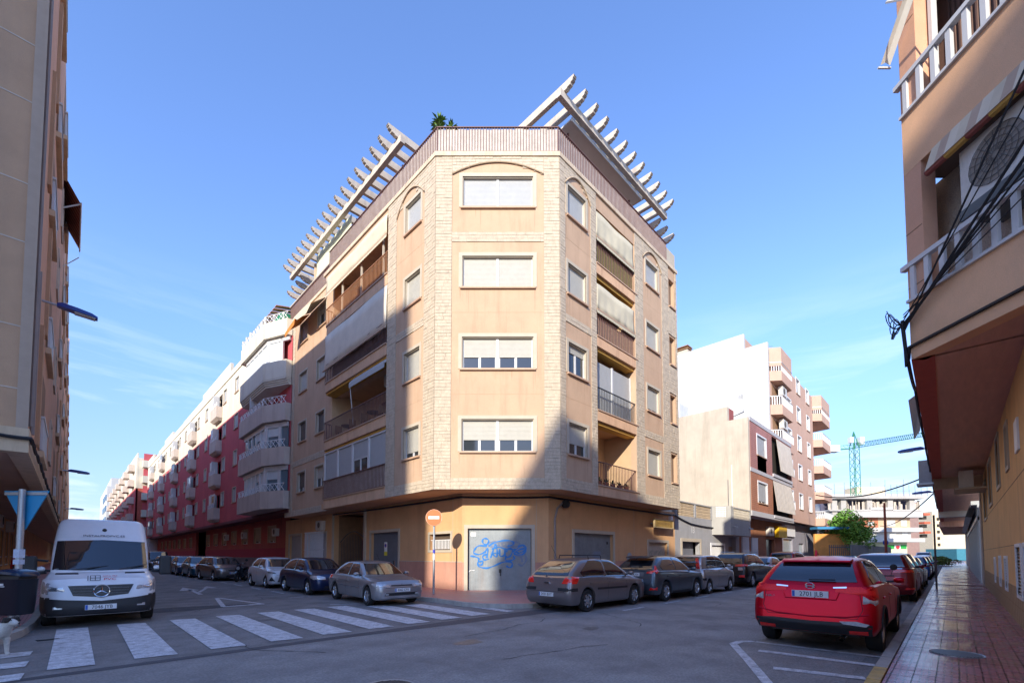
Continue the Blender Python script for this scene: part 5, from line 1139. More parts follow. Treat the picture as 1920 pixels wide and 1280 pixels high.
for i in range(12):
    y = 25.68+i*.33; mb.add([(XN, y, 17.3), (XN, y+.15, 17.3), (-.14, y+.15, 16.3), (-.14, y, 16.3)], [(0, 1, 2, 3)]); mb.add([(-.14, y, 16.3), (-.14, y+.15, 16.3), (-.13, y+.15, 15.9), (-.13, y, 15.9)], [(0, 1, 2, 3)])
mb.build('canvas_stripe', mat('tan canvas', (.34, .20, .12), .9), t, recalc=False)
mb = MB(); mb.tube([(XN, 25.6, 15.9), (-.15, 25.5, 16.3)], .03, 5); mb.tube([(XN, 29.4, 15.2), (-.15, 29.4, 15.9)], .02, 5); mb.tube([(-.14, 25.4, 16.3), (-.14, 29.6, 16.3)], .03, 5); mb.build('arm', pvc, t)
# ---- street lamps on facades
lampm = mat('cobalt blue lamp housing', (.012, .05, .28), .35, .05, 10, coat=.5)
def wall_lamp(p, d, L, label, s=1.0, group='blue lamps on the house fronts'):
    t = thing('street_lamp', label, 'lamp', p, group=group); p = Vector(p); d = Vector(d).normalized(); w = d.cross(Vector((0, 0, 1)))
    mb = MB(); mb.tube([p, p+d*L*.3], .03*s, 8); mb.build('arm', steel, t)
    mb = MB(); a = p+d*L*.26; pr = [(0, .05, .06), (.12, .09, .09), (.5, .08, .13), (.85, .06, .13), (1.0, .03, .08)]; vs = []; q = L*.74
    for x, h, ww in pr:
        c = a+d*q*x+Vector((0, 0, -.02*x)); vs += [c-w*ww*s-Vector((0, 0, .03*s)), c-w*ww*.7*s+Vector((0, 0, h*s)), c+w*ww*.7*s+Vector((0, 0, h*s)), c+w*ww*s-Vector((0, 0, .03*s))]
    fs = [(i*4+j, i*4+(j+1) % 4, i*4+4+(j+1) % 4, i*4+4+j) for i in range(4) for j in range(4)]+[(0, 1, 2, 3), (16, 17, 18, 19)]
    mb.add(vs, fs); mb.build('housing', lampm, t, smooth=50)
    mb = MB(); mb.obox(a+d*q*.68-Vector((0, 0, .055*s)), d*q*.26, w*.09*s, (0, 0, .015)); mb.build('lamp_glass', mat('pale lamp glass', (.55, .56, .52), .2), t)
wall_lamp((XN+.01, 15.2, 7.65), (1, 0, -.06), .98, 'nearest blue lamp on the brown block at the left edge')
wall_lamp((XN+.01, 44, 7.5), (1, 0, -.03), 1.5, 'middle blue lamp far along the brown block street front', 1.5)
wall_lamp((XN+.01, 82, 7.6), (1, 0, 0), 1.8, 'farthest blue lamp just above the white van roof', 1.8)
wall_lamp((33.8, .62, 7.55), (0, 1, 0), 1.5, 'blue lamp seen against sky under the right overhang tip', 1.4)
wall_lamp((58.5, .85, 7.6), (0, 1, 0), 1.9, 'smaller blue lamp farther down the right street', 1.8)
# ================================================================ NEAR RIGHT BUILDING
orw = mat('orange pink render', (.80, .47, .27), .93, .09, 1.2, .10, 100, .35, 130, dirt=(.62, .40, .28), dscale=.5, damt=.3)
orw2 = mat('salmon render', (.70, .38, .24), .93, .08, 1.2, .08, 100, .3, 130)
redfas = mat('dark red fascia', (.50, .11, .08), .8, .1, 3); sofm = mat('reddish brown soffit', (.66, .39, .29), .9, .12, .8, stretch=(1, 8, 1))
rough = mat('beige rough cast', (.62, .52, .42), .95, .12, 2, .2, 60, .8, 60)
cc = 10.3-.42; FK = Frame((cc/2, -cc/2, 0), (S2, S2, 0), (-S2, S2, 0)); UK = (10.3+.42)*S2     # chamfer face: u grows away from the camera
T = thing('apartment_block', 'orange pink apartment block overhanging the pavement at the right edge', 'building', (10.3, .42, 0))
def ey(x): return .42+.0096*(x-10.3)
ZS = 5.0; CU = UK-.9
def kz(z): return z
# chamfer face pieces (recessed balconies between slabs)
mb = MB(); FK.box(mb, 2.0, UK, 5.0, 6.0, -.25, 0); mb.build('parapet_band', orw, T)
mb = MB(); FK.box(mb, 2.0, UK, 8.32, 9.36, -.25, 0); mb.build('parapet_band', orw, T)
mb = MB(); FK.box(mb, 2.0, UK, 11.65, 12.7, -.25, 0); mb.build('parapet_band', orw, T)
mb = MB(); FK.box(mb, 2.0, UK, 12.75, 13.7, -.25, 0); mb.build('wall', orw, T)
mb = MB(); FK.box(mb, UK-.32, UK, 6.0, 8.32, -.25, -.003); FK.box(mb, UK-.32, UK, 9.36, 11.65, -.25, -.003); mb.build('corner_pier', orw2, T)
mb = MB(); FK.box(mb, UK-.30, UK+.0, 7.22, 7.235, -.24, .001); FK.box(mb, UK-.30, UK, 6.25, 6.265, -.24, .001); FK.box(mb, UK-.30, UK, 10.1, 10.115, -.24, .001); FK.box(mb, UK-.3, UK, 11.0, 11.015, -.24, .001); mb.build('pier_joint', brownin, T)
for zl_ in (6.0, 9.36, 12.7):
    mb = MB(); FK.box(mb, 2.0, UK, zl_, zl_+.05, -.27, .05); mb.build('ledge', pvc, T)
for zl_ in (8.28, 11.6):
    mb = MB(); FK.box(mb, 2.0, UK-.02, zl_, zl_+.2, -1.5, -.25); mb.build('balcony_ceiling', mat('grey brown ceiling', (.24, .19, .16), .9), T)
mb = MB(); FK.box(mb, 2.0, UK+.35, 6.0, 8.3, -.75, -.7); mb.build('balcony_wall', rough, T)
mb = MB(); FK.box(mb, 2.0, UK+.35, 9.36, 11.65, -.75, -.7); mb.build('balcony_wall', mat('dark brown screen', (.17, .10, .08), .9, .1, 3), T)
mb = MB()
for i in range(60): FK.box(mb, 2.0+i*.09, 2.03+i*.09, 9.36, 11.6, -.69, -.66)
tag(mb.build('screen_ribs', mat('dark brown screen', (.17, .10, .08)), T), kind='stuff')
mb = MB(); FK.box(mb, UK-.42, UK-.36, 9.4, 11.6, -.3, -.2); mb.build('door_frame', pvc, T)
for z0 in (6.05, 9.41):
    for i in range(22):
        u = UK-.12-.26*i; mb = MB(); FK.box(mb, u-.04, u+.04, z0, z0+.56, -.02, .04); mb.build('baluster', pvc, T)
    mb = MB(); FK.box(mb, 2.0, UK+.08, z0+.56, z0+.64, -.04, .06); mb.build('handrail', pvc, T)
# street side overhang walls, soffit, ground wall
def quadwall(mb, x0, x1, z0, z1, t=.25): mb.hexa([(x0, ey(x0)-t, z0), (x1, ey(x1)-t, z0), (x1, ey(x1), z0), (x0, ey(x0), z0), (x0, ey(x0)-t, z1), (x1, ey(x1)-t, z1), (x1, ey(x1), z1), (x0, ey(x0), z1)])
mb = MB(); quadwall(mb, 10.31, 95, 5.3, 13.7); mb.build('street_wall', orw, T)
mb = MB(); quadwall(mb, 10.31, 95, 5.0, 5.3, .3); mb.build('fascia', redfas, T)
mb = MB()
def sof(x0, x1, z): mb.hexa([(x0, wy(x0)-.3, z), (x1, wy(x1)-.3, z), (x1, ey(x1)-.3, z), (x0, ey(x0)-.3, z), (x0, wy(x0)-.3, z+.2), (x1, wy(x1)-.3, z+.2), (x1, ey(x1)-.3, z+.2), (x0, ey(x0)-.3, z+.2)])
sof(10.4, 95, 5.02); mb.prism([(10.45, .25, 5.02), (2.5, -7.6, 5.02), (2.5, -12, 5.02), (10.45, -12, 5.02)], (0, 0, .2)); mb.build('soffit', sofm, T)
for x, w_, m_ in ((27.5, .5, belt), (49, .9, mat('white painted beam', (.62, .60, .56), .8)),):
    mb = MB(); mb.box((x, wy(x)-.1, 4.55), (x+w_, ey(x), 5.02)); mb.build('cross_beam', m_, T)
mb = MB(); mb.box((64, -1.3, 4.45), (90, 1.0, 5.02)); mb.build('soffit_box', sofm, T)
FV = Frame((0, 0, 0), (1, 0, 0), (0, 1, 0))
class WF(Frame):
    def P(s, u, z, n=0): return Vector((u, wy(u)+n, z))
FWL = WF((0, 0, 0), (1, 0, 0), (0, 1, 0))
hv = [(13.0, 14.0, .78, 1.75), (16.6, 17.3, .75, 1.5), (18.9, 19.5, .75, 1.5), (21.4, 21.9, .75, 1.45), (11.4, 12.4, .78, 1.75)]; hw = [(17.6, 18.7, 3.5, 4.8), (21.6, 23.2, 3.35, 4.75), (25.5, 27.6, 3.1, 4.5), (14.7, 15.3, 3.6, 4.5)]
W = MB(); FWL.wall(W, 4, 30.3, .9, ZS+.02, -.3, 0, hv+hw); W.build('ground_floor_wall', mat('orange ochre render', (.78, .46, .19), .92, .08, 1, .06, 80, .2, 90, dirt=(.42, .24, .12), damt=.4), T)
basem = mat('tan speckled tile', (.40, .26, .13), .6, .2, 12, .25, 90, .3, 60)
W = MB(); FWL.wall(W, 4, 30.3, 0, .9, -.3, .012, [(h[0], h[1], h[2], 1) for h in hv]); W.build('tile_base', basem, T)
mb = MB()
for i in range(60): FWL.box(mb, 6+.4*i, 6.012+.4*i, .13, .9, .0125, .0145)
FWL.box(mb, 4, 30.3, .5, .51, .0125, .0145); mb.build('tile_joint', brownin, T)
mb = MB(); FWL.box(mb, 4, 30.3, 3.1, 3.115, .001, .004); FWL.box(mb, 4, 30.3, 1.8, 1.815, .001, .004); mb.build('render_joint', brownin, T)
for h in hv:
    mb = MB(); FWL.ring(mb, h[0], h[1], h[2], h[3], .07, -.02, .03); v = mb.build('vent', white, T); mb = MB()
    k = int((h[3]-h[2])/.07)
    for i in range(k): z = h[2]+.07*i; P = FWL.P; mb.hexa([P(h[0], z, .0), P(h[1], z, .0), P(h[1], z+.01, -.06), P(h[0], z+.01, -.06), P(h[0], z+.015, .01), P(h[1], z+.015, .01), P(h[1], z+.055, -.06), P(h[0], z+.055, -.06)])
    mb.build('louvre', mat('grey brown louvre', (.40, .33, .27), .6), v); mb = MB(); FWL.box(mb, h[0], h[1], h[2], h[3], -.14, -.1); mb.build('vent_back', dark, v)
for h in hw:
    mb = MB(); FWL.ring(mb, h[0], h[1], h[2], h[3], .10, -.02, .03); w = mb.build('window', trim, T); mb = MB(); slats(FWL, mb, h[0], h[1], h[2], h[3], -.06); mb.build('shutter', mat('beige blind', (.55, .47, .36), .6), w)
t = thing('notice_board', 'small white notice plate high on the orange ochre wall at right', 'sign', (12.6, wy(12.6), 3.6)); mb = MB(); FWL.box(mb, 12.35, 12.95, 3.55, 4.15, .0, .03); mb.build('plate', white, t)
# shop fronts under the overhang
W = MB(); FWL.box(W, 30.3, 31.5, 0, ZS, -.3, .05); FWL.box(W, 64, 95, 0, ZS, -.3, 0); W.build('pier', mat('beige pier', (.45, .38, .32), .9), T)
mb = MB()
for i in range(40): FWL.box(mb, 31.5, 33.3, .13+.1*i, .21+.1*i, -.05, .02)
mb.build('roller_grille', shutg, T)
mb = MB()
for i in range(12): FWL.box(mb, 33.4+2.5*i, 33.65+2.5*i, .13, 4.2, -.1, .08)
FWL.box(mb, 33.4, 64, 3.4, 3.6, -.1, .12); FWL.box(mb, 33.4, 64, 4.2, 4.4, -.1, .3); mb.build('shop_frame', steel, T)
mb = MB(); FWL.box(mb, 33.4, 64, .13, 4.3, -.15, -.05); mb.build('shop_window', mat('silvery shop glass', (.28, .31, .33), .12, .15, 1, spec=.9), T)
mb = MB(); P = FWL.P; mb.hexa([P(36, 3.7, .25), P(62, 3.7, .25), P(62, 3.75, .5), P(36, 3.75, .5), P(36, 4.5, .05), P(62, 4.5, .05), P(62, 4.6, .25), P(36, 4.6, .25)]); mb.build('shop_fascia', mat('dark fascia', (.08, .08, .09), .4), T)
ac(FWL, 24.6, 4.25, .35, 'beige air conditioner hanging under the right overhang', w=1.5, h=.62, d=.4, rad=.2)
mb = MB(); FWL.box(mb, 24.3, 26.3, 4.12, 4.18, 0, .9); tag(mb.build('ac_shelf', trim), 'cream shelf under the beige air conditioner', 'shelf')
t = thing('air_conditioner', 'grey boxed air conditioner sticking out from the right overhang edge', 'air conditioner', (27, .6, 4.8)); mb = MB(); mb.box((26.5, ey(27), 4.75), (27.3, ey(27)+.42, 5.75)); mb.build('casing', mat('weathered grey casing', (.33, .35, .37), .5, .15, 5), t); mb = MB(); mb.box((26.4, ey(27)-.05, 4.66), (27.4, ey(27)+.5, 4.74)); mb.build('bracket', steel, t)
mb = MB(); vs = [(16.8, ey(17)+.02, 6.2), (16.8, ey(17)+.3, 6.0), (17.1, ey(17)+.22, 4.9), (16.9, ey(17)+.08, 5.1)]; mb.add(vs, [(0, 1, 2, 3)]); tag(mb.build('cloth', mat('weathered grey cloth', (.38, .34, .30), .9), recalc=False), 'ragged grey cloth hanging on the right overhang edge', 'cloth')
# upper awning (loose canvas) and striped awning on chamfer
P = FK.P
mb = MB(); k = 8; vs = []
for i in range(k+1):
    u = UK-.75-.0+(-1.9)*i/k; f = i/k
    for j in range(3): t_ = j/2; vs.append(P(UK+.12-2.3*f*.9, 10.55+2.6*f+.0*t_+(.05 if j == 1 else 0), .18*t_+.05))
mb.add(vs, [(i*3+j, i*3+j+1, i*3+4+j, i*3+3+j) for i in range(k) for j in range(2)])
t = thing('awning', 'loose white canvas awning tilted out from the top right balcony', 'awning', tuple(P(UK-.5, 10.5, 0)))
mb.build('canvas', mat('off white canvas', (.60, .58, .54), .9, .08, 3), t, recalc=False); mb = MB(); mb.tube([P(UK+.14, 10.52, .03), P(UK+.14, 10.52, .26)], .02, 5); mb.tube([P(UK-.35, 11.15, .5), P(UK-1.3, 10.2, -.05)], .02, 5); mb.build('arm', pvc, t)
t = thing('awning', 'rolled yellow, white and maroon striped awning under the balcony band at right', 'awning', tuple(P(UK-.5, 8.2, 0)))
cols = [mat('cream awning stripe', (.60, .50, .36), .9), mat('taupe awning stripe', (.46, .33, .24), .9), mat('yellow awning stripe', (.60, .34, .08), .9), mat('pale awning stripe', (.66, .56, .42), .9)]
for i in range(36):
    u = UK-.55-.16*i; mb = MB(); mb.hexa([P(u-.16, 7.92, .10), P(u, 7.92, .10), P(u, 7.92, .16), P(u-.16, 7.92, .16), P(u-.16, 8.30, -.05), P(u, 8.30, -.05), P(u, 8.32, .02), P(u-.16, 8.32, .02)]); mb.build('stripe', (cols[0], cols[1], cols[3])[i % 3], t)
for i in range(16):
    mb = MB(); mb.tube([P(UK-.52-.33*i, 7.92, .09), P(UK-.52-.33*(i+1)+.005, 7.92, .09)], .055, 8); mb.build('valance_roll', cols[2] if i % 2 else mat('maroon awning stripe', (.30, .09, .07), .9), t)
# big condenser on the balcony
ac(FK, UK-2.25, 6.95, -.40, 'large white air conditioner with round fan behind the right balcony railing', w=1.35, h=.95, d=.34, rad=.38, fan=.62)
mb = MB(); FK.box(mb, UK-2.3, UK-.9, 6.78, 6.94, -.70, -.02); tag(mb.build('tray', mat('dark slate tray', (.10, .12, .13), .6)), 'dark tray beneath the large white air conditioner', 'tray')
# wires
knot = P(UK+.03, 5.62, .08)
wires = [((P(2.2, 11.3, .9)), .022), (P(2.0, 9.6, .7), .03), (P(2.0, 9.0, .65), .035), (P(2.0, 8.6, .6), .022), (P(2.3, 10.2, .7), .014), (P(2.0, 8.1, .55), .014), (P(2.0, 7.5, .5), .012)]
for i, (e, r) in enumerate(wires): cable([knot+Vector((0, 0, .05*i-.1)), e], ['black overhead cable crossing the right balconies, the highest one', 'thick black overhead cable crossing the striped awning', 'thickest black cable of the bundle at right', 'black cable just below the thick bundle', 'thin wire between the upper black cables', 'thin wire crossing the lower railing at right', 'lowest thin wire crossing the lower railing'][i], r*.7, .10, group='overhead cables gathered at the right corner', n=24)
mb = MB()
for i in range(7):
    a = i*.9; pts = [knot+Vector((-.04, .03, 0))+Vector((-.25*S2, .25*S2, 0))*(1.1*sin(pi*j/10))*(.5+.08*i)+Vector((0, 0, .26*cos(a+j*.35)*sin(pi*j/10))) for j in range(11)]; mb.tube(pts, .008, 4)
for j in range(3): mb.tube([knot+Vector((.02*j, .02, .1-.05*j)), P(UK+.05, 5.2, .05), P(UK+.05, 4.9, .04)], .03, 5)
tag(mb.build('cable_knot', blackcab), 'tangle of looped black wires at the corner of the right building', 'cable')
cable([P(2.0, 5.28, .03), P(UK, 5.22, .03), (10.4, ey(10.4)+.04, 5.05)], 'black cable fixed along the lowest band of the right block', .028, .02)
cable([(10.4, ey(10.4)+.05, 5.05)]+[(10.4+3*i, ey(10.4+3*i)+.05, 5.25+.06*(i % 2)) for i in range(1, 14)], 'ragged cable along the edge of the right overhang', .03, .08, n=5)
cable([(45, .9, 7.6), (62, 11.3, 8.6)], 'black cable spanning the right street from the overhang to the pink block', .06, .9, n=16)
cable([(48, 1.0, 6.4), (100, 9, 6.6)], 'thin sagging wire over the far right street', .05, .8, n=16)
mb = MB(); pole(mb, 26.3, .57, H, 3.3, .035); tag(mb.build('signpost', mat('dark post', (.12, .08, .07), .6), smooth=40), 'thin dark signpost on the right pavement kerb', 'post')
# ================================================================ GIVE WAY SIGN, BIN, PERSON, DOG
t = thing('give_way_sign', 'blue back of a triangular sign on a galvanised pole above the litter bin', 'sign', (-.76, 13.72, H))
X0, Y0 = -.74, 13.62
mb = MB(); mb.tube([(X0, Y0, H), (X0, Y0, 2.95)], .055, 12); mb.build('pole', steel, t, smooth=40)
rt = Vector((S2, -S2, 0)); nd = Vector((-S2, -S2, 0)); o = Vector((X0, Y0, 0))-nd*.08
tri = [o+rt*-.47+Vector((0, 0, 2.93)), o+rt*.47+Vector((0, 0, 2.93)), o+Vector((0, 0, 2.12))]
mb = MB(); mb.prism(tri, -nd*.02); mb.build('sign_back', mat('faded sky blue sign back', (.03, .30, .55), .5, .08, 3), t)
mb = MB(); mb.obox(o+nd*.01+Vector((0, 0, 2.87)), rt*.44, nd*.01, (0, 0, .03)); mb.build('bracket', steel, t)
mb = MB(); c = o+nd*.14
for z, h_, w_ in ((1.62, .09, .06), (1.45, .05, .06)): mb.obox((X0, Y0, z), rt*.058, nd*.058, (0, 0, h_))
mb.build('sticker', mat('torn bill paper', (.55, .62, .75), .7, .2, 20), t)
t = thing('litter_bin', 'black plastic litter bin with a curved lid on the left pavement', 'bin', (-.62, 13.15, H))
cx, cy = -.76, 13.2
mb = MB(); vs = []; n = 20
for z, w_, d_ in ((.42, .26, .18), (.46, .28, .20), (1.10, .32, .23), (1.12, .33, .24)):
    for k in range(n):
        a = 2*pi*k/n; e = .45; xx = w_*abs(cos(a))**e*(1 if cos(a) > 0 else -1); yy = d_*abs(sin(a))**e*(1 if sin(a) > 0 else -1); p = Vector((cx, cy, z))+rt*xx+nd*yy; vs.append(p)
mb.add(vs, [(i*n+k, i*n+(k+1) % n, (i+1)*n+(k+1) % n, (i+1)*n+k) for i in range(3) for k in range(n)]+[tuple(range(n))[::-1], tuple(range(3*n, 4*n))]); mb.build('bin_body', mat('navy black plastic', (.012, .014, .022), .35, .05, 8), t, smooth=40)
mb = MB(); vs = []; 
for z, w_, d_, bz in ((1.17, .33, .24, 0), (1.22, .33, .24, 0), (1.25, .29, .2, .06), (1.265, .16, .1, .075), (1.27, .02, .02, .08)):
    for k in range(n):
        a = 2*pi*k/n; e = .45; xx = w_*abs(cos(a))**e*(1 if cos(a) > 0 else -1); yy = d_*abs(sin(a))**e*(1 if sin(a) > 0 else -1); vs.append(Vector((cx, cy, z+bz*0+.05*(1-(xx/.33)**2)))+rt*xx+nd*yy)
mb.add(vs, [(i*n+k, i*n+(k+1) % n, (i+1)*n+(k+1) % n, (i+1)*n+k) for i in range(4) for k in range(n)]+[tuple(range(n))[::-1]]); mb.build('lid', mat('glossy blue black lid', (.012, .03, .07), .2, .05, 8), t, smooth=50)
mb = MB(); mb.obox((cx, cy, 1.145), rt*.27, nd*.17, (0, 0, .05)); mb.build('slot', blackpl, t)
mb = MB(); mb.tube([(cx-.02, cy+.05, H), (cx-.02, cy+.05, .46)], .05, 8); mb.build('post', steel, t)
mb = MB(); mb.obox(Vector((cx, cy, 1.02))+nd*.236, rt*.05, nd*.003, (0, 0, .02)); mb.obox(Vector((cx, cy, .98))+nd*.234, rt*.07, nd*.003, (0, 0, .008)); mb.build('emblem', pvc, t)

def skin(name, nodes, edges, root, m, parent, sub=2):
    me = bpy.data.meshes.new(name); keys = list(nodes); me.from_pydata([nodes[k][0] for k in keys], [(keys.index(a), keys.index(b)) for a, b in edges], []); o = bpy.data.objects.new(name, me); COL.objects.link(o)
    md = o.modifiers.new('skin', 'SKIN'); 
    for i, k in enumerate(keys):
        sv = me.skin_vertices[0].data[i]; r = nodes[k][1]; sv.radius = (r, r) if not isinstance(r, tuple) else r; sv.use_root = (k == root)
    md.use_smooth_shade = True; s = o.modifiers.new('sub', 'SUBSURF'); s.levels = s.render_levels = sub; me.materials.append(m); o.parent = parent; return o
# person in red beyond the sign pole
t = thing('person', 'person in a red top with dark hair standing beyond the litter bin', 'person', (-1.32, 25.5, H), rz=radians(160))
N_ = dict(pel=((0, 0, .95), .14), che=((0, 0, 1.28), (.19, .13)), nec=((0, .01, 1.47), .055), hea=((0, .02, 1.60), .095), top=((0, .02, 1.68), .08))
for s, n_ in ((1, 'l'), (-1, 'r')):
    N_.update({'sh'+n_: ((.19*s, 0, 1.40), .065), 'el'+n_: ((.25*s, -.03, 1.13), .05), 'wr'+n_: ((.24*s, .08, .90), .035), 'ha'+n_: ((.24*s, .12, .82), .035), 'hi'+n_: ((.10*s, 0, .90), .10), 'kn'+n_: ((.11*s, .02, .50), .07), 'an'+n_: ((.11*s, 0, .10), .05), 'to'+n_: ((.12*s, .16, .04), .045)})
E_ = [('pel', 'che'), ('che', 'nec'), ('nec', 'hea'), ('hea', 'top')]+[(a+n_, b+n_) for n_ in 'lr' for a, b in (('sh', 'el'), ('el', 'wr'), ('wr', 'ha'), ('hi', 'kn'), ('kn', 'an'), ('an', 'to'))]+[('che', 'shl'), ('che', 'shr'), ('pel', 'hil'), ('pel', 'hir')]
skinm = mat('skin', (.45, .26, .18), .6, .05, 10, obj=True); skin('body', N_, E_, 'pel', skinm, t)
N2 = {k: (v[0], (v[1][0]*1.12, v[1][1]*1.15) if isinstance(v[1], tuple) else v[1]*1.25) for k, v in N_.items() if k[:3] in ('pel', 'che') or k[:2] in ('sh', 'el', 'wr')}
skin('red_top', N2, [e for e in E_ if e[0] in N2 and e[1] in N2], 'pel', mat('red knit', (.42, .025, .025), .9, .08, 10, obj=True), t)
N3 = {k: (v[0], v[1]*1.25 if not isinstance(v[1], tuple) else v[1]) for k, v in N_.items() if k[:2] in ('hi', 'kn', 'an', 'pe')}; N3['pel'] = ((0, 0, .93), .15)
skin('trousers', N3, [e for e in E_ if e[0] in N3 and e[1] in N3], 'pel', mat('dark trousers', (.03, .03, .045), .9, .05, 10, obj=True), t)
mb = MB(); mb.lathe([(0, .125), (.06, .11), (.10, .06), (.108, 0), (.10, -.05), (.08, -.09)], (0, -.01, 1.645), seg=16); mb.build('hair', mat('dark brown hair', (.02, .012, .008), .6, obj=True), t, world=False, smooth=60)
# dog
t = thing('dog', 'small white dog with dark head patches and raised tail at the left edge', 'dog', (-.80, 10.62, .01), rz=radians(-52))
D_ = dict(hip=((-.28, 0, .38), .105), bel=((-.08, 0, .37), .115), che=((.12, 0, .38), (.125, .115)), nek=((.22, 0, .47), .075), sku=((.29, 0, .56), .078), muz=((.38, 0, .53), .042), nos=((.43, 0, .525), .026), t1=((-.36, 0, .46), .028), t2=((-.40, 0, .58), .022), t3=((-.36, 0, .68), .014))
for s, n_ in ((1, 'l'), (-1, 'r')):
    D_.update({'fs'+n_: ((.14, .075*s, .30), .05), 'fe'+n_: ((.13, .08*s, .17), .032), 'fp'+n_: ((.14, .08*s, .05), .026), 'ft'+n_: ((.18, .08*s, .025), .028), 'hk'+n_: ((-.22, .08*s, .26), .055), 'hh'+n_: ((-.34, .08*s, .15), .027), 'hp'+n_: ((-.31, .08*s, .05), .024), 'ht'+n_: ((-.26, .08*s, .025), .027)})
ED = [('hip', 'bel'), ('bel', 'che'), ('che', 'nek'), ('nek', 'sku'), ('sku', 'muz'), ('muz', 'nos'), ('hip', 't1'), ('t1', 't2'), ('t2', 't3')]
for n_ in 'lr': ED += [('che', 'fs'+n_), ('fs'+n_, 'fe'+n_), ('fe'+n_, 'fp'+n_), ('fp'+n_, 'ft'+n_), ('hip', 'hk'+n_), ('hk'+n_, 'hh'+n_), ('hh'+n_, 'hp'+n_), ('hp'+n_, 'ht'+n_)]
skin('body', D_, ED, 'bel', mat('white dog fur', (.62, .59, .54), .95, .15, 18, .15, 120, .6, 140, obj=True), t)
mb = MB()
for s in (1, -1):
    mb.lathe([(0, .05), (.045, .035), (.05, 0), (.035, -.03), (0, -.04)], (.30, .052*s, .575), 'y' if False else 'z', 12)
mb.build('head_patch', mat('black brown fur', (.035, .028, .025), .95, .1, 30, obj=True), t, world=False, smooth=60)
for s in (1, -1):
    mb = MB(); mb.prism([(.26, .055*s, .61), (.32, .06*s, .615), (.33, .095*s, .55), (.28, .10*s, .54)], (0, .012*s, .01)); mb.build('ear', mat('black brown fur', (.035, .028, .025)), t, world=False)
    mb = MB(); mb.lathe([(0, .010), (.009, 0), (0, -.010)], (.358, .034*s, .575), 'z', 8); mb.build('eye', blackpl, t, world=False)
mb = MB(); mb.lathe([(0, .016), (.017, 0), (0, -.016)], (.452, 0, .53), 'z', 10); mb.build('nose', blackpl, t, world=False, smooth=60)
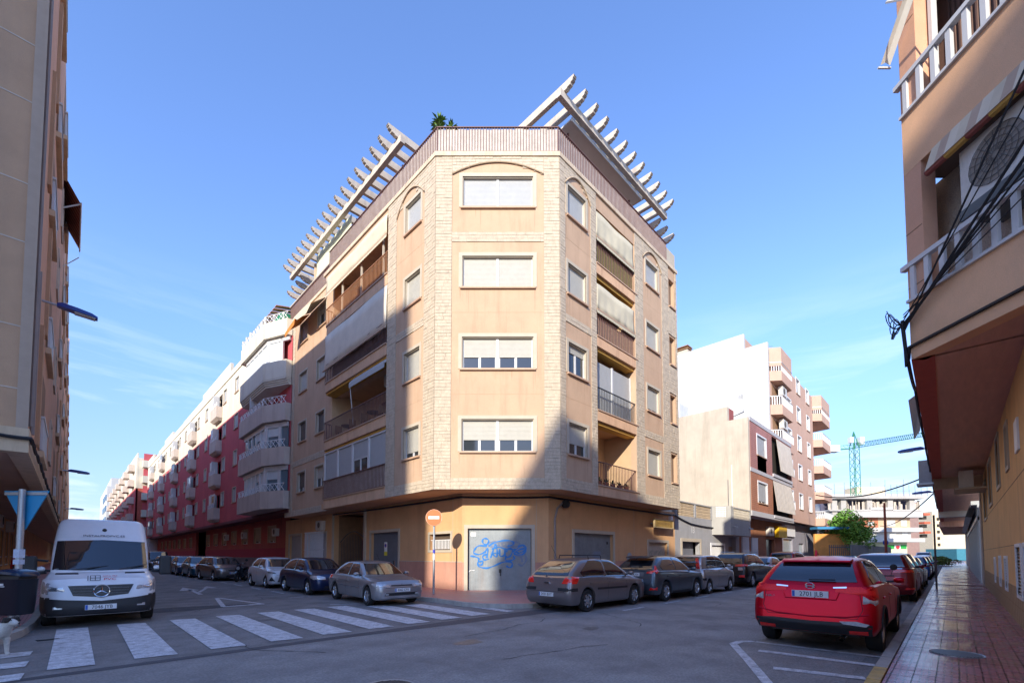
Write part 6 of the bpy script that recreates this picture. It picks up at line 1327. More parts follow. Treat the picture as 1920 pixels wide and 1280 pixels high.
# ================================================================ CARS
def lerp(a, b, t): return a+(b-a)*t
def car(name, label, cat, loc, rz, col, L=4.2, W=1.75, Hh=1.48, wb=2.6, fo=.82, wr=.31, nose=.68, cowl=.98, belt=(.90, 1.0), tail=1.02, xw=None, xrf=None, xrr=None, xg=None,
        rfw=.60, metal=.5, detail=2, plate=None, plate_pos=None, group=None, fr='hatch', rim=None, tw=.19, cladding=False, sill=.20, lights=None, bars=False, front_view=True, roofm=None, spoke=7, handles=True, rough=.3, bh=.05, coatw=.6):
    t = thing(name, label, cat, loc, rz, group)
    pm = paint('car paint '+'%.3f %.3f %.3f' % col, col, metal, rough, coatw)
    hl = L/2; xfa = hl-fo; xra = xfa-wb
    xw = hl-1.02 if xw is None else hl-xw; xrf = hl-1.75 if xrf is None else hl-xrf; xrr = -hl+.55 if xrr is None else -hl+xrr; xg = -hl+.14 if xg is None else -hl+xg
    hw = W/2; Ra = wr+.055
    # ring: (z at front, z at rear, xf, xr, half width, front corner radius, rear corner radius, squareness)
    R = []
    def ring(zf, zr, xf, xr, w, cf=.45, cb=.30, bul=0, bf=.0): R.append(dict(zf=zf, zr=zr, xf=xf, xr=xr, w=w, cf=cf, cb=cb, bul=bul, bf=bf))
    ring(sill, sill+.02, hl-.10, -hl+.12, hw-.07); ring(sill+.05, sill+.10, hl-.03, -hl+.05, hw-.025); ring(.42, .45, hl, -hl, hw-.005); ring(.56, .60, hl-.015, -hl+.01, hw, .5)
    ring(nose-.04, .78, hl-.05, -hl+.04, hw-.005, .55, .32); ring(lerp(nose, cowl, .28), tail-.14, hl-.13, -hl+.07, hw-.02, .6, .32, .035)
    ring(lerp(nose, cowl, .45)-.02, tail-.03, hl-.30, -hl+.10, hw-.055, .62, .30, .05)
    n0 = len(R)
    # hood rings to the greenhouse base
    gbf, gbr, gw = xw, xg, hw-.115
    for q in (.25, .5, .75): ring(lerp(lerp(nose, cowl, .45)-.02, cowl, q**.75)+.012, lerp(tail-.03, tail+.0, q), lerp(hl-.30, gbf, q), lerp(-hl+.10, gbr, q), lerp(hw-.055, gw, q), lerp(.62, .3, q), .28, lerp(.05, .0, q))
    ring(cowl, tail, gbf, gbr, gw, .22, .25); nG = len(R)-1
    for q in (.2, .4, .6, .8, .93): ring(lerp(cowl, Hh-bh, q), lerp(tail, Hh-bh, q), lerp(gbf, xrf, q)+.03*sin(pi*q), lerp(gbr, xrr, q**1.15)-.06*sin(pi*q), lerp(gw, rfw, q)+.025*sin(pi*q), .22, .24)
    ring(Hh-bh*.7, Hh-bh*.9, xrf-.04, xrr+.04, rfw-.03, .25, .25); ring(Hh-.018, Hh-.03, xrf-.16, xrr+.12, rfw-.12, .25, .25); ring(Hh, Hh-.012, xrf-.40, xrr+.35, rfw-.30, .2, .2); ring(Hh+.004, Hh-.004, xrf-.7, xrr+.8, .06, .05, .05)
    # stations along the side
    xs = sorted(set([round(xra+Ra*cos(pi*k/10), 4) for k in range(11)]+[round(xfa+Ra*cos(pi*k/10), 4) for k in range(11)]+[xra-Ra-.012, xra+Ra+.012, xfa-Ra-.012, xfa+Ra+.012]+[lerp(xra+Ra, xfa-Ra, k/6) for k in range(1, 6)]))
    x0, x1 = -hl+.0, hl
    vs = []; npt = None
    for ri, r in enumerate(R):
        pts = []; sx = [r['xr']+(r['xf']-r['xr'])*((x-x0)/(x1-x0)) if ri >= n0 else min(max(x, r['xr']+r['cb']*.6), r['xf']-r['cf']*.6) for x in xs]
        cf, cb, w = r['cf'], r['cb'], r['w']
        if ri >= n0:
            a = r['xr']+min(cb, .3*(r['xf']-r['xr'])); b = r['xf']-min(cf, .3*(r['xf']-r['xr'])); sx = [lerp(a, b, (x-xs[0])/(xs[-1]-xs[0])) for x in xs]
        half = []
        e = .55
        nb = 4
        for k in range(nb): half.append((r['xr'], w*.78*k/nb))                                 # rear, centre outwards
        aR = sx[0]-r['xr']; 
        for k in range(5): an = (pi/2)*k/5; half.append((sx[0]-aR*cos(an)**e, w*.78+w*.22*sin(an)**e))
        for x in sx: half.append((x, w))
        aF = r['xf']-sx[-1]
        for k in range(1, 7): an = (pi/2)*k/6; half.append((sx[-1]+aF*sin(an)**.8, w*(.60+.40*max(0, cos(an))**.7)))
        for k in range(1, 6): half.append((r['xf']+.03*sin(pi/2*k/5), w*.60*(1-k/5)))
        full = half+[(x, -y) for x, y in half[1:-1]][::-1]
        npt = len(full)
        for x, y in full:
            f = (x-r['xr'])/max(.01, (r['xf']-r['xr'])); z = lerp(r['zr'], r['zf'], min(1, max(0, f))**(1.6 if n0-3 < ri < nG else 1))
            if ri in (n0-2, n0-1): z = lerp(lerp(r['zr'], belt[1]-.06*(n0-1-ri), .0), r['zf'], max(0, min(1, (f-.05)/.95))**2.2)
            z += r['bul']*(1-(y/w)**2)*(f if f > .5 else 0)
            if ri < n0-2:
                for xc in (xra, xfa):
                    d = abs(x-xc)
                    if d < Ra+.013 and abs(y) > w*.6: z = max(z, wr+(sqrt(max(0, Ra*Ra-d*d)) if d < Ra else 0)*1.0+.012*ri-(.0 if d < Ra else 9))
            if ri > nG: z -= (.10 if Hh < 2 else .03)*max(0, (ri-nG)/6)*((x-(xrf+xrr)/2+.15)/1.5)**2*(1 if Hh < 1.9 else .3)
            vs.append((x, y, z))
    M_ = len(R); fs = [(i*npt+j, i*npt+(j+1) % npt, (i+1)*npt+(j+1) % npt, (i+1)*npt+j) for i in range(M_-1) for j in range(npt)]+[tuple((M_-1)*npt+j for j in range(npt))]
    mb = MB(); mb.add(vs, fs); body = mb.build('body', pm, t, world=False, smooth=42)
    bvh = BVHTree.FromPolygons([Vector(v) for v in mb.v], mb.f)
    def hit(o, d):
        h = bvh.ray_cast(Vector(o), Vector(d))
        if h[0] is None:
            h = bvh.find_nearest(Vector(o)+Vector(d)*3)
        nrm = h[1] if h[1].dot(Vector(d)) < 0 else -h[1]; return h[0], nrm
    def decal(nm, view, outline, m, parent=t, off=.009, rings=(1.0, .985, .9, .8, .7, .6, .5, .4, .3, .2, .1), seg=.08, thick=None):
        """outline in (a, z): a = x on the sides ('L','R'), y at 'F'/'B', angle in degrees round the corner for ('C', x0)"""
        pts = []
        for i in range(len(outline)):
            a = Vector(outline[i]); b = Vector(outline[(i+1) % len(outline)]); LL = (b-a).length*(1 if not isinstance(view, tuple) else .015); k = max(1, int(LL/seg)) if not isinstance(view, tuple) else max(1, int(max(abs(b.x-a.x)/7, abs(b.y-a.y)/.06)))
            for j in range(k): pts.append(a.lerp(b, j/k))
        c = sum(pts, Vector((0, 0)))/len(pts); n = len(pts); V = []
        def ray(p):
            if isinstance(view, tuple):
                an = radians(p.x); d = Vector((-cos(an), -sin(an), 0)); o = Vector((view[1], 0, p.y))-d*4
            else: o, d = {'L': (Vector((p.x, 4, p.y)), Vector((0, -1, 0))), 'R': (Vector((p.x, -4, p.y)), Vector((0, 1, 0))), 'F': (Vector((6, p.x, p.y)), Vector((-1, 0, 0))), 'B': (Vector((-6, p.x, p.y)), Vector((1, 0, 0))), 'T': (Vector((p.x, p.y, 4)), Vector((0, 0, -1)))}[view]
            return hit(o, d)
        for s in rings:
            for p in pts: q, nr = ray(c+(p-c)*s); V.append(q+nr*(off if s < 1 else -.012))
        q, nr = ray(c); V.append(q+nr*off)
        F = [(i*n+j, i*n+(j+1) % n, (i+1)*n+(j+1) % n, (i+1)*n+j) for i in range(len(rings)-1) for j in range(n)]+[((len(rings)-1)*n+j, (len(rings)-1)*n+(j+1) % n, len(V)-1) for j in range(n)]
        q = MB(); q.add(V, F); return q.build(nm, m, parent, world=False, smooth=50)
    # underbody
    mb = MB(); mb.box((-hl+.25, -hw+.26, sill-.02), (hl-.25, hw-.26, .72)); mb.build('underbody', blackpl, t, world=False)
    # wheels
    rm = rim or alloy
    for xa in (xra, xfa):
        for s in (1, -1):
            y1 = s*(hw-.012); y0 = s*(hw-.012-tw)
            mb = MB(); h0, h1 = sorted((y0, y1)); mb.lathe([(wr*.62, h0+.01), (wr*.93, h0), (wr, h0+.03), (wr, h1-.03), (wr*.93, h1), (wr*.66, h1-.008), (wr*.64, h1-.03)], (xa, 0, wr), 'y', 28)
            w = mb.build('tyre', rubber, t, world=False, smooth=40); w.name = 'wheel'
            if detail >= 1:
                mb = MB(); yo = y1-s*.012; rr = wr*.64
                mb.lathe([(rr, yo-s*.012), (rr*.93, yo), (rr*.88, yo-s*.03)], (xa, 0, wr), 'y', 24); mb.lathe([(0, yo+s*.002), (rr*.2, yo), (rr*.24, yo-s*.03)], (xa, 0, wr), 'y', 12)
                for k in range(spoke):
                    a = 2*pi*k/spoke+.3; ca, sa = cos(a), sin(a); ta, tb = -sa, ca; P = lambda r_, q, h_: (xa+ca*r_+ta*q, yo-s*h_, wr+sa*r_+tb*q)
                    mb.hexa([P(rr*.18, -.035, .03), P(rr*.92, -.028, .03), P(rr*.92, .028, .03), P(rr*.18, .035, .03), P(rr*.18, -.03, .004), P(rr*.92, -.022, .006), P(rr*.92, .022, .006), P(rr*.18, .03, .004)])
                mb.build('rim', rm, w, world=False, smooth=30)
                mb = MB(); mb.lathe([(0, yo-s*.06), (rr, yo-s*.055)], (xa, 0, wr), 'y', 20); mb.build('brake_disc', mat('dark brake', (.04, .04, .042), .6), w, world=False)
    # glass
    def gx(side, q): return (lerp(gbf, xrf, q)+.03*sin(pi*q)) if side == 'f' else (lerp(gbr, xrr, q**1.15)-.06*sin(pi*q))
    zb0, zb1 = cowl, tail; zt_ = Hh-bh-.035
    bx = lerp(xw, xg, .48)                                     # b pillar
    for sd in ('L', 'R'):
        fa = gx('f', .07)-.30; ft = gx('f', .86)-.20
        if lights and 'win' in lights:
            for o_ in lights['win']: decal('side_window', sd, [(hl-a_, z_) for a_, z_ in o_], carglass)
        else:
            zl = lambda x: lerp(belt[1], belt[0], (x+hl)/L)+.02
            ra = gx('r', .1)+.42; rt_ = gx('r', .86)+.34
            decal('side_window', sd, [(bx+.03, zl(bx)), (fa, zl(fa)-.01), (ft, zt_), (bx+.03, zt_+.012)], carglass)
            decal('side_window', sd, [(ra+.10, zl(ra)+.0), (bx-.03, zl(bx)), (bx-.03, zt_+.012), (rt_+.12, zt_), (ra-.02, zl(ra)+.12)], carglass)
    wf = lambda q: lerp(gw, rfw, q)-.07
    decal('windscreen', 'F', lights['screen'] if lights and 'screen' in lights else [(-wf(.08), cowl+.05), (0, cowl+.035), (wf(.08), cowl+.05), (wf(.9), Hh-bh-.055), (-wf(.9), Hh-bh-.055)], carglass)
    if lights and 'rear_glass' in lights: decal('rear_window', 'B', lights['rear_glass'], carglass)
    else: decal('rear_window', 'B', [(-wf(.15)+.02, tail+.03), (0, tail+.02), (wf(.15)-.02, tail+.03), (wf(.85)-.02, Hh-bh-.06), (0, Hh-bh-.045), (-wf(.85)+.02, Hh-bh-.06)], carglass)
    # mirrors
    for s in (1, -1):
        mb = MB(); c = Vector((gbf-.32, s*(hw+.06), cowl+.07)); vs2 = []; n = 10
        mb.lathe([(0, -.08), (.055, -.07), (.075, -.02), (.07, .05), (.045, .085), (0, .095)], c, 'y', 12); mb.v = [(c.x+(x-c.x)*(1.0), y, c.z+(z-c.z)*.8) for x, y, z in mb.v]
        m_ = mb.build('mirror', pm if detail > 0 else blackpl, t, world=False, smooth=50)
        mb = MB(); mb.tube([(c.x+.02, s*(hw-.12), cowl+.03), (c.x, s*(hw+.02), cowl+.05)], .025, 6); mb.build('mirror_stalk', blackpl, m_, world=False)
    if lights:
        for nm, view, outl, m_ in lights.get('decals', []):
            if isinstance(view, tuple): 
                for s in (1, -1):
                    decal(nm, (view[0], view[1]), [(a if s > 0 else -a, z) for a, z in outl] if view[1] > 0 else [(180-a if s > 0 else 180+a, z) for a, z in outl], m_)
            elif view == 'S':
                for sd in 'LR': decal(nm, sd, outl, m_)
            else: decal(nm, view, outl, m_, off=.022 if 'bumper' in nm else .009)
    if handles and detail >= 1:
        for s in (1, -1):
            for x in (bx-.85, bx+.14):
                q, nr = hit((x, 4*s, belt[0]-.10), (0, -s, 0)); mb = MB(); mb.obox(q+nr*.015, (.075, 0, 0), (0, .012, 0), (0, 0, .013)); mb.build('door_handle', pm, t, world=False)
        mb = MB()                                           # door gaps
        for s in (1, -1):
            for x in (bx, bx+1.05):
                P_ = []
                for k in range(7):
                    z = lerp(sill+.10, belt[0]+.02, k/6); q, nr = hit((x-(.12*(1-k/3) if x == bx+1.05 and False else 0), 4*s, z), (0, -s, 0)); P_.append(q+nr*.001)
                mb.tube(P_, .004, 3)
        mb.build('door_gap', blackpl, t, world=False)
    # number plates
    if plate:
        txt, ends = plate
        for en in ends:
            pz = (plate_pos or {}).get(en, .80 if en == 'B' else .42); d = -1 if en == 'B' else 1
            q, nr = hit((d*6, 0, pz), (-d, 0, 0)); yy = Vector((0, 1*d, 0)); xx = q.x+d*.018
            mb = MB(); mb.box((xx-.008, -.26, pz-.055), (xx+.008, .26, pz+.055)); p_ = mb.build('number_plate', platew, t, world=False)
            mb = MB(); mb.box((xx-.010, (-.255 if d > 0 else .215), pz-.05), (xx+.010, (-.215 if d > 0 else .255), pz+.05)); mb.build('plate_band', plateb, p_, world=False)
            text_on(txt, .105, (xx+d*.010, (.02 if d > 0 else -.02), pz-.002), (0, d, 0), (0, 0, 1), ink, p_, world=False, ext=.001, sx=.90)
    if bars:
        for x in (xrf-.55, xrr+.45): mb = MB(); mb.tube([(x, -rfw+.02, Hh-.05), (x, -rfw+.05, Hh+.07), (x, rfw-.05, Hh+.07), (x, rfw-.02, Hh-.05)], .016, 6); mb.build('roof_bar', blackpl, t, world=False)
    def seam(view, pts, r=.0045, m=None, nm='panel_gap', lift=.001):
        P_ = []
        for a, b in zip(pts, pts[1:]):
            a = Vector(a); b = Vector(b); k = max(1, int((b-a).length/.06))
            for i in range(k+1):
                p = a.lerp(b, i/k); o, d = {'F': (Vector((6, p.x, p.y)), Vector((-1, 0, 0))), 'B': (Vector((-6, p.x, p.y)), Vector((1, 0, 0))), 'T': (Vector((p.x, p.y, 4)), Vector((0, 0, -1)))}[view]
                q, nr = hit(o, d); P_.append(q+nr*lift)
        mb = MB(); mb.tube(P_, r, 4); return mb.build(nm, m or blackpl, t, world=False)
    if detail >= 2 and Hh < 2:
        w_ = hw-.19
        seam('B', [(-w_+.05, tail-.02), (-w_, .72), (-w_+.07, .58), (w_-.07, .58), (w_, .72), (w_-.05, tail-.02)])
        seam('F', [(-hw+.30, nose-.13), (hw-.30, nose-.13)])
        seam('T', [(hl-.25, hw-.30), (hl-.9, hw-.16)]); seam('T', [(hl-.25, -hw+.30), (hl-.9, -hw+.16)])
    t['seam'] = 1; del t['seam']
    return t, decal, hit, pm, dict(seam=seam, hl=hl, hw=hw, xw=xw, xg=xg, xra=xra, xfa=xfa, gw=gw)
HEAD = lambda z0, z1, a0=18, a1=58, m=None: ('headlight', ('C', .9), [(a0, z0+.02), (a1, z0+.05), (a1+4, z1), (a0+6, z1-.03)], m or clearlens)
grille = lambda z0, z1, w, m=None: ('grille', 'F', [(-w, z0), (w, z0), (w*.92, z1), (-w*.92, z1)], m or blackpl)
def std_lights(nose=.70, tail=1.0, tl=(.72, .98), ta=(32, 66), low=(.24, .36), hx=1.25, m=None):
    return dict(decals=[('headlight', ('C', hx), [(26, nose-.13), (52, nose-.10), (66, nose+.02), (46, nose+.02), (28, nose-.03)], clearlens), ('grille', 'F', [(-.30, nose-.12), (.30, nose-.12), (.33, nose-.05), (-.33, nose-.05)], blackpl),
        ('lower_grille', 'F', [(-.45, low[0]), (.45, low[0]), (.40, low[1]), (-.40, low[1])], blackpl), ('tail_light', ('C', -hx), [(ta[0], tl[0]), (ta[1], tl[0]+.06), (ta[1], tl[1]), (ta[0]+4, tl[1])], redlens)])
PI = pi
# --- red crossover, nearest, seen from behind
rd = (.62, .004, .022)
t, dc, hit, pm, g = car('parked_car', 'glossy red crossover seen from behind, nearest car on the right kerb', 'car', (9.95+.98, 1.74, 0), 0, rd, L=4.3, W=1.78, Hh=1.57, wb=2.61, fo=.88, wr=.335, nose=.82, cowl=1.02, belt=(.98, 1.10), tail=1.11,
    xw=1.0, xrf=1.9, xrr=.66, xg=.12, rfw=.57, metal=.75, rough=.32, coatw=.15, plate=('2701 JLB', 'B'), plate_pos={'B': .94}, sill=.29, tw=.22, cladding=True,
    lights=dict(rear_glass=[(-.64, 1.15), (0, 1.13), (.64, 1.15), (.53, 1.44), (0, 1.46), (-.53, 1.44)], decals=[
        ('tail_light', ('C', -1.3), [(24, .99), (38, .965), (48, .90), (58, .90), (62, 1.06), (50, 1.09), (25, 1.065)], mat('bright red lens', (.95, .015, .02), .35, .15, 60, metal=.3)), ('tail_light_lower', ('C', -1.3), [(41, .82), (49, .80), (53, .83), (54, .885), (42, .945)], clearlens),
        ('bumper_cladding', 'B', [(-.80, .33), (.80, .33), (.82, .50), (.55, .52), (0, .505), (-.55, .52), (-.82, .50)], blackpl),
        ('sill_cladding', 'S', [(-.85, .25), (.75, .25), (.72, .36), (-.82, .36)], blackpl), ('headlight', ('C', 1.25), [(26, .72), (56, .76), (62, .86), (30, .82)], clearlens)]))
g['seam']('B', [(-.78, .66), (-.5, .60), (0, .575), (.5, .60), (.78, .66)], .012, pm, 'tailgate_crease', .0)
g['seam']('B', [(-.42, 1.02), (-.36, .86), (.36, .86), (.42, 1.02)], .010, pm, 'plate_recess_edge', .0)
dc('reflector', 'B', [(-.76, .36), (-.52, .355), (-.52, .40), (-.76, .41)], redlens, off=.034); dc('reflector', 'B', [(.52, .355), (.76, .36), (.76, .41), (.52, .40)], redlens, off=.034)
dc('scuff_mark', 'B', [(-.74, .47), (-.45, .49), (-.40, .53), (-.62, .545), (-.78, .51)], mat('scraped grey paint', (.45, .46, .48), .5, .2, 20), off=.032)
dc('chrome_strip', 'B', [(-.50, 1.055), (-.32, 1.045), (-.32, 1.065), (-.50, 1.08)], chrome, off=.014); dc('chrome_strip', 'B', [(.32, 1.045), (.50, 1.055), (.50, 1.08), (.32, 1.065)], chrome, off=.014)
q, nr = hit((-6, 0, 1.075), (1, 0, 0)); mb = MB(); X = q.x-.03
for s in (1, -1): mb.hexa([(X, s*.035, 1.04), (X, s*.052, 1.04), (X+.03, s*.052, 1.04), (X+.03, s*.035, 1.04), (X, s*.045, 1.11), (X, s*.062, 1.11), (X+.03, s*.062, 1.11), (X+.03, s*.045, 1.11)])
mb.box((X+.001, -.04, 1.068), (X+.03, .04, 1.08)); mb.build('emblem', chrome, t, world=False)
mb = MB(); mb.tube([(X+.004, .068*cos(2*pi*k/20), 1.075+.05*sin(2*pi*k/20)) for k in range(21)], .004, 4); mb.build('emblem_ring', chrome, t, world=False)
q, nr = hit((-6, .62, .90), (1, 0, 0)); text_on('HR-V', .055, q+Vector((-.012, -.04, -.02)), (.22, -1, 0), (0, 0, 1), chrome, t, world=False, ext=.003, sx=1.3)
mb = MB(); mb.prism([(-1.55, -.012, 1.57), (-1.30, -.012, 1.585), (-1.52, -.012, 1.68)], (0, .024, 0)); mb.build('fin_antenna', pm, t, world=False)
mb = MB(); mb.hexa([(-1.66, -.50, 1.475), (-1.66, .50, 1.475), (-1.45, .52, 1.49), (-1.45, -.52, 1.49), (-1.65, -.50, 1.50), (-1.65, .50, 1.50), (-1.45, .52, 1.53), (-1.45, -.52, 1.53)]); mb.build('rear_spoiler', pm, t, world=False)
mb = MB(); mb.lathe([(.035, -2.12), (.04, -2.13), (.04, -1.9)], (0, -.42, .25), 'x', 12); mb.build('exhaust_pipe', chrome, t, world=False)
mb = MB(); mb.tube([(-2.03, .02, 1.18), (-2.035, -.35, 1.185)], .012, 5); mb.build('rear_wiper', blackpl, t, world=False)
for s in (1, -1):
    for xa in (g['xra'], g['xfa']):
        mb = MB(); P_ = []
        for k in range(15):
            a = pi*(k-.5)/13; x = xa+.395*cos(a); z = .335+.395*sin(a)
            if z < .26: continue
            q, nr = hit((x, 4*s, z+.02), (0, -s, 0)); P_.append(q+nr*.006)
        mb.tube(P_, .024, 6); mb.build('arch_cladding', blackpl, t, world=False, smooth=60)
# --- grey hatchback with roof bars (rear three quarter)
t, dc, hit, pm, g = car('parked_car', 'taupe grey hatchback with black roof bars parked before the graffiti door', 'car', (11.58, 8.12, 0), 0, (.24, .215, .22), L=4.2, W=1.74, Hh=1.51, wb=2.55, fo=.85, wr=.315, nose=.70, cowl=.96, belt=(.89, .97), tail=.99, xw=.88, xrf=1.75, xrr=.80, xg=.16, rfw=.57, metal=.6,
    plate=('2431 BXY', 'B'), plate_pos={'B': .50}, bars=True, lights=dict(decals=[('tail_light', ('C', -1.3), [(34, .80), (58, .80), (68, .98), (52, 1.0), (40, .97)], redlens), ('bumper_strip', ('C', -1.3), [(27, .60), (60, .60), (60, .69), (27, .69)], blackpl), ('side_strip', 'S', [(-.85, .60), (.78, .58), (.78, .64), (-.85, .66)], blackpl), ('headlight', ('C', 1.25), [(28, .66), (60, .70), (64, .84), (32, .78)], clearlens)]))
mb = MB(); mb.tube([(-1.5, .1, 1.5), (-1.75, .1, 1.86)], .006, 4); mb.build('antenna', blackpl, t, world=False)
mb = MB(); mb.box((-2.09, -.09, .80), (-2.05, .09, .83)); mb.box((-2.095, -.02, .98), (-2.05, .02, 1.04)); mb.build('badge', chrome, t, world=False)
# --- grey blue crossover
t, dc, hit, pm, g = car('parked_car', 'steel blue grey compact crossover with bulging wheel arches', 'car', (15.75, 7.86, 0), 0, (.085, .115, .145), L=4.13, W=1.77, Hh=1.57, wb=2.53, fo=.80, wr=.345, nose=.85, cowl=1.0, belt=(.96, 1.08), tail=1.06, xw=.95, xrf=1.7, xrr=.80, xg=.18, rfw=.53, metal=.6,
    plate=('8245 KXH', 'B'), plate_pos={'B': .92}, sill=.24, lights=dict(decals=[('tail_light', ('C', -1.25), [(34, .96), (52, .96), (58, 1.02), (58, 1.22), (54, 1.22), (50, 1.06), (36, 1.02)], redlens), ('plate_recess', 'B', [(-.42, .86), (.42, .86), (.40, 1.0), (-.40, 1.0)], mat('dark silver', (.12, .13, .14), .4)), ('reflector', ('C', -1.25), [(38, .42), (52, .42), (52, .52), (40, .50)], redlens), ('sill_cladding', 'S', [(-.8, .25), (.75, .25), (.72, .34), (-.8, .34)], blackpl)]))
mb = MB(); mb.hexa([(-1.72, -.42, 1.48), (-1.72, .42, 1.48), (-1.4, .46, 1.53), (-1.4, -.46, 1.53), (-1.72, -.42, 1.51), (-1.72, .42, 1.51), (-1.4, .46, 1.56), (-1.4, -.46, 1.56)]); mb.build('rear_spoiler', pm, t, world=False)
dc('brake_light', 'B', [(-.14, 1.475), (.14, 1.475), (.13, 1.50), (-.13, 1.50)], redlens, off=.02)
# --- silver city car
t, dc, hit, pm, g = car('parked_car', 'small tall silver city car with red lamps high on its rear pillars', 'car', (19.65, 7.86, 0), 0, (.40, .39, .40), L=3.6, W=1.64, Hh=1.60, wb=2.36, fo=.66, wr=.295, nose=.84, cowl=1.05, belt=(1.0, 1.04), tail=1.02, xw=.72, xrf=1.45, xrr=.30, xg=.10, rfw=.62, metal=.6,
    lights=dict(decals=[('tail_light', ('C', -1.1), [(36, 1.02), (45, 1.02), (46, 1.45), (38, 1.45)], redlens), ('bumper_strip', ('C', -1.1), [(0, .56), (60, .56), (60, .66), (0, .66)], blackpl)]))
# --- dark brown SUV
t, dc, hit, pm, g = car('parked_car', 'black brown SUV with a white number plate before the low grey house', 'car', (25.2, 7.95, 0), 0, (.028, .020, .020), L=4.5, W=1.85, Hh=1.70, wb=2.69, fo=.9, wr=.355, nose=.92, cowl=1.07, belt=(1.02, 1.10), tail=1.10, xw=1.0, xrf=1.8, xrr=.62, rfw=.60, metal=.5, sill=.25,
    plate=('0427 JHN', 'B'), plate_pos={'B': .98}, lights=dict(decals=[('tail_light', ('C', -1.4), [(24, 1.02), (60, 1.04), (66, 1.12), (50, 1.16), (26, 1.10)], redlens), ('reverse_light', ('C', -1.4), [(32, .84), (42, .84), (42, .98), (32, .98)], clearlens), ('reflector', ('C', -1.4), [(32, .50), (44, .50), (44, .62), (34, .60)], redlens)]))
mb = MB()
for s in (1, -1): mb.tube([(-1.5, s*.56, 1.68), (-1.3, s*.56, 1.73), (.4, s*.56, 1.73), (.6, s*.56, 1.69)], .018, 5)
mb.build('roof_rails', steel, t, world=False)
SL = std_lights()
def simple(label, x, y, rz, col, L=4.1, W=1.74, H_=1.5, wr=.31, det=1, g_=None, name='parked_car', cat='car', **k):
    k.setdefault('xrr', .80 if H_ < 1.6 else .6); k.setdefault('xg', .18)
    k.setdefault('lights', std_lights(nose=.72 if H_ < 1.6 else .86, tl=(.80, 1.02))); return car(name, label, cat, (x, y, 0), rz, col, L=L, W=W, Hh=H_, wr=wr, nose=.72 if H_ < 1.6 else .84, cowl=.96 if H_ < 1.6 else 1.05, belt=(.89, .97) if H_ < 1.6 else (1.0, 1.08), tail=.99 if H_ < 1.6 else 1.09, detail=det, group=g_, **k)
simple('pale blue white hatchback between the black brown SUV and the red van', 29.6, 8.05, 0, (.42, .48, .56), rfw=.56)
simple('dark red high roofed family van beyond the pale hatchback', 35.0, 8.0, 0, (.30, .015, .025), L=4.3, H_=1.80, rfw=.66, xw=.8, xrf=1.5, xrr=.2, xg=.08)
GR_ = 'distant cars along the left side of the right street'
for i, (x, c, lb) in enumerate(((41, (.35, .36, .38), 'small silver car half hidden by the red crossover roof'), (47, (.08, .12, .25), 'blue car beyond the red family van'), (53, (.5, .5, .5), 'white car in front of the school fence'), (60, (.06, .07, .09), 'dark car at the end of the left hand row'))): simple(lb, x, 8.1, 0, c, det=0, g_=GR_, handles=False)
# --- right kerb, beyond the red crossover
t, dc, hit, pm, g = car('parked_car', 'dark red SUV with chrome trim parked beyond the scooter', 'car', (20.6-.6+2.0, 1.86, 0), 0, (.22, .010, .016), L=4.5, W=1.84, Hh=1.66, wb=2.7, fo=.9, wr=.35, nose=.88, cowl=1.08, belt=(1.04, 1.14), tail=1.15, xw=1.05, xrf=1.9, xrr=.5, rfw=.60, metal=.5, sill=.24,
    lights=dict(decals=[('tail_light', ('C', -1.35), [(22, .98), (60, 1.00), (64, 1.10), (24, 1.09)], redlens), ('reflector', ('C', -1.35), [(36, .42), (56, .42), (56, .50), (38, .50)], redlens)]))
dc('chrome_strip', 'B', [(-.62, 1.11), (.62, 1.11), (.62, 1.13), (-.62, 1.13)], chrome, off=.012)
simple('black high SUV just beyond the dark red SUV', 26.4, 1.95, 0, (.012, .012, .014), L=4.5, W=1.84, H_=1.68, wr=.35)
simple('grey silver car with chrome wheel fourth along the right kerb', 31.2, 1.9, 0, (.16, .16, .17), rfw=.56)
simple('bright blue hatchback farther along the right kerb', 40.0, 1.95, 0, (.03, .10, .30), rfw=.56)
simple('dark maroon hatchback behind the blue one on the right kerb', 45.0, 1.95, 0, (.06, .015, .02), rfw=.56)
simple('silver blue saloon beyond the maroon hatchback on the right kerb', 50.2, 1.95, 0, (.25, .29, .34), rfw=.56)
simple('white estate car where the right street bends', 64.0, 2.3, 0, (.6, .6, .62), det=0, handles=False, H_=1.55)
for i, (x, y, c, h, lb) in enumerate(((74, 2.6, (.6, .62, .64), 1.9, 'white delivery van far down the right street'), (80, 2.9, (.3, .3, .32), 1.5, 'silver car far down the right street'), (86, 3.0, (.08, .08, .09), 1.5, 'black car far down the right street'), (92, 3.4, (.5, .5, .5), 1.5, 'last white car at the end of the right kerb'), (98, 9.0, (.6, .6, .6), 1.6, 'pale car turning at the far junction'))): simple(lb, x, y, 0, c, det=0, handles=False, H_=h)
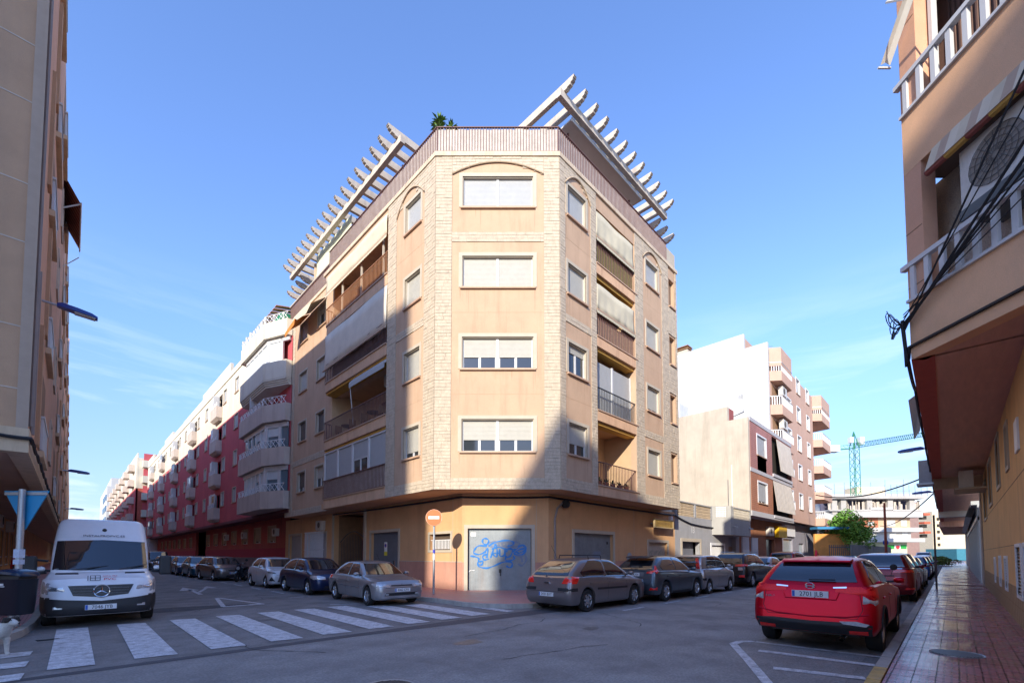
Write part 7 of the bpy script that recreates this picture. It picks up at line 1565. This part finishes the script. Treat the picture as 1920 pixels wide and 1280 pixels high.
# --- left street row (facing the camera side)
R9 = -pi/2
t, dc, hit, pm, g = car('parked_car', 'silver hatchback parked nose towards the zebra crossing', 'car', (7.52, 14.35, 0), R9-.05, (.36, .36, .375), L=4.1, W=1.69, Hh=1.40, wb=2.68, fo=.76, wr=.30, nose=.70, cowl=.90, belt=(.84, .90), tail=.92, xw=1.08, xrf=1.78, xrr=.98, xg=.28, rfw=.55, metal=.6, spoke=5,
    plate=('4462 CFX', 'F'), plate_pos={'F': .50}, lights=dict(decals=[('headlight', ('C', 1.2), [(26, .58), (48, .60), (64, .66), (60, .71), (40, .70), (27, .67)], clearlens), ('grille', 'F', [(-.36, .62), (.36, .62), (.36, .655), (-.36, .655)], blackpl), ('lower_grille', 'F', [(-.58, .33), (.58, .33), (.54, .42), (-.54, .42)], blackpl), ('side_strip', 'S', [(-.9, .55), (.85, .53), (.85, .56), (-.9, .58)], chrome), ('tail_light', ('C', -1.2), [(34, .74), (60, .76), (60, .88), (36, .88)], redlens)]))
for s in (1, -1): dc('fog_light', 'F', [(s*.50-.05, .35), (s*.50+.05, .35), (s*.50+.05, .40), (s*.50-.05, .40)], clearlens, off=.02)
mb = MB(); mb.lathe([(0, 2.03), (.05, 2.02), (.055, 2.0)], (0, 0, .64), 'x', 5); mb.build('emblem', mat('black chrome', (.06, .06, .07), .3, metal=.8), t, world=False)
mb = MB(); mb.tube([(.45, 0, 1.39), (.22, 0, 1.62)], .006, 4); mb.build('antenna', blackpl, t, world=False)
t, dc, hit, pm, g = car('parked_car', 'dark navy blue hatchback with clear round headlights behind the silver one', 'car', (7.52, 19.45, 0), R9, (.010, .022, .075), L=4.2, W=1.71, Hh=1.48, wb=2.7, fo=.80, wr=.31, nose=.74, cowl=.95, belt=(.88, .96), tail=.98, xw=.95, xrf=1.75, xrr=.80, rfw=.57, metal=.4, spoke=5,
    lights=dict(decals=[('headlight', ('C', 1.2), [(26, .62), (50, .62), (68, .72), (60, .80), (38, .77), (27, .72)], clearlens), ('grille', 'F', [(-.34, .62), (.34, .62), (.38, .70), (-.38, .70)], blackpl), ('lower_grille', 'F', [(-.5, .28), (.5, .28), (.46, .38), (-.46, .38)], blackpl)]))
t, dc, hit, pm, g = car('parked_car', 'white small hatchback with angular black lamps on the left street', 'car', (7.45, 24.4, 0), R9, (.66, .67, .70), L=3.67, W=1.68, Hh=1.48, wb=2.45, fo=.75, wr=.30, nose=.76, cowl=.96, belt=(.89, .98), tail=1.0, xw=.82, xrf=1.5, xrr=.62, rfw=.55, metal=.1,
    lights=dict(decals=[('headlight', ('C', 1.0), [(34, .70), (56, .73), (62, .79), (40, .76)], blackpl), ('headlight_lens', ('C', 1.0), [(42, .66), (54, .68), (54, .70), (42, .69)], clearlens), ('air_inlet', ('C', 1.0), [(36, .34), (52, .36), (44, .56)], blackpl), ('lower_grille', 'F', [(-.5, .30), (.5, .30), (.42, .54), (-.42, .54)], blackpl)]))
simple('brown grey family hatchback with plate behind the parked scooter', 6.82+.1, 33.3, R9+.10, (.17, .155, .15), L=4.35, W=1.8, H_=1.5, plate=('8614 GCK', 'F'), plate_pos={'F': .48})
for i, (x, y, c, lb) in enumerate(((6.75, 38.9, (.02, .10, .16), 'petrol blue hatchback fifth in the left street row'), (6.65, 43.6, (.03, .06, .14), 'dark blue car sixth in the left street row'), (6.6, 48.3, (.06, .08, .14), 'grey blue car seventh in the left street row'), (6.55, 53.0, (.02, .05, .16), 'royal blue car eighth in the left street row'))): simple(lb, x, y, R9, c)
simple('dark grey van at the far end of the left street row', 6.5, 59.5, R9, (.05, .05, .055), L=4.6, W=1.85, H_=1.95, rfw=.74, xw=.7, xrf=1.35, xrr=.12, xg=.06, det=0, handles=False)
# --- white van facing the camera
vw = (.78, .78, .80)
t, dc, hit, pm, g = car('white_van', 'white high roof delivery van with shop lettering parked facing the zebra crossing', 'van', (.62, 16.5, 0), R9-.03, vw, L=5.9, W=1.96, Hh=2.52, wb=3.66, fo=1.0, wr=.35, nose=.98, cowl=1.20, belt=(1.12, 1.12), tail=1.2, xw=.72, xrf=1.75, xrr=.06, xg=.03, rfw=.80, metal=.0, rim=mat('dark steel rim', (.08, .08, .085), .5), tw=.22, handles=False, sill=.26, bh=.10, rough=.35,
    plate=('7046 JYB', 'F'), plate_pos={'F': .44}, lights=dict(screen=[(-.84, 1.25), (0, 1.22), (.84, 1.25), (.80, 1.92), (0, 1.96), (-.80, 1.92)], win=[[(1.35, 1.25), (2.1, 1.25), (2.1, 1.8), (1.62, 1.8)]], rear_glass=[(-.5, 1.4), (.5, 1.4), (.5, 1.9), (-.5, 1.9)], decals=[
        ('headlight', ('C', 1.9), [(30, .80), (42, .74), (50, .76), (52, 1.02), (42, .98), (31, .88)], clearlens), ('grille', 'F', [(-.46, .70), (0, .65), (.46, .70), (.55, .92), (-.55, .92)], mat('graphite grille', (.04, .042, .05), .35)),
        ('bumper', 'F', [(-.86, .29), (.86, .29), (.88, .66), (.60, .62), (0, .57), (-.60, .62), (-.88, .66)], blackpl), ('side_bumper', ('C', 1.9), [(38, .29), (60, .29), (62, .70), (40, .68)], blackpl), ('side_strip', 'S', [(-2.4, .62), (1.4, .62), (1.4, .78), (-2.4, .78)], blackpl)]))
def onv(y, z): q, nr = hit((6, y, z), (-1, 0, 0)); return q+nr*.014, nr
o, nr = onv(0, .79); mb = MB()
mb.tube([o+Vector((.02, .135*cos(2*pi*k/28), .135*sin(2*pi*k/28))) for k in range(29)], .013, 5)
for k in range(3):
    a = pi/2+2*pi*k/3; p = Vector((.02, .125*cos(a), .125*sin(a))); u_ = Vector((0, -sin(a), cos(a))); mb.add([o+Vector((.02, 0, 0))+u_*.018, o+p, o+Vector((.02, 0, 0))-u_*.018, o+Vector((.035, 0, 0))], [(0, 1, 3), (1, 2, 3)])
mb.build('star_emblem', chrome, t, world=False, recalc=False)
mb = MB()
for z in (.73, .79, .85): mb.box((o.x-.02, -.46, z-.008), (o.x+.006, .46, z+.010))
mb.build('grille_bar', mat('graphite bar', (.09, .095, .11), .3), t, world=False)
for s in (1, -1): dc('vent_slot', 'F', [(s*.58-.19, 1.155), (s*.58+.19, 1.155), (s*.58+.18, 1.18), (s*.58-.18, 1.18)], blackpl, off=.01); dc('fog_light', 'F', [(s*.68-.07, .42), (s*.68+.07, .42), (s*.68+.07, .48), (s*.68-.07, .48)], clearlens, off=.02)
for s in (1, -1): dc('lamp_bulb', ('C', 1.9), [(s*a, z) for a, z in ((35, .81), (43, .80), (44, .89), (36, .89))], mat('bright reflector', (.8, .82, .85), .1, .3, 80, metal=.8), off=.014)
o, nr = onv(.02, 2.05); text_on('INSTALPROPVC.ES', .085, o+Vector((.02, 0, 0)), (0, 1, 0), nr.cross(Vector((0, 1, 0))), ink, t, world=False, sx=1.1)
o, nr = onv(.0, 1.06); up = nr.cross(Vector((0, 1, 0))); mb = MB()
def bar(y0, y1, z0, z1): mb.hexa([o+Vector((0, a, 0))+up*b+nr*c for b, c in ((z0, 0), ) for a, c in ((0, 0),)]*8) if False else mb.add([o+Vector((0, y0, 0))+up*z0+nr*.012, o+Vector((0, y1, 0))+up*z0+nr*.012, o+Vector((0, y1, 0))+up*z1+nr*.012, o+Vector((0, y0, 0))+up*z1+nr*.012], [(0, 1, 2, 3)])
for y in (-.24, -.20, -.12, -.04): bar(y, y+.012, -.06, .07)
for z in (-.06, .0, .058): bar(-.20, -.03, z, z+.012)
mb.build('lettering', ink, t, world=False, recalc=False)
redink = mat('red lettering', (.6, .03, .05), .5)
text_on('INSTAL PRO', .045, o+Vector((0, .13, 0))+up*.045+nr*.012, (0, 1, 0), up, redink, t, world=False); text_on('PVC', .075, o+Vector((0, .13, 0))+up*-.03+nr*.012, (0, 1, 0), up, redink, t, world=False, sx=1.6)
o, nr = onv(0.02, 2.20); mb = MB(); mb.lathe([(0, .03), (.04, .02), (.045, -.02)], o, 'x', 12); mb.build('roof_camera', blackpl, t, world=False)
for s in (1, -1):
    mb = MB(); c = Vector((1.95, s*1.20, 1.35)); mb.hexa([(c.x-.06, c.y-.13, c.z-.26), (c.x+.10, c.y-.13, c.z-.26), (c.x+.10, c.y+.13, c.z-.26), (c.x-.06, c.y+.13, c.z-.26), (c.x-.06, c.y-.13, c.z+.22), (c.x+.08, c.y-.12, c.z+.22), (c.x+.08, c.y+.12, c.z+.22), (c.x-.06, c.y+.13, c.z+.22)]); mm = mb.build('mirror_housing', blackpl, t, world=False); bv = mm.modifiers.new('b', 'BEVEL'); bv.width = .045; bv.segments = 3
    mb = MB(); mb.tube([(2.0, s*.93, 1.20), (1.96, s*1.1, 1.18)], .04, 6); mb.tube([(2.0, s*.90, 1.45), (1.96, s*1.1, 1.48)], .03, 6); mb.build('mirror_arm', blackpl, t, world=False)
mb = MB(); mb.tube([(2.28, -.5, 1.25), (2.16, .1, 1.33)], .012, 5); mb.tube([(2.28, .3, 1.25), (2.12, .8, 1.35)], .012, 5); mb.build('wiper', blackpl, t, world=False)
# ================================================================ SCOOTERS
def scooter(label, loc, rz, col, tl=True):
    t = thing('scooter', label, 'scooter', loc, rz, None); pm = paint('scooter paint %.2f %.2f' % (col[0], col[2]), col, .2)
    for x in (-.62, .66):
        mb = MB(); mb.lathe([(.13, -.05), (.24, -.06), (.275, -.02), (.275, .02), (.24, .06), (.13, .05)], (x, 0, .275), 'y', 24); w = mb.build('wheel', rubber, t, world=False, smooth=40)
        mb = MB(); mb.lathe([(0, -.035), (.14, -.03), (.14, .03), (0, .035)], (x, 0, .275), 'y', 16); mb.build('rim', alloy, w, world=False)
    mb = MB()
    def loft(sec):
        n = 10; vs = []
        for x, z, w_, h_ in sec: vs += [(x, w_*cos(2*pi*k/n), z+h_*sin(2*pi*k/n)) for k in range(n)]
        mb.add(vs, [(i*n+k, i*n+(k+1) % n, (i+1)*n+(k+1) % n, (i+1)*n+k) for i in range(len(sec)-1) for k in range(n)]+[tuple(range(n)), tuple(range((len(sec)-1)*n, len(sec)*n))])
    loft([(-.95, .78, .03, .03), (-.85, .74, .12, .08), (-.6, .66, .17, .13), (-.3, .58, .18, .16), (-.1, .42, .16, .12), (.1, .30, .17, .06), (.3, .32, .17, .07)]); mb.build('body', pm, t, world=False, smooth=50)
    mb = MB(); loft([(.30, .36, .19, .10), (.38, .55, .21, .14), (.42, .75, .20, .14), (.40, .92, .12, .10), (.36, 1.0, .06, .04)]); mb.build('front_shield', pm, t, world=False, smooth=50)
    mb = MB(); loft([(.45, .52, .06, .03), (.66, .60, .08, .03), (.85, .50, .06, .02)]); mb.build('mudguard', pm, t, world=False, smooth=50)
    mb = MB(); loft([(-.85, .84, .08, .02), (-.6, .84, .15, .05), (-.2, .80, .15, .05), (.0, .76, .09, .03)]); mb.build('seat', blackpl, t, world=False, smooth=50)
    mb = MB(); mb.tube([(.40, 0, .95), (.34, 0, 1.03)], .03, 6); mb.tube([(.22, -.34, 1.05), (.34, -.1, 1.04), (.34, .1, 1.04), (.22, .34, 1.05)], .018, 6); mb.tube([(.66, .07, .28), (.46, .06, .72)], .025, 6); mb.tube([(.66, -.07, .28), (.46, -.06, .72)], .025, 6); mb.build('handlebar', blackpl, t, world=False)
    for s in (1, -1):
        mb = MB(); mb.tube([(.28, s*.28, 1.05), (.24, s*.34, 1.24)], .008, 4); mb.lathe([(0, .01), (.075, .008), (.08, -.01), (0, -.015)], (.24, s*.34, 1.27), 'x', 12); mb.build('mirror', blackpl, t, world=False)
    mb = MB(); mb.lathe([(0, .03), (.09, .02), (.1, -.02)], (.52, 0, .80), 'x', 12); mb.build('headlight', clearlens, t, world=False)
    mb = MB(); mb.hexa([(-.97, -.12, .70), (-.97, .12, .70), (-.85, .14, .68), (-.85, -.14, .68), (-.96, -.11, .80), (-.96, .11, .80), (-.85, .13, .80), (-.85, -.13, .80)]); mb.build('tail_light', redlens, t, world=False)
    mb = MB(); mb.box((-1.02, -.09, .44), (-1.0, .09, .58)); mb.build('number_plate', platew, t, world=False)
    mb = MB(); mb.tube([(-.9, 0, .7), (-1.0, 0, .50), (-1.02, 0, .38)], .03, 6); mb.build('rear_mudguard', blackpl, t, world=False)
    mb = MB(); mb.lathe([(.05, -.95), (.065, -.9), (.065, -.4), (.03, -.3)], (0, -.16, .30), 'x', 10); mb.build('exhaust', steel, t, world=False)
    return t
scooter('black scooter with red tail light wedged between the two red cars', (14.9, 1.42, 0), radians(10), (.02, .02, .022))
scooter('dark scooter parked in front of the brown grey hatchback', (7.3, 30.2, 0), R9-.6, (.015, .02, .03))
scooter('second dark scooter behind the white hatchback', (8.2, 28.2, 0), R9-.5, (.02, .02, .03))
# ================================================================ FAR RIGHT: TREE, FENCE, CRANE, BUILDINGS
def at(px, py_d, z=0):   # place by bearing and depth along the view axis
    r = (px-960)/828*py_d; return ((py_d+r)*S2, (py_d-r)*S2)
def crown(name, c, r, n, m, parent, size, seed):
    rng = random.Random(seed); mb = MB(); lobes = [(Vector((rng.uniform(-.55, .55)*r[0], rng.uniform(-.55, .55)*r[1], rng.uniform(-.5, .6)*r[2])), rng.uniform(.35, .6)) for _ in range(11)]
    for _ in range(n):
        lo, lr = rng.choice(lobes); d = Vector((rng.gauss(0, 1), rng.gauss(0, 1), rng.gauss(0, 1))).normalized()*(lr*rng.uniform(.55, 1.05)); p = Vector(c)+lo+Vector((d.x*r[0], d.y*r[1], d.z*r[2]))
        a = Vector((rng.gauss(0, 1), rng.gauss(0, 1), rng.gauss(0, .6))).normalized(); b = a.cross(Vector((rng.gauss(0, 1), rng.gauss(0, 1), rng.gauss(0, 1)))).normalized(); s = size*rng.uniform(.6, 1.3)
        mb.add([p-a*s, p-b*s*.5, p+a*s, p+b*s*.5], [(0, 1, 2, 3)])
    return mb.build(name, m, parent, recalc=False)
def leafmat(name, col):
    m = mat(name, col, .65, .45, 1.2, .3, 9); return m
x, y = at(1590, 56); t = thing('tree', 'dense bright green tree above the school fence on the right street', 'tree', (x, y, 0))
mb = MB(); mb.tube([(x, y, 0), (x+.05, y, 1.4), (x, y+.1, 2.6), (x-.1, y, 3.6)], [.22, .18, .14, .08], 8)
for i in range(5): a = i*1.3; mb.tube([(x, y, 2.0+.2*i), (x+1.2*cos(a), y+1.2*sin(a), 3.6+.2*i)], [.09, .03], 5)
mb.build('trunk', brownin, t); crown('crown', (x, y, 4.2), (2.9, 2.9, 2.9), 6500, leafmat('fresh tree leaves', (.12, .29, .035)), t, .17, 4)
x, y = at(1562, 61); t = thing('tree', 'lower darker green tree partly hidden by the pink block', 'tree', (x, y, 0)); mb = MB(); mb.tube([(x, y, 0), (x, y, 3)], [.15, .08], 6); mb.build('trunk', brownin, t); crown('crown', (x, y, 3.6), (1.9, 1.9, 2.0), 1800, leafmat('darker tree leaves', (.08, .20, .03)), t, .16, 6)
# railing and sheet metal fence
def fence(a, b, h, label, m, gap, w, solid=False):
    t = thing('fence', label, 'fence', (a[0], a[1], 0)); a = Vector((*a, 0)); b = Vector((*b, 0)); L = (b-a).length; d = (b-a)/L; n = Vector((-d.y, d.x, 0)); k = int(L/gap)
    for i in range(min(k, 60)):
        mb = MB(); mb.obox(a+d*(gap*i)+Vector((0, 0, h/2)), d*w/2, n*(.02 if not solid else .02*(1+i % 2)), (0, 0, h/2)); mb.build('bar' if not solid else 'panel', m, t)
    mb = MB(); mb.obox((a+b)/2+Vector((0, 0, h*.9)), d*L/2, n*.03, (0, 0, .04)); mb.obox((a+b)/2+Vector((0, 0, .4)), d*L/2, n*.03, (0, 0, .04)); mb.build('rail', m, t)
fence(at(1555, 50), at(1602, 50), 2.7, 'tall blue grey bar fence below the bright tree', mat('blue grey steel', (.10, .13, .16), .6), .22, .07)
fence(at(1596, 49), at(1672, 64), 2.7, 'blue grey sheet metal fence along the right street', mat('blue grey sheet', (.20, .25, .29), .6, .1, 1), .75, .74, True)
x, y = at(1560, 56); mb = MB(); mb.obox((x, y, 2.1), (1.6, -1.6, 0), (.1, .1, 0), (0, 0, 2.1)); tag(mb.build('playground_wall', mat('orange painted wall', (.75, .36, .10), .8, .2, 1)), 'orange and yellow painted wall behind the bar fence', 'wall')
x, y = at(1556, 55.5); mb = MB(); mb.obox((x, y, 4.9), (1.4, -1.4, 0), (.5, .5, 0), (0, 0, .15)); tag(mb.build('canopy', mat('blue canopy', (.05, .25, .5), .7)), 'blue canopy over the orange painted wall', 'canopy')
# corner building under construction
DB = 84.0; FB2 = Frame((DB*S2, DB*S2, 0), (S2, -S2, 0), (-S2, -S2, 0))
def uu(px, d=DB): return (px-960)/828*d
def zz(py, d=DB): return 1.6+(1039-py)/828*d*1.0
T = thing('apartment_building', 'white banded corner building with an unfinished top floor below the green crane', 'building', tuple(FB2.P(uu(1650), 0)))
U0, U1 = uu(1592), uu(1716)
wh = mat('white slab edge', (.48, .465, .44), .85, .06, 1); brk = mat('red orange brick', (.42, .15, .08), .9, .12, 1); tanw = mat('tan wall', (.55, .38, .25), .9, .1, 1); rawc = mat('raw concrete', (.42, .40, .37), .9, .12, 1)
for py0, py1, n in ((959, 970, 1.2), (989, 997, 1.0), (1009, 1016, 1.4)):
    mb = MB(); FB2.box(mb, U0, uu(1722), zz(py1), zz(py0), -1, n); mb.build('slab_band', wh, T)
mb = MB(); FB2.box(mb, U0, uu(1648), zz(989), zz(970), -1, 0); mb.build('wall', brk, T)
mb = MB(); FB2.box(mb, uu(1648), uu(1708), zz(989), zz(970), -1, 0); mb.build('wall', tanw, T)
mb = MB(); FB2.box(mb, U0, uu(1708), zz(1009), zz(997), -1, .1); FB2.box(mb, uu(1630), uu(1672), zz(959), zz(951), -1, .6); mb.build('wall', wh, T)
mb = MB(); FB2.box(mb, U0, uu(1705), 0, zz(1016), -1.5, -.5); mb.build('shop_wall', mat('pale yellow green wall', (.55, .58, .40), .8), T)
for a, b in ((1666, 1680), (1693, 1703)): mb = MB(); FB2.box(mb, uu(a), uu(b), zz(1028), zz(1021), -.49, -.4); mb.build('green_board', mat('green board', (.02, .35, .06), .6), T)
mb = MB(); FB2.box(mb, uu(1681), uu(1692), zz(1028.5), zz(1021), -.49, -.42); mb.build('board', white, T)
mb = MB(); mb.prism([FB2.P(uu(1686.5)+.36*cos(2*pi*k/16), zz(1025)+.36*sin(2*pi*k/16), -.40) for k in range(16)], FB2.n*.05); mb.build('red_disc', mat('sign red', (.6, .03, .05)), T)
for a, b, c, d in ((1628, 1640, 977, 985), (1604, 1614, 977, 985), (1664, 1679, 975, 986), (1690, 1701, 975, 986), (1630, 1641, 998, 1008), (1664, 1680, 998, 1008), (1691, 1702, 997, 1008)):
    mb = MB(); FB2.box(mb, uu(a), uu(b), zz(d), zz(c), .0, .12); mb.build('window', mat('pale shutter far', (.58, .58, .56), .6), T)
mb = MB()
for a in (1566, 1583, 1632, 1671, 1712): FB2.box(mb, uu(a)-.5, uu(a)+.5, zz(968), zz(931), -.6, .2)
mb.build('concrete_column', rawc, T)
mb = MB(); FB2.box(mb, uu(1553), uu(1730), zz(935), zz(930), -5, .9); mb.build('roof_slab', rawc, T)
mb = MB(); FB2.box(mb, uu(1553), uu(1728), zz(958), zz(955), -5, .6); mb.build('floor_slab', rawc, T)
rng = random.Random(11); mb = MB()
for i in range(95):
    a = rng.uniform(1554, 1726); h = rng.uniform(8, 18); FB2.box(mb, uu(a), uu(a)+rng.uniform(.06, .5), zz(955), zz(955-h), -.3, -.2)
tag(mb.build('props', mat('formwork props', (.55, .48, .40), .9, .2, 1), T), kind='stuff')
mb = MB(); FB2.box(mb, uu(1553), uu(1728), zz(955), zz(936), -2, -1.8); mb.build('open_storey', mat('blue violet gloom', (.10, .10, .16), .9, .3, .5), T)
mb = MB(); FB2.box(mb, U0, uu(1705), 0, zz(960), -9, -1.1); mb.build('core', tanw, T)
mb = MB()
for i in range(9): FB2.box(mb, uu(1660)+1.15*i, uu(1660)+1.15*i+.08, zz(930), zz(930)+2.2, .3, .38)
FB2.box(mb, uu(1655), uu(1728), zz(930)+1.0, zz(930)+1.08, .3, .38); mb.build('guard_rail', steel, T)
antn = [(1568, 905), (1587, 903), (1637, 902), (1664, 898), (1699, 897)]
for i, (a, b) in enumerate(antn): mb = MB(); mb.tube([FB2.P(uu(a), zz(930), 0), FB2.P(uu(a), zz(b), 0)], .05, 4); tag(mb.build('mast', steel), ['leftmost thin mast above the unfinished storey', 'second thin mast left of the crane', 'thin mast right of the crane', 'tallest thin mast beside the tan rooftop block', 'rightmost thin mast above the unfinished storey'][i], 'mast')
T = thing('apartment_block', 'long white block with a tan rooftop box behind the unfinished storey', 'building', tuple(FB2.P(uu(1620), 0, -30)))
D2 = 115.0; F3 = Frame((D2*S2, D2*S2, 0), (S2, -S2, 0), (-S2, -S2, 0))
mb = MB(); F3.box(mb, uu(1550, D2), uu(1716, D2), 0, zz(925, D2), -6, 0); mb.build('wall', wh, T)
mb = MB(); F3.box(mb, uu(1613, D2), uu(1668, D2), zz(926, D2), zz(911, D2), -5, -.5); mb.build('roof_box', mat('warm cream wall', (.68, .56, .38), .9), T)
T = thing('apartment_block', 'pale coral block with red awnings at the far right street end', 'building', tuple(FB2.P(uu(1735, 100), 0, -16)))
D4 = 105.0; F4 = Frame((D4*S2, D4*S2, 0), (S2, -S2, 0), (-S2, -S2, 0)); cor = mat('coral pink wall', (.60, .38, .30), .9, .1, 1)
mb = MB(); P = F4.P; a, b = uu(1724, D4), uu(1752, D4); mb.hexa([P(a, 0, 0), P(b, 0, -14), P(b, 0, -30), P(a, 0, -30), P(a, zz(940, D4), 0), P(b, zz(946, D4), -14), P(b, zz(946, D4), -30), P(a, zz(940, D4), -30)]); mb.build('wall', cor, T)
for py in (962, 978, 996): mb = MB(); F4.box(mb, uu(1728, D4), uu(1739, D4), zz(py+4, D4), zz(py, D4), -.5, 1.0); mb.build('awning', mat('red orange awning', (.60, .12, .06), .8), T); mb = MB(); F4.box(mb, uu(1729, D4), uu(1738, D4), zz(py+11, D4), zz(py+5, D4), -.6, .2); mb.build('window', dark, T)
for a_, b_ in ((1744, 985), (1745, 1004), (1742, 1014)): mb = MB(); F4.box(mb, uu(a_, D4), uu(a_+3, D4), zz(b_+5, D4), zz(b_, D4), -8, -5.5); mb.build('window', dark, T)
T = thing('apartment_block', 'cream block closing the view at the end of the right street', 'building', tuple(FB2.P(uu(1770, 150), 0, -70))); D5 = 165.0; F6 = Frame((D5*S2, D5*S2, 0), (S2, -S2, 0), (-S2, -S2, 0))
mb = MB(); F6.box(mb, uu(1750, D5), uu(1766, D5), 0, zz(958, D5), -8, 0); F6.box(mb, uu(1766, D5), uu(1860, D5), 0, zz(990, D5), -8, -2); mb.build('wall', mat('warm cream wall', (.68, .56, .38)), T)
for i in range(5): mb = MB(); F6.box(mb, uu(1758, D5), uu(1762, D5), zz(975+12*i, D5), zz(970+12*i, D5), 0, .3); mb.build('window', dark, T)
mb = MB(); x, y = at(1785, 118); mb.obox((x, y, 1.6), (2.2, -2.2, 0), (3, 3, 0), (0, 0, 1.5)); tag(mb.build('bus', mat('teal coach paint', (.05, .20, .26), .3)), 'teal coach at the far end of the right street', 'bus')
x, y = at(1715, 60); t = thing('hedge', 'clipped yellow green hedge at the far junction', 'hedge', (x, y, 0)); crown('foliage', (x+2.5, y-2.0, .8), (4.5, 2.5, .75), 2500, leafmat('hedge leaves', (.14, .19, .03)), t, .14, 12)
# rusty pole with blue round sign
x, y = at(1661, 46); mb = MB(); mb.tube([(x, y, 0), (x+.05, y, 7.0)], [.13, .10], 7); tag(mb.build('utility_pole', mat('rusty red pole', (.28, .07, .04), .8)), 'rusty red utility pole beyond the metal fence', 'pole')
x, y = at(1659.5, 56); t = thing('round_sign', 'small round blue road sign beside the rusty red pole', 'sign', (x, y, 0)); mb = MB(); pole(mb, x, y, 0, 3.3, .04); mb.build('pole', steel, t); mb = MB(); mb.prism([Vector((x, y, 3.1))+Vector((S2, -S2, 0))*.36*cos(2*pi*k/16)+Vector((-.06, -.06, .36*sin(2*pi*k/16))) for k in range(16)], (-.02, -.02, 0)); mb.build('sign_disc', mat('sign blue', (.03, .1, .5)), t)
# tower crane
tealc = mat('teal green crane steel', (.045, .23, .12), .6, .08, 1)
T = thing('tower_crane', 'teal green tower crane with a long jib above the far rooftops', 'crane', tuple(at(1609, 95))+(0,))
x, y = at(1608, 95); zt_ = zz(838, 95); 
rt = Vector((S2, -S2, 0)); fw = Vector((S2, S2, 0)); c = Vector((x, y, 0)); w = .62
mb = MB()
for a, b in ((1, 1), (1, -1), (-1, 1), (-1, -1)): mb.tube([c+rt*w*a+fw*w*b, c+rt*w*a+fw*w*b+Vector((0, 0, zt_))], .07, 4)
k = int(zt_/1.5)
for i in range(k):
    z0, z1 = i*zt_/k, (i+1)*zt_/k; s = 1 if i % 2 else -1
    for b in (1, -1): mb.tube([c+rt*w*s+fw*w*b+Vector((0, 0, z0)), c-rt*w*s+fw*w*b+Vector((0, 0, z1))], .055, 3); mb.tube([c+rt*w*b+fw*w*s+Vector((0, 0, z0)), c+rt*w*b-fw*w*s+Vector((0, 0, z1))], .055, 3)
mb.build('mast', tealc, T)
mb = MB(); tp = c+Vector((0, 0, zt_+3.6)); 
for a, b in ((1, 1), (1, -1), (-1, 1), (-1, -1)): mb.tube([c+rt*w*a+fw*w*b+Vector((0, 0, zt_)), tp], .09, 4)
mb.build('tower_head', tealc, T)
e1 = Vector((*at(1537, 95), zz(845, 95))); e2 = Vector((*at(1760, 72), zz(812, 72)))
mb = MB(); cj = c+Vector((0, 0, zt_)); n = 44
for i in range(n):
    a = cj.lerp(e2, i/n); b = cj.lerp(e2, (i+1)/n); up = Vector((0, 0, 1.0-.35*i/n)); mb.tube([a, b], .08, 3); mb.tube([a+up, b+up], .06, 3); mb.tube([a, (a+b)/2+up], .04, 3); mb.tube([(a+b)/2+up, b], .04, 3)
mb.build('jib', tealc, T)
mb = MB()
for i in range(10): a = cj.lerp(e1, i/10); b = cj.lerp(e1, (i+1)/10); mb.tube([a, b], .12, 4); mb.tube([a+Vector((0, 0, .8)), b+Vector((0, 0, .8))], .05, 3); mb.tube([a, b+Vector((0, 0, .8))], .04, 3)
mb.build('counter_jib', tealc, T)
mb = MB(); q = cj.lerp(e1, .62); mb.obox(q+Vector((0, 0, .3)), rt*1.4, fw*.8, (0, 0, .7)); mb.build('counterweight', mat('pale counterweight', (.6, .6, .58), .8), T)
mb = MB(); mb.obox(cj+rt*1.0-fw*.5+Vector((0, 0, 1.4)), rt*.45, fw*.6, (0, 0, .8)); mb.obox(cj-rt*1.1-fw*.5+Vector((0, 0, 1.6)), rt*.35, fw*.4, (0, 0, .6)); mb.build('cab', white, T)
# unseen blocks added behind the camera, skewed along the sun to shape its shadows
T = thing('apartment_block', 'unseen cream blocks with stepped roofs added behind the viewpoint to shape the shadows', 'building', (-46, -10, 0))
mb = MB(); z_ = 0
for y0, y1, h in ((-30, -16, 31.6), (-12.7, -8.9, 23.6), (-8.9, -6.5, 35.2), (-6.5, 4, 37)): mb.prism([(-40, y0+.01, 0), (-40, y1, 0), (-48, y1-4, 0), (-48, y0-3.99, 0)], (0, 0, h))
mb.build('wall', creamr, T)
mb = MB(); a_ = [(-40, -15.99, 0), (-40, -12.69, 0), (-40, -12.69, 25.2), (-40, -15.99, 31.5)]; mb.prism(a_, (-8, -4, 0)); mb.build('shadow_wedge', creamr, T)
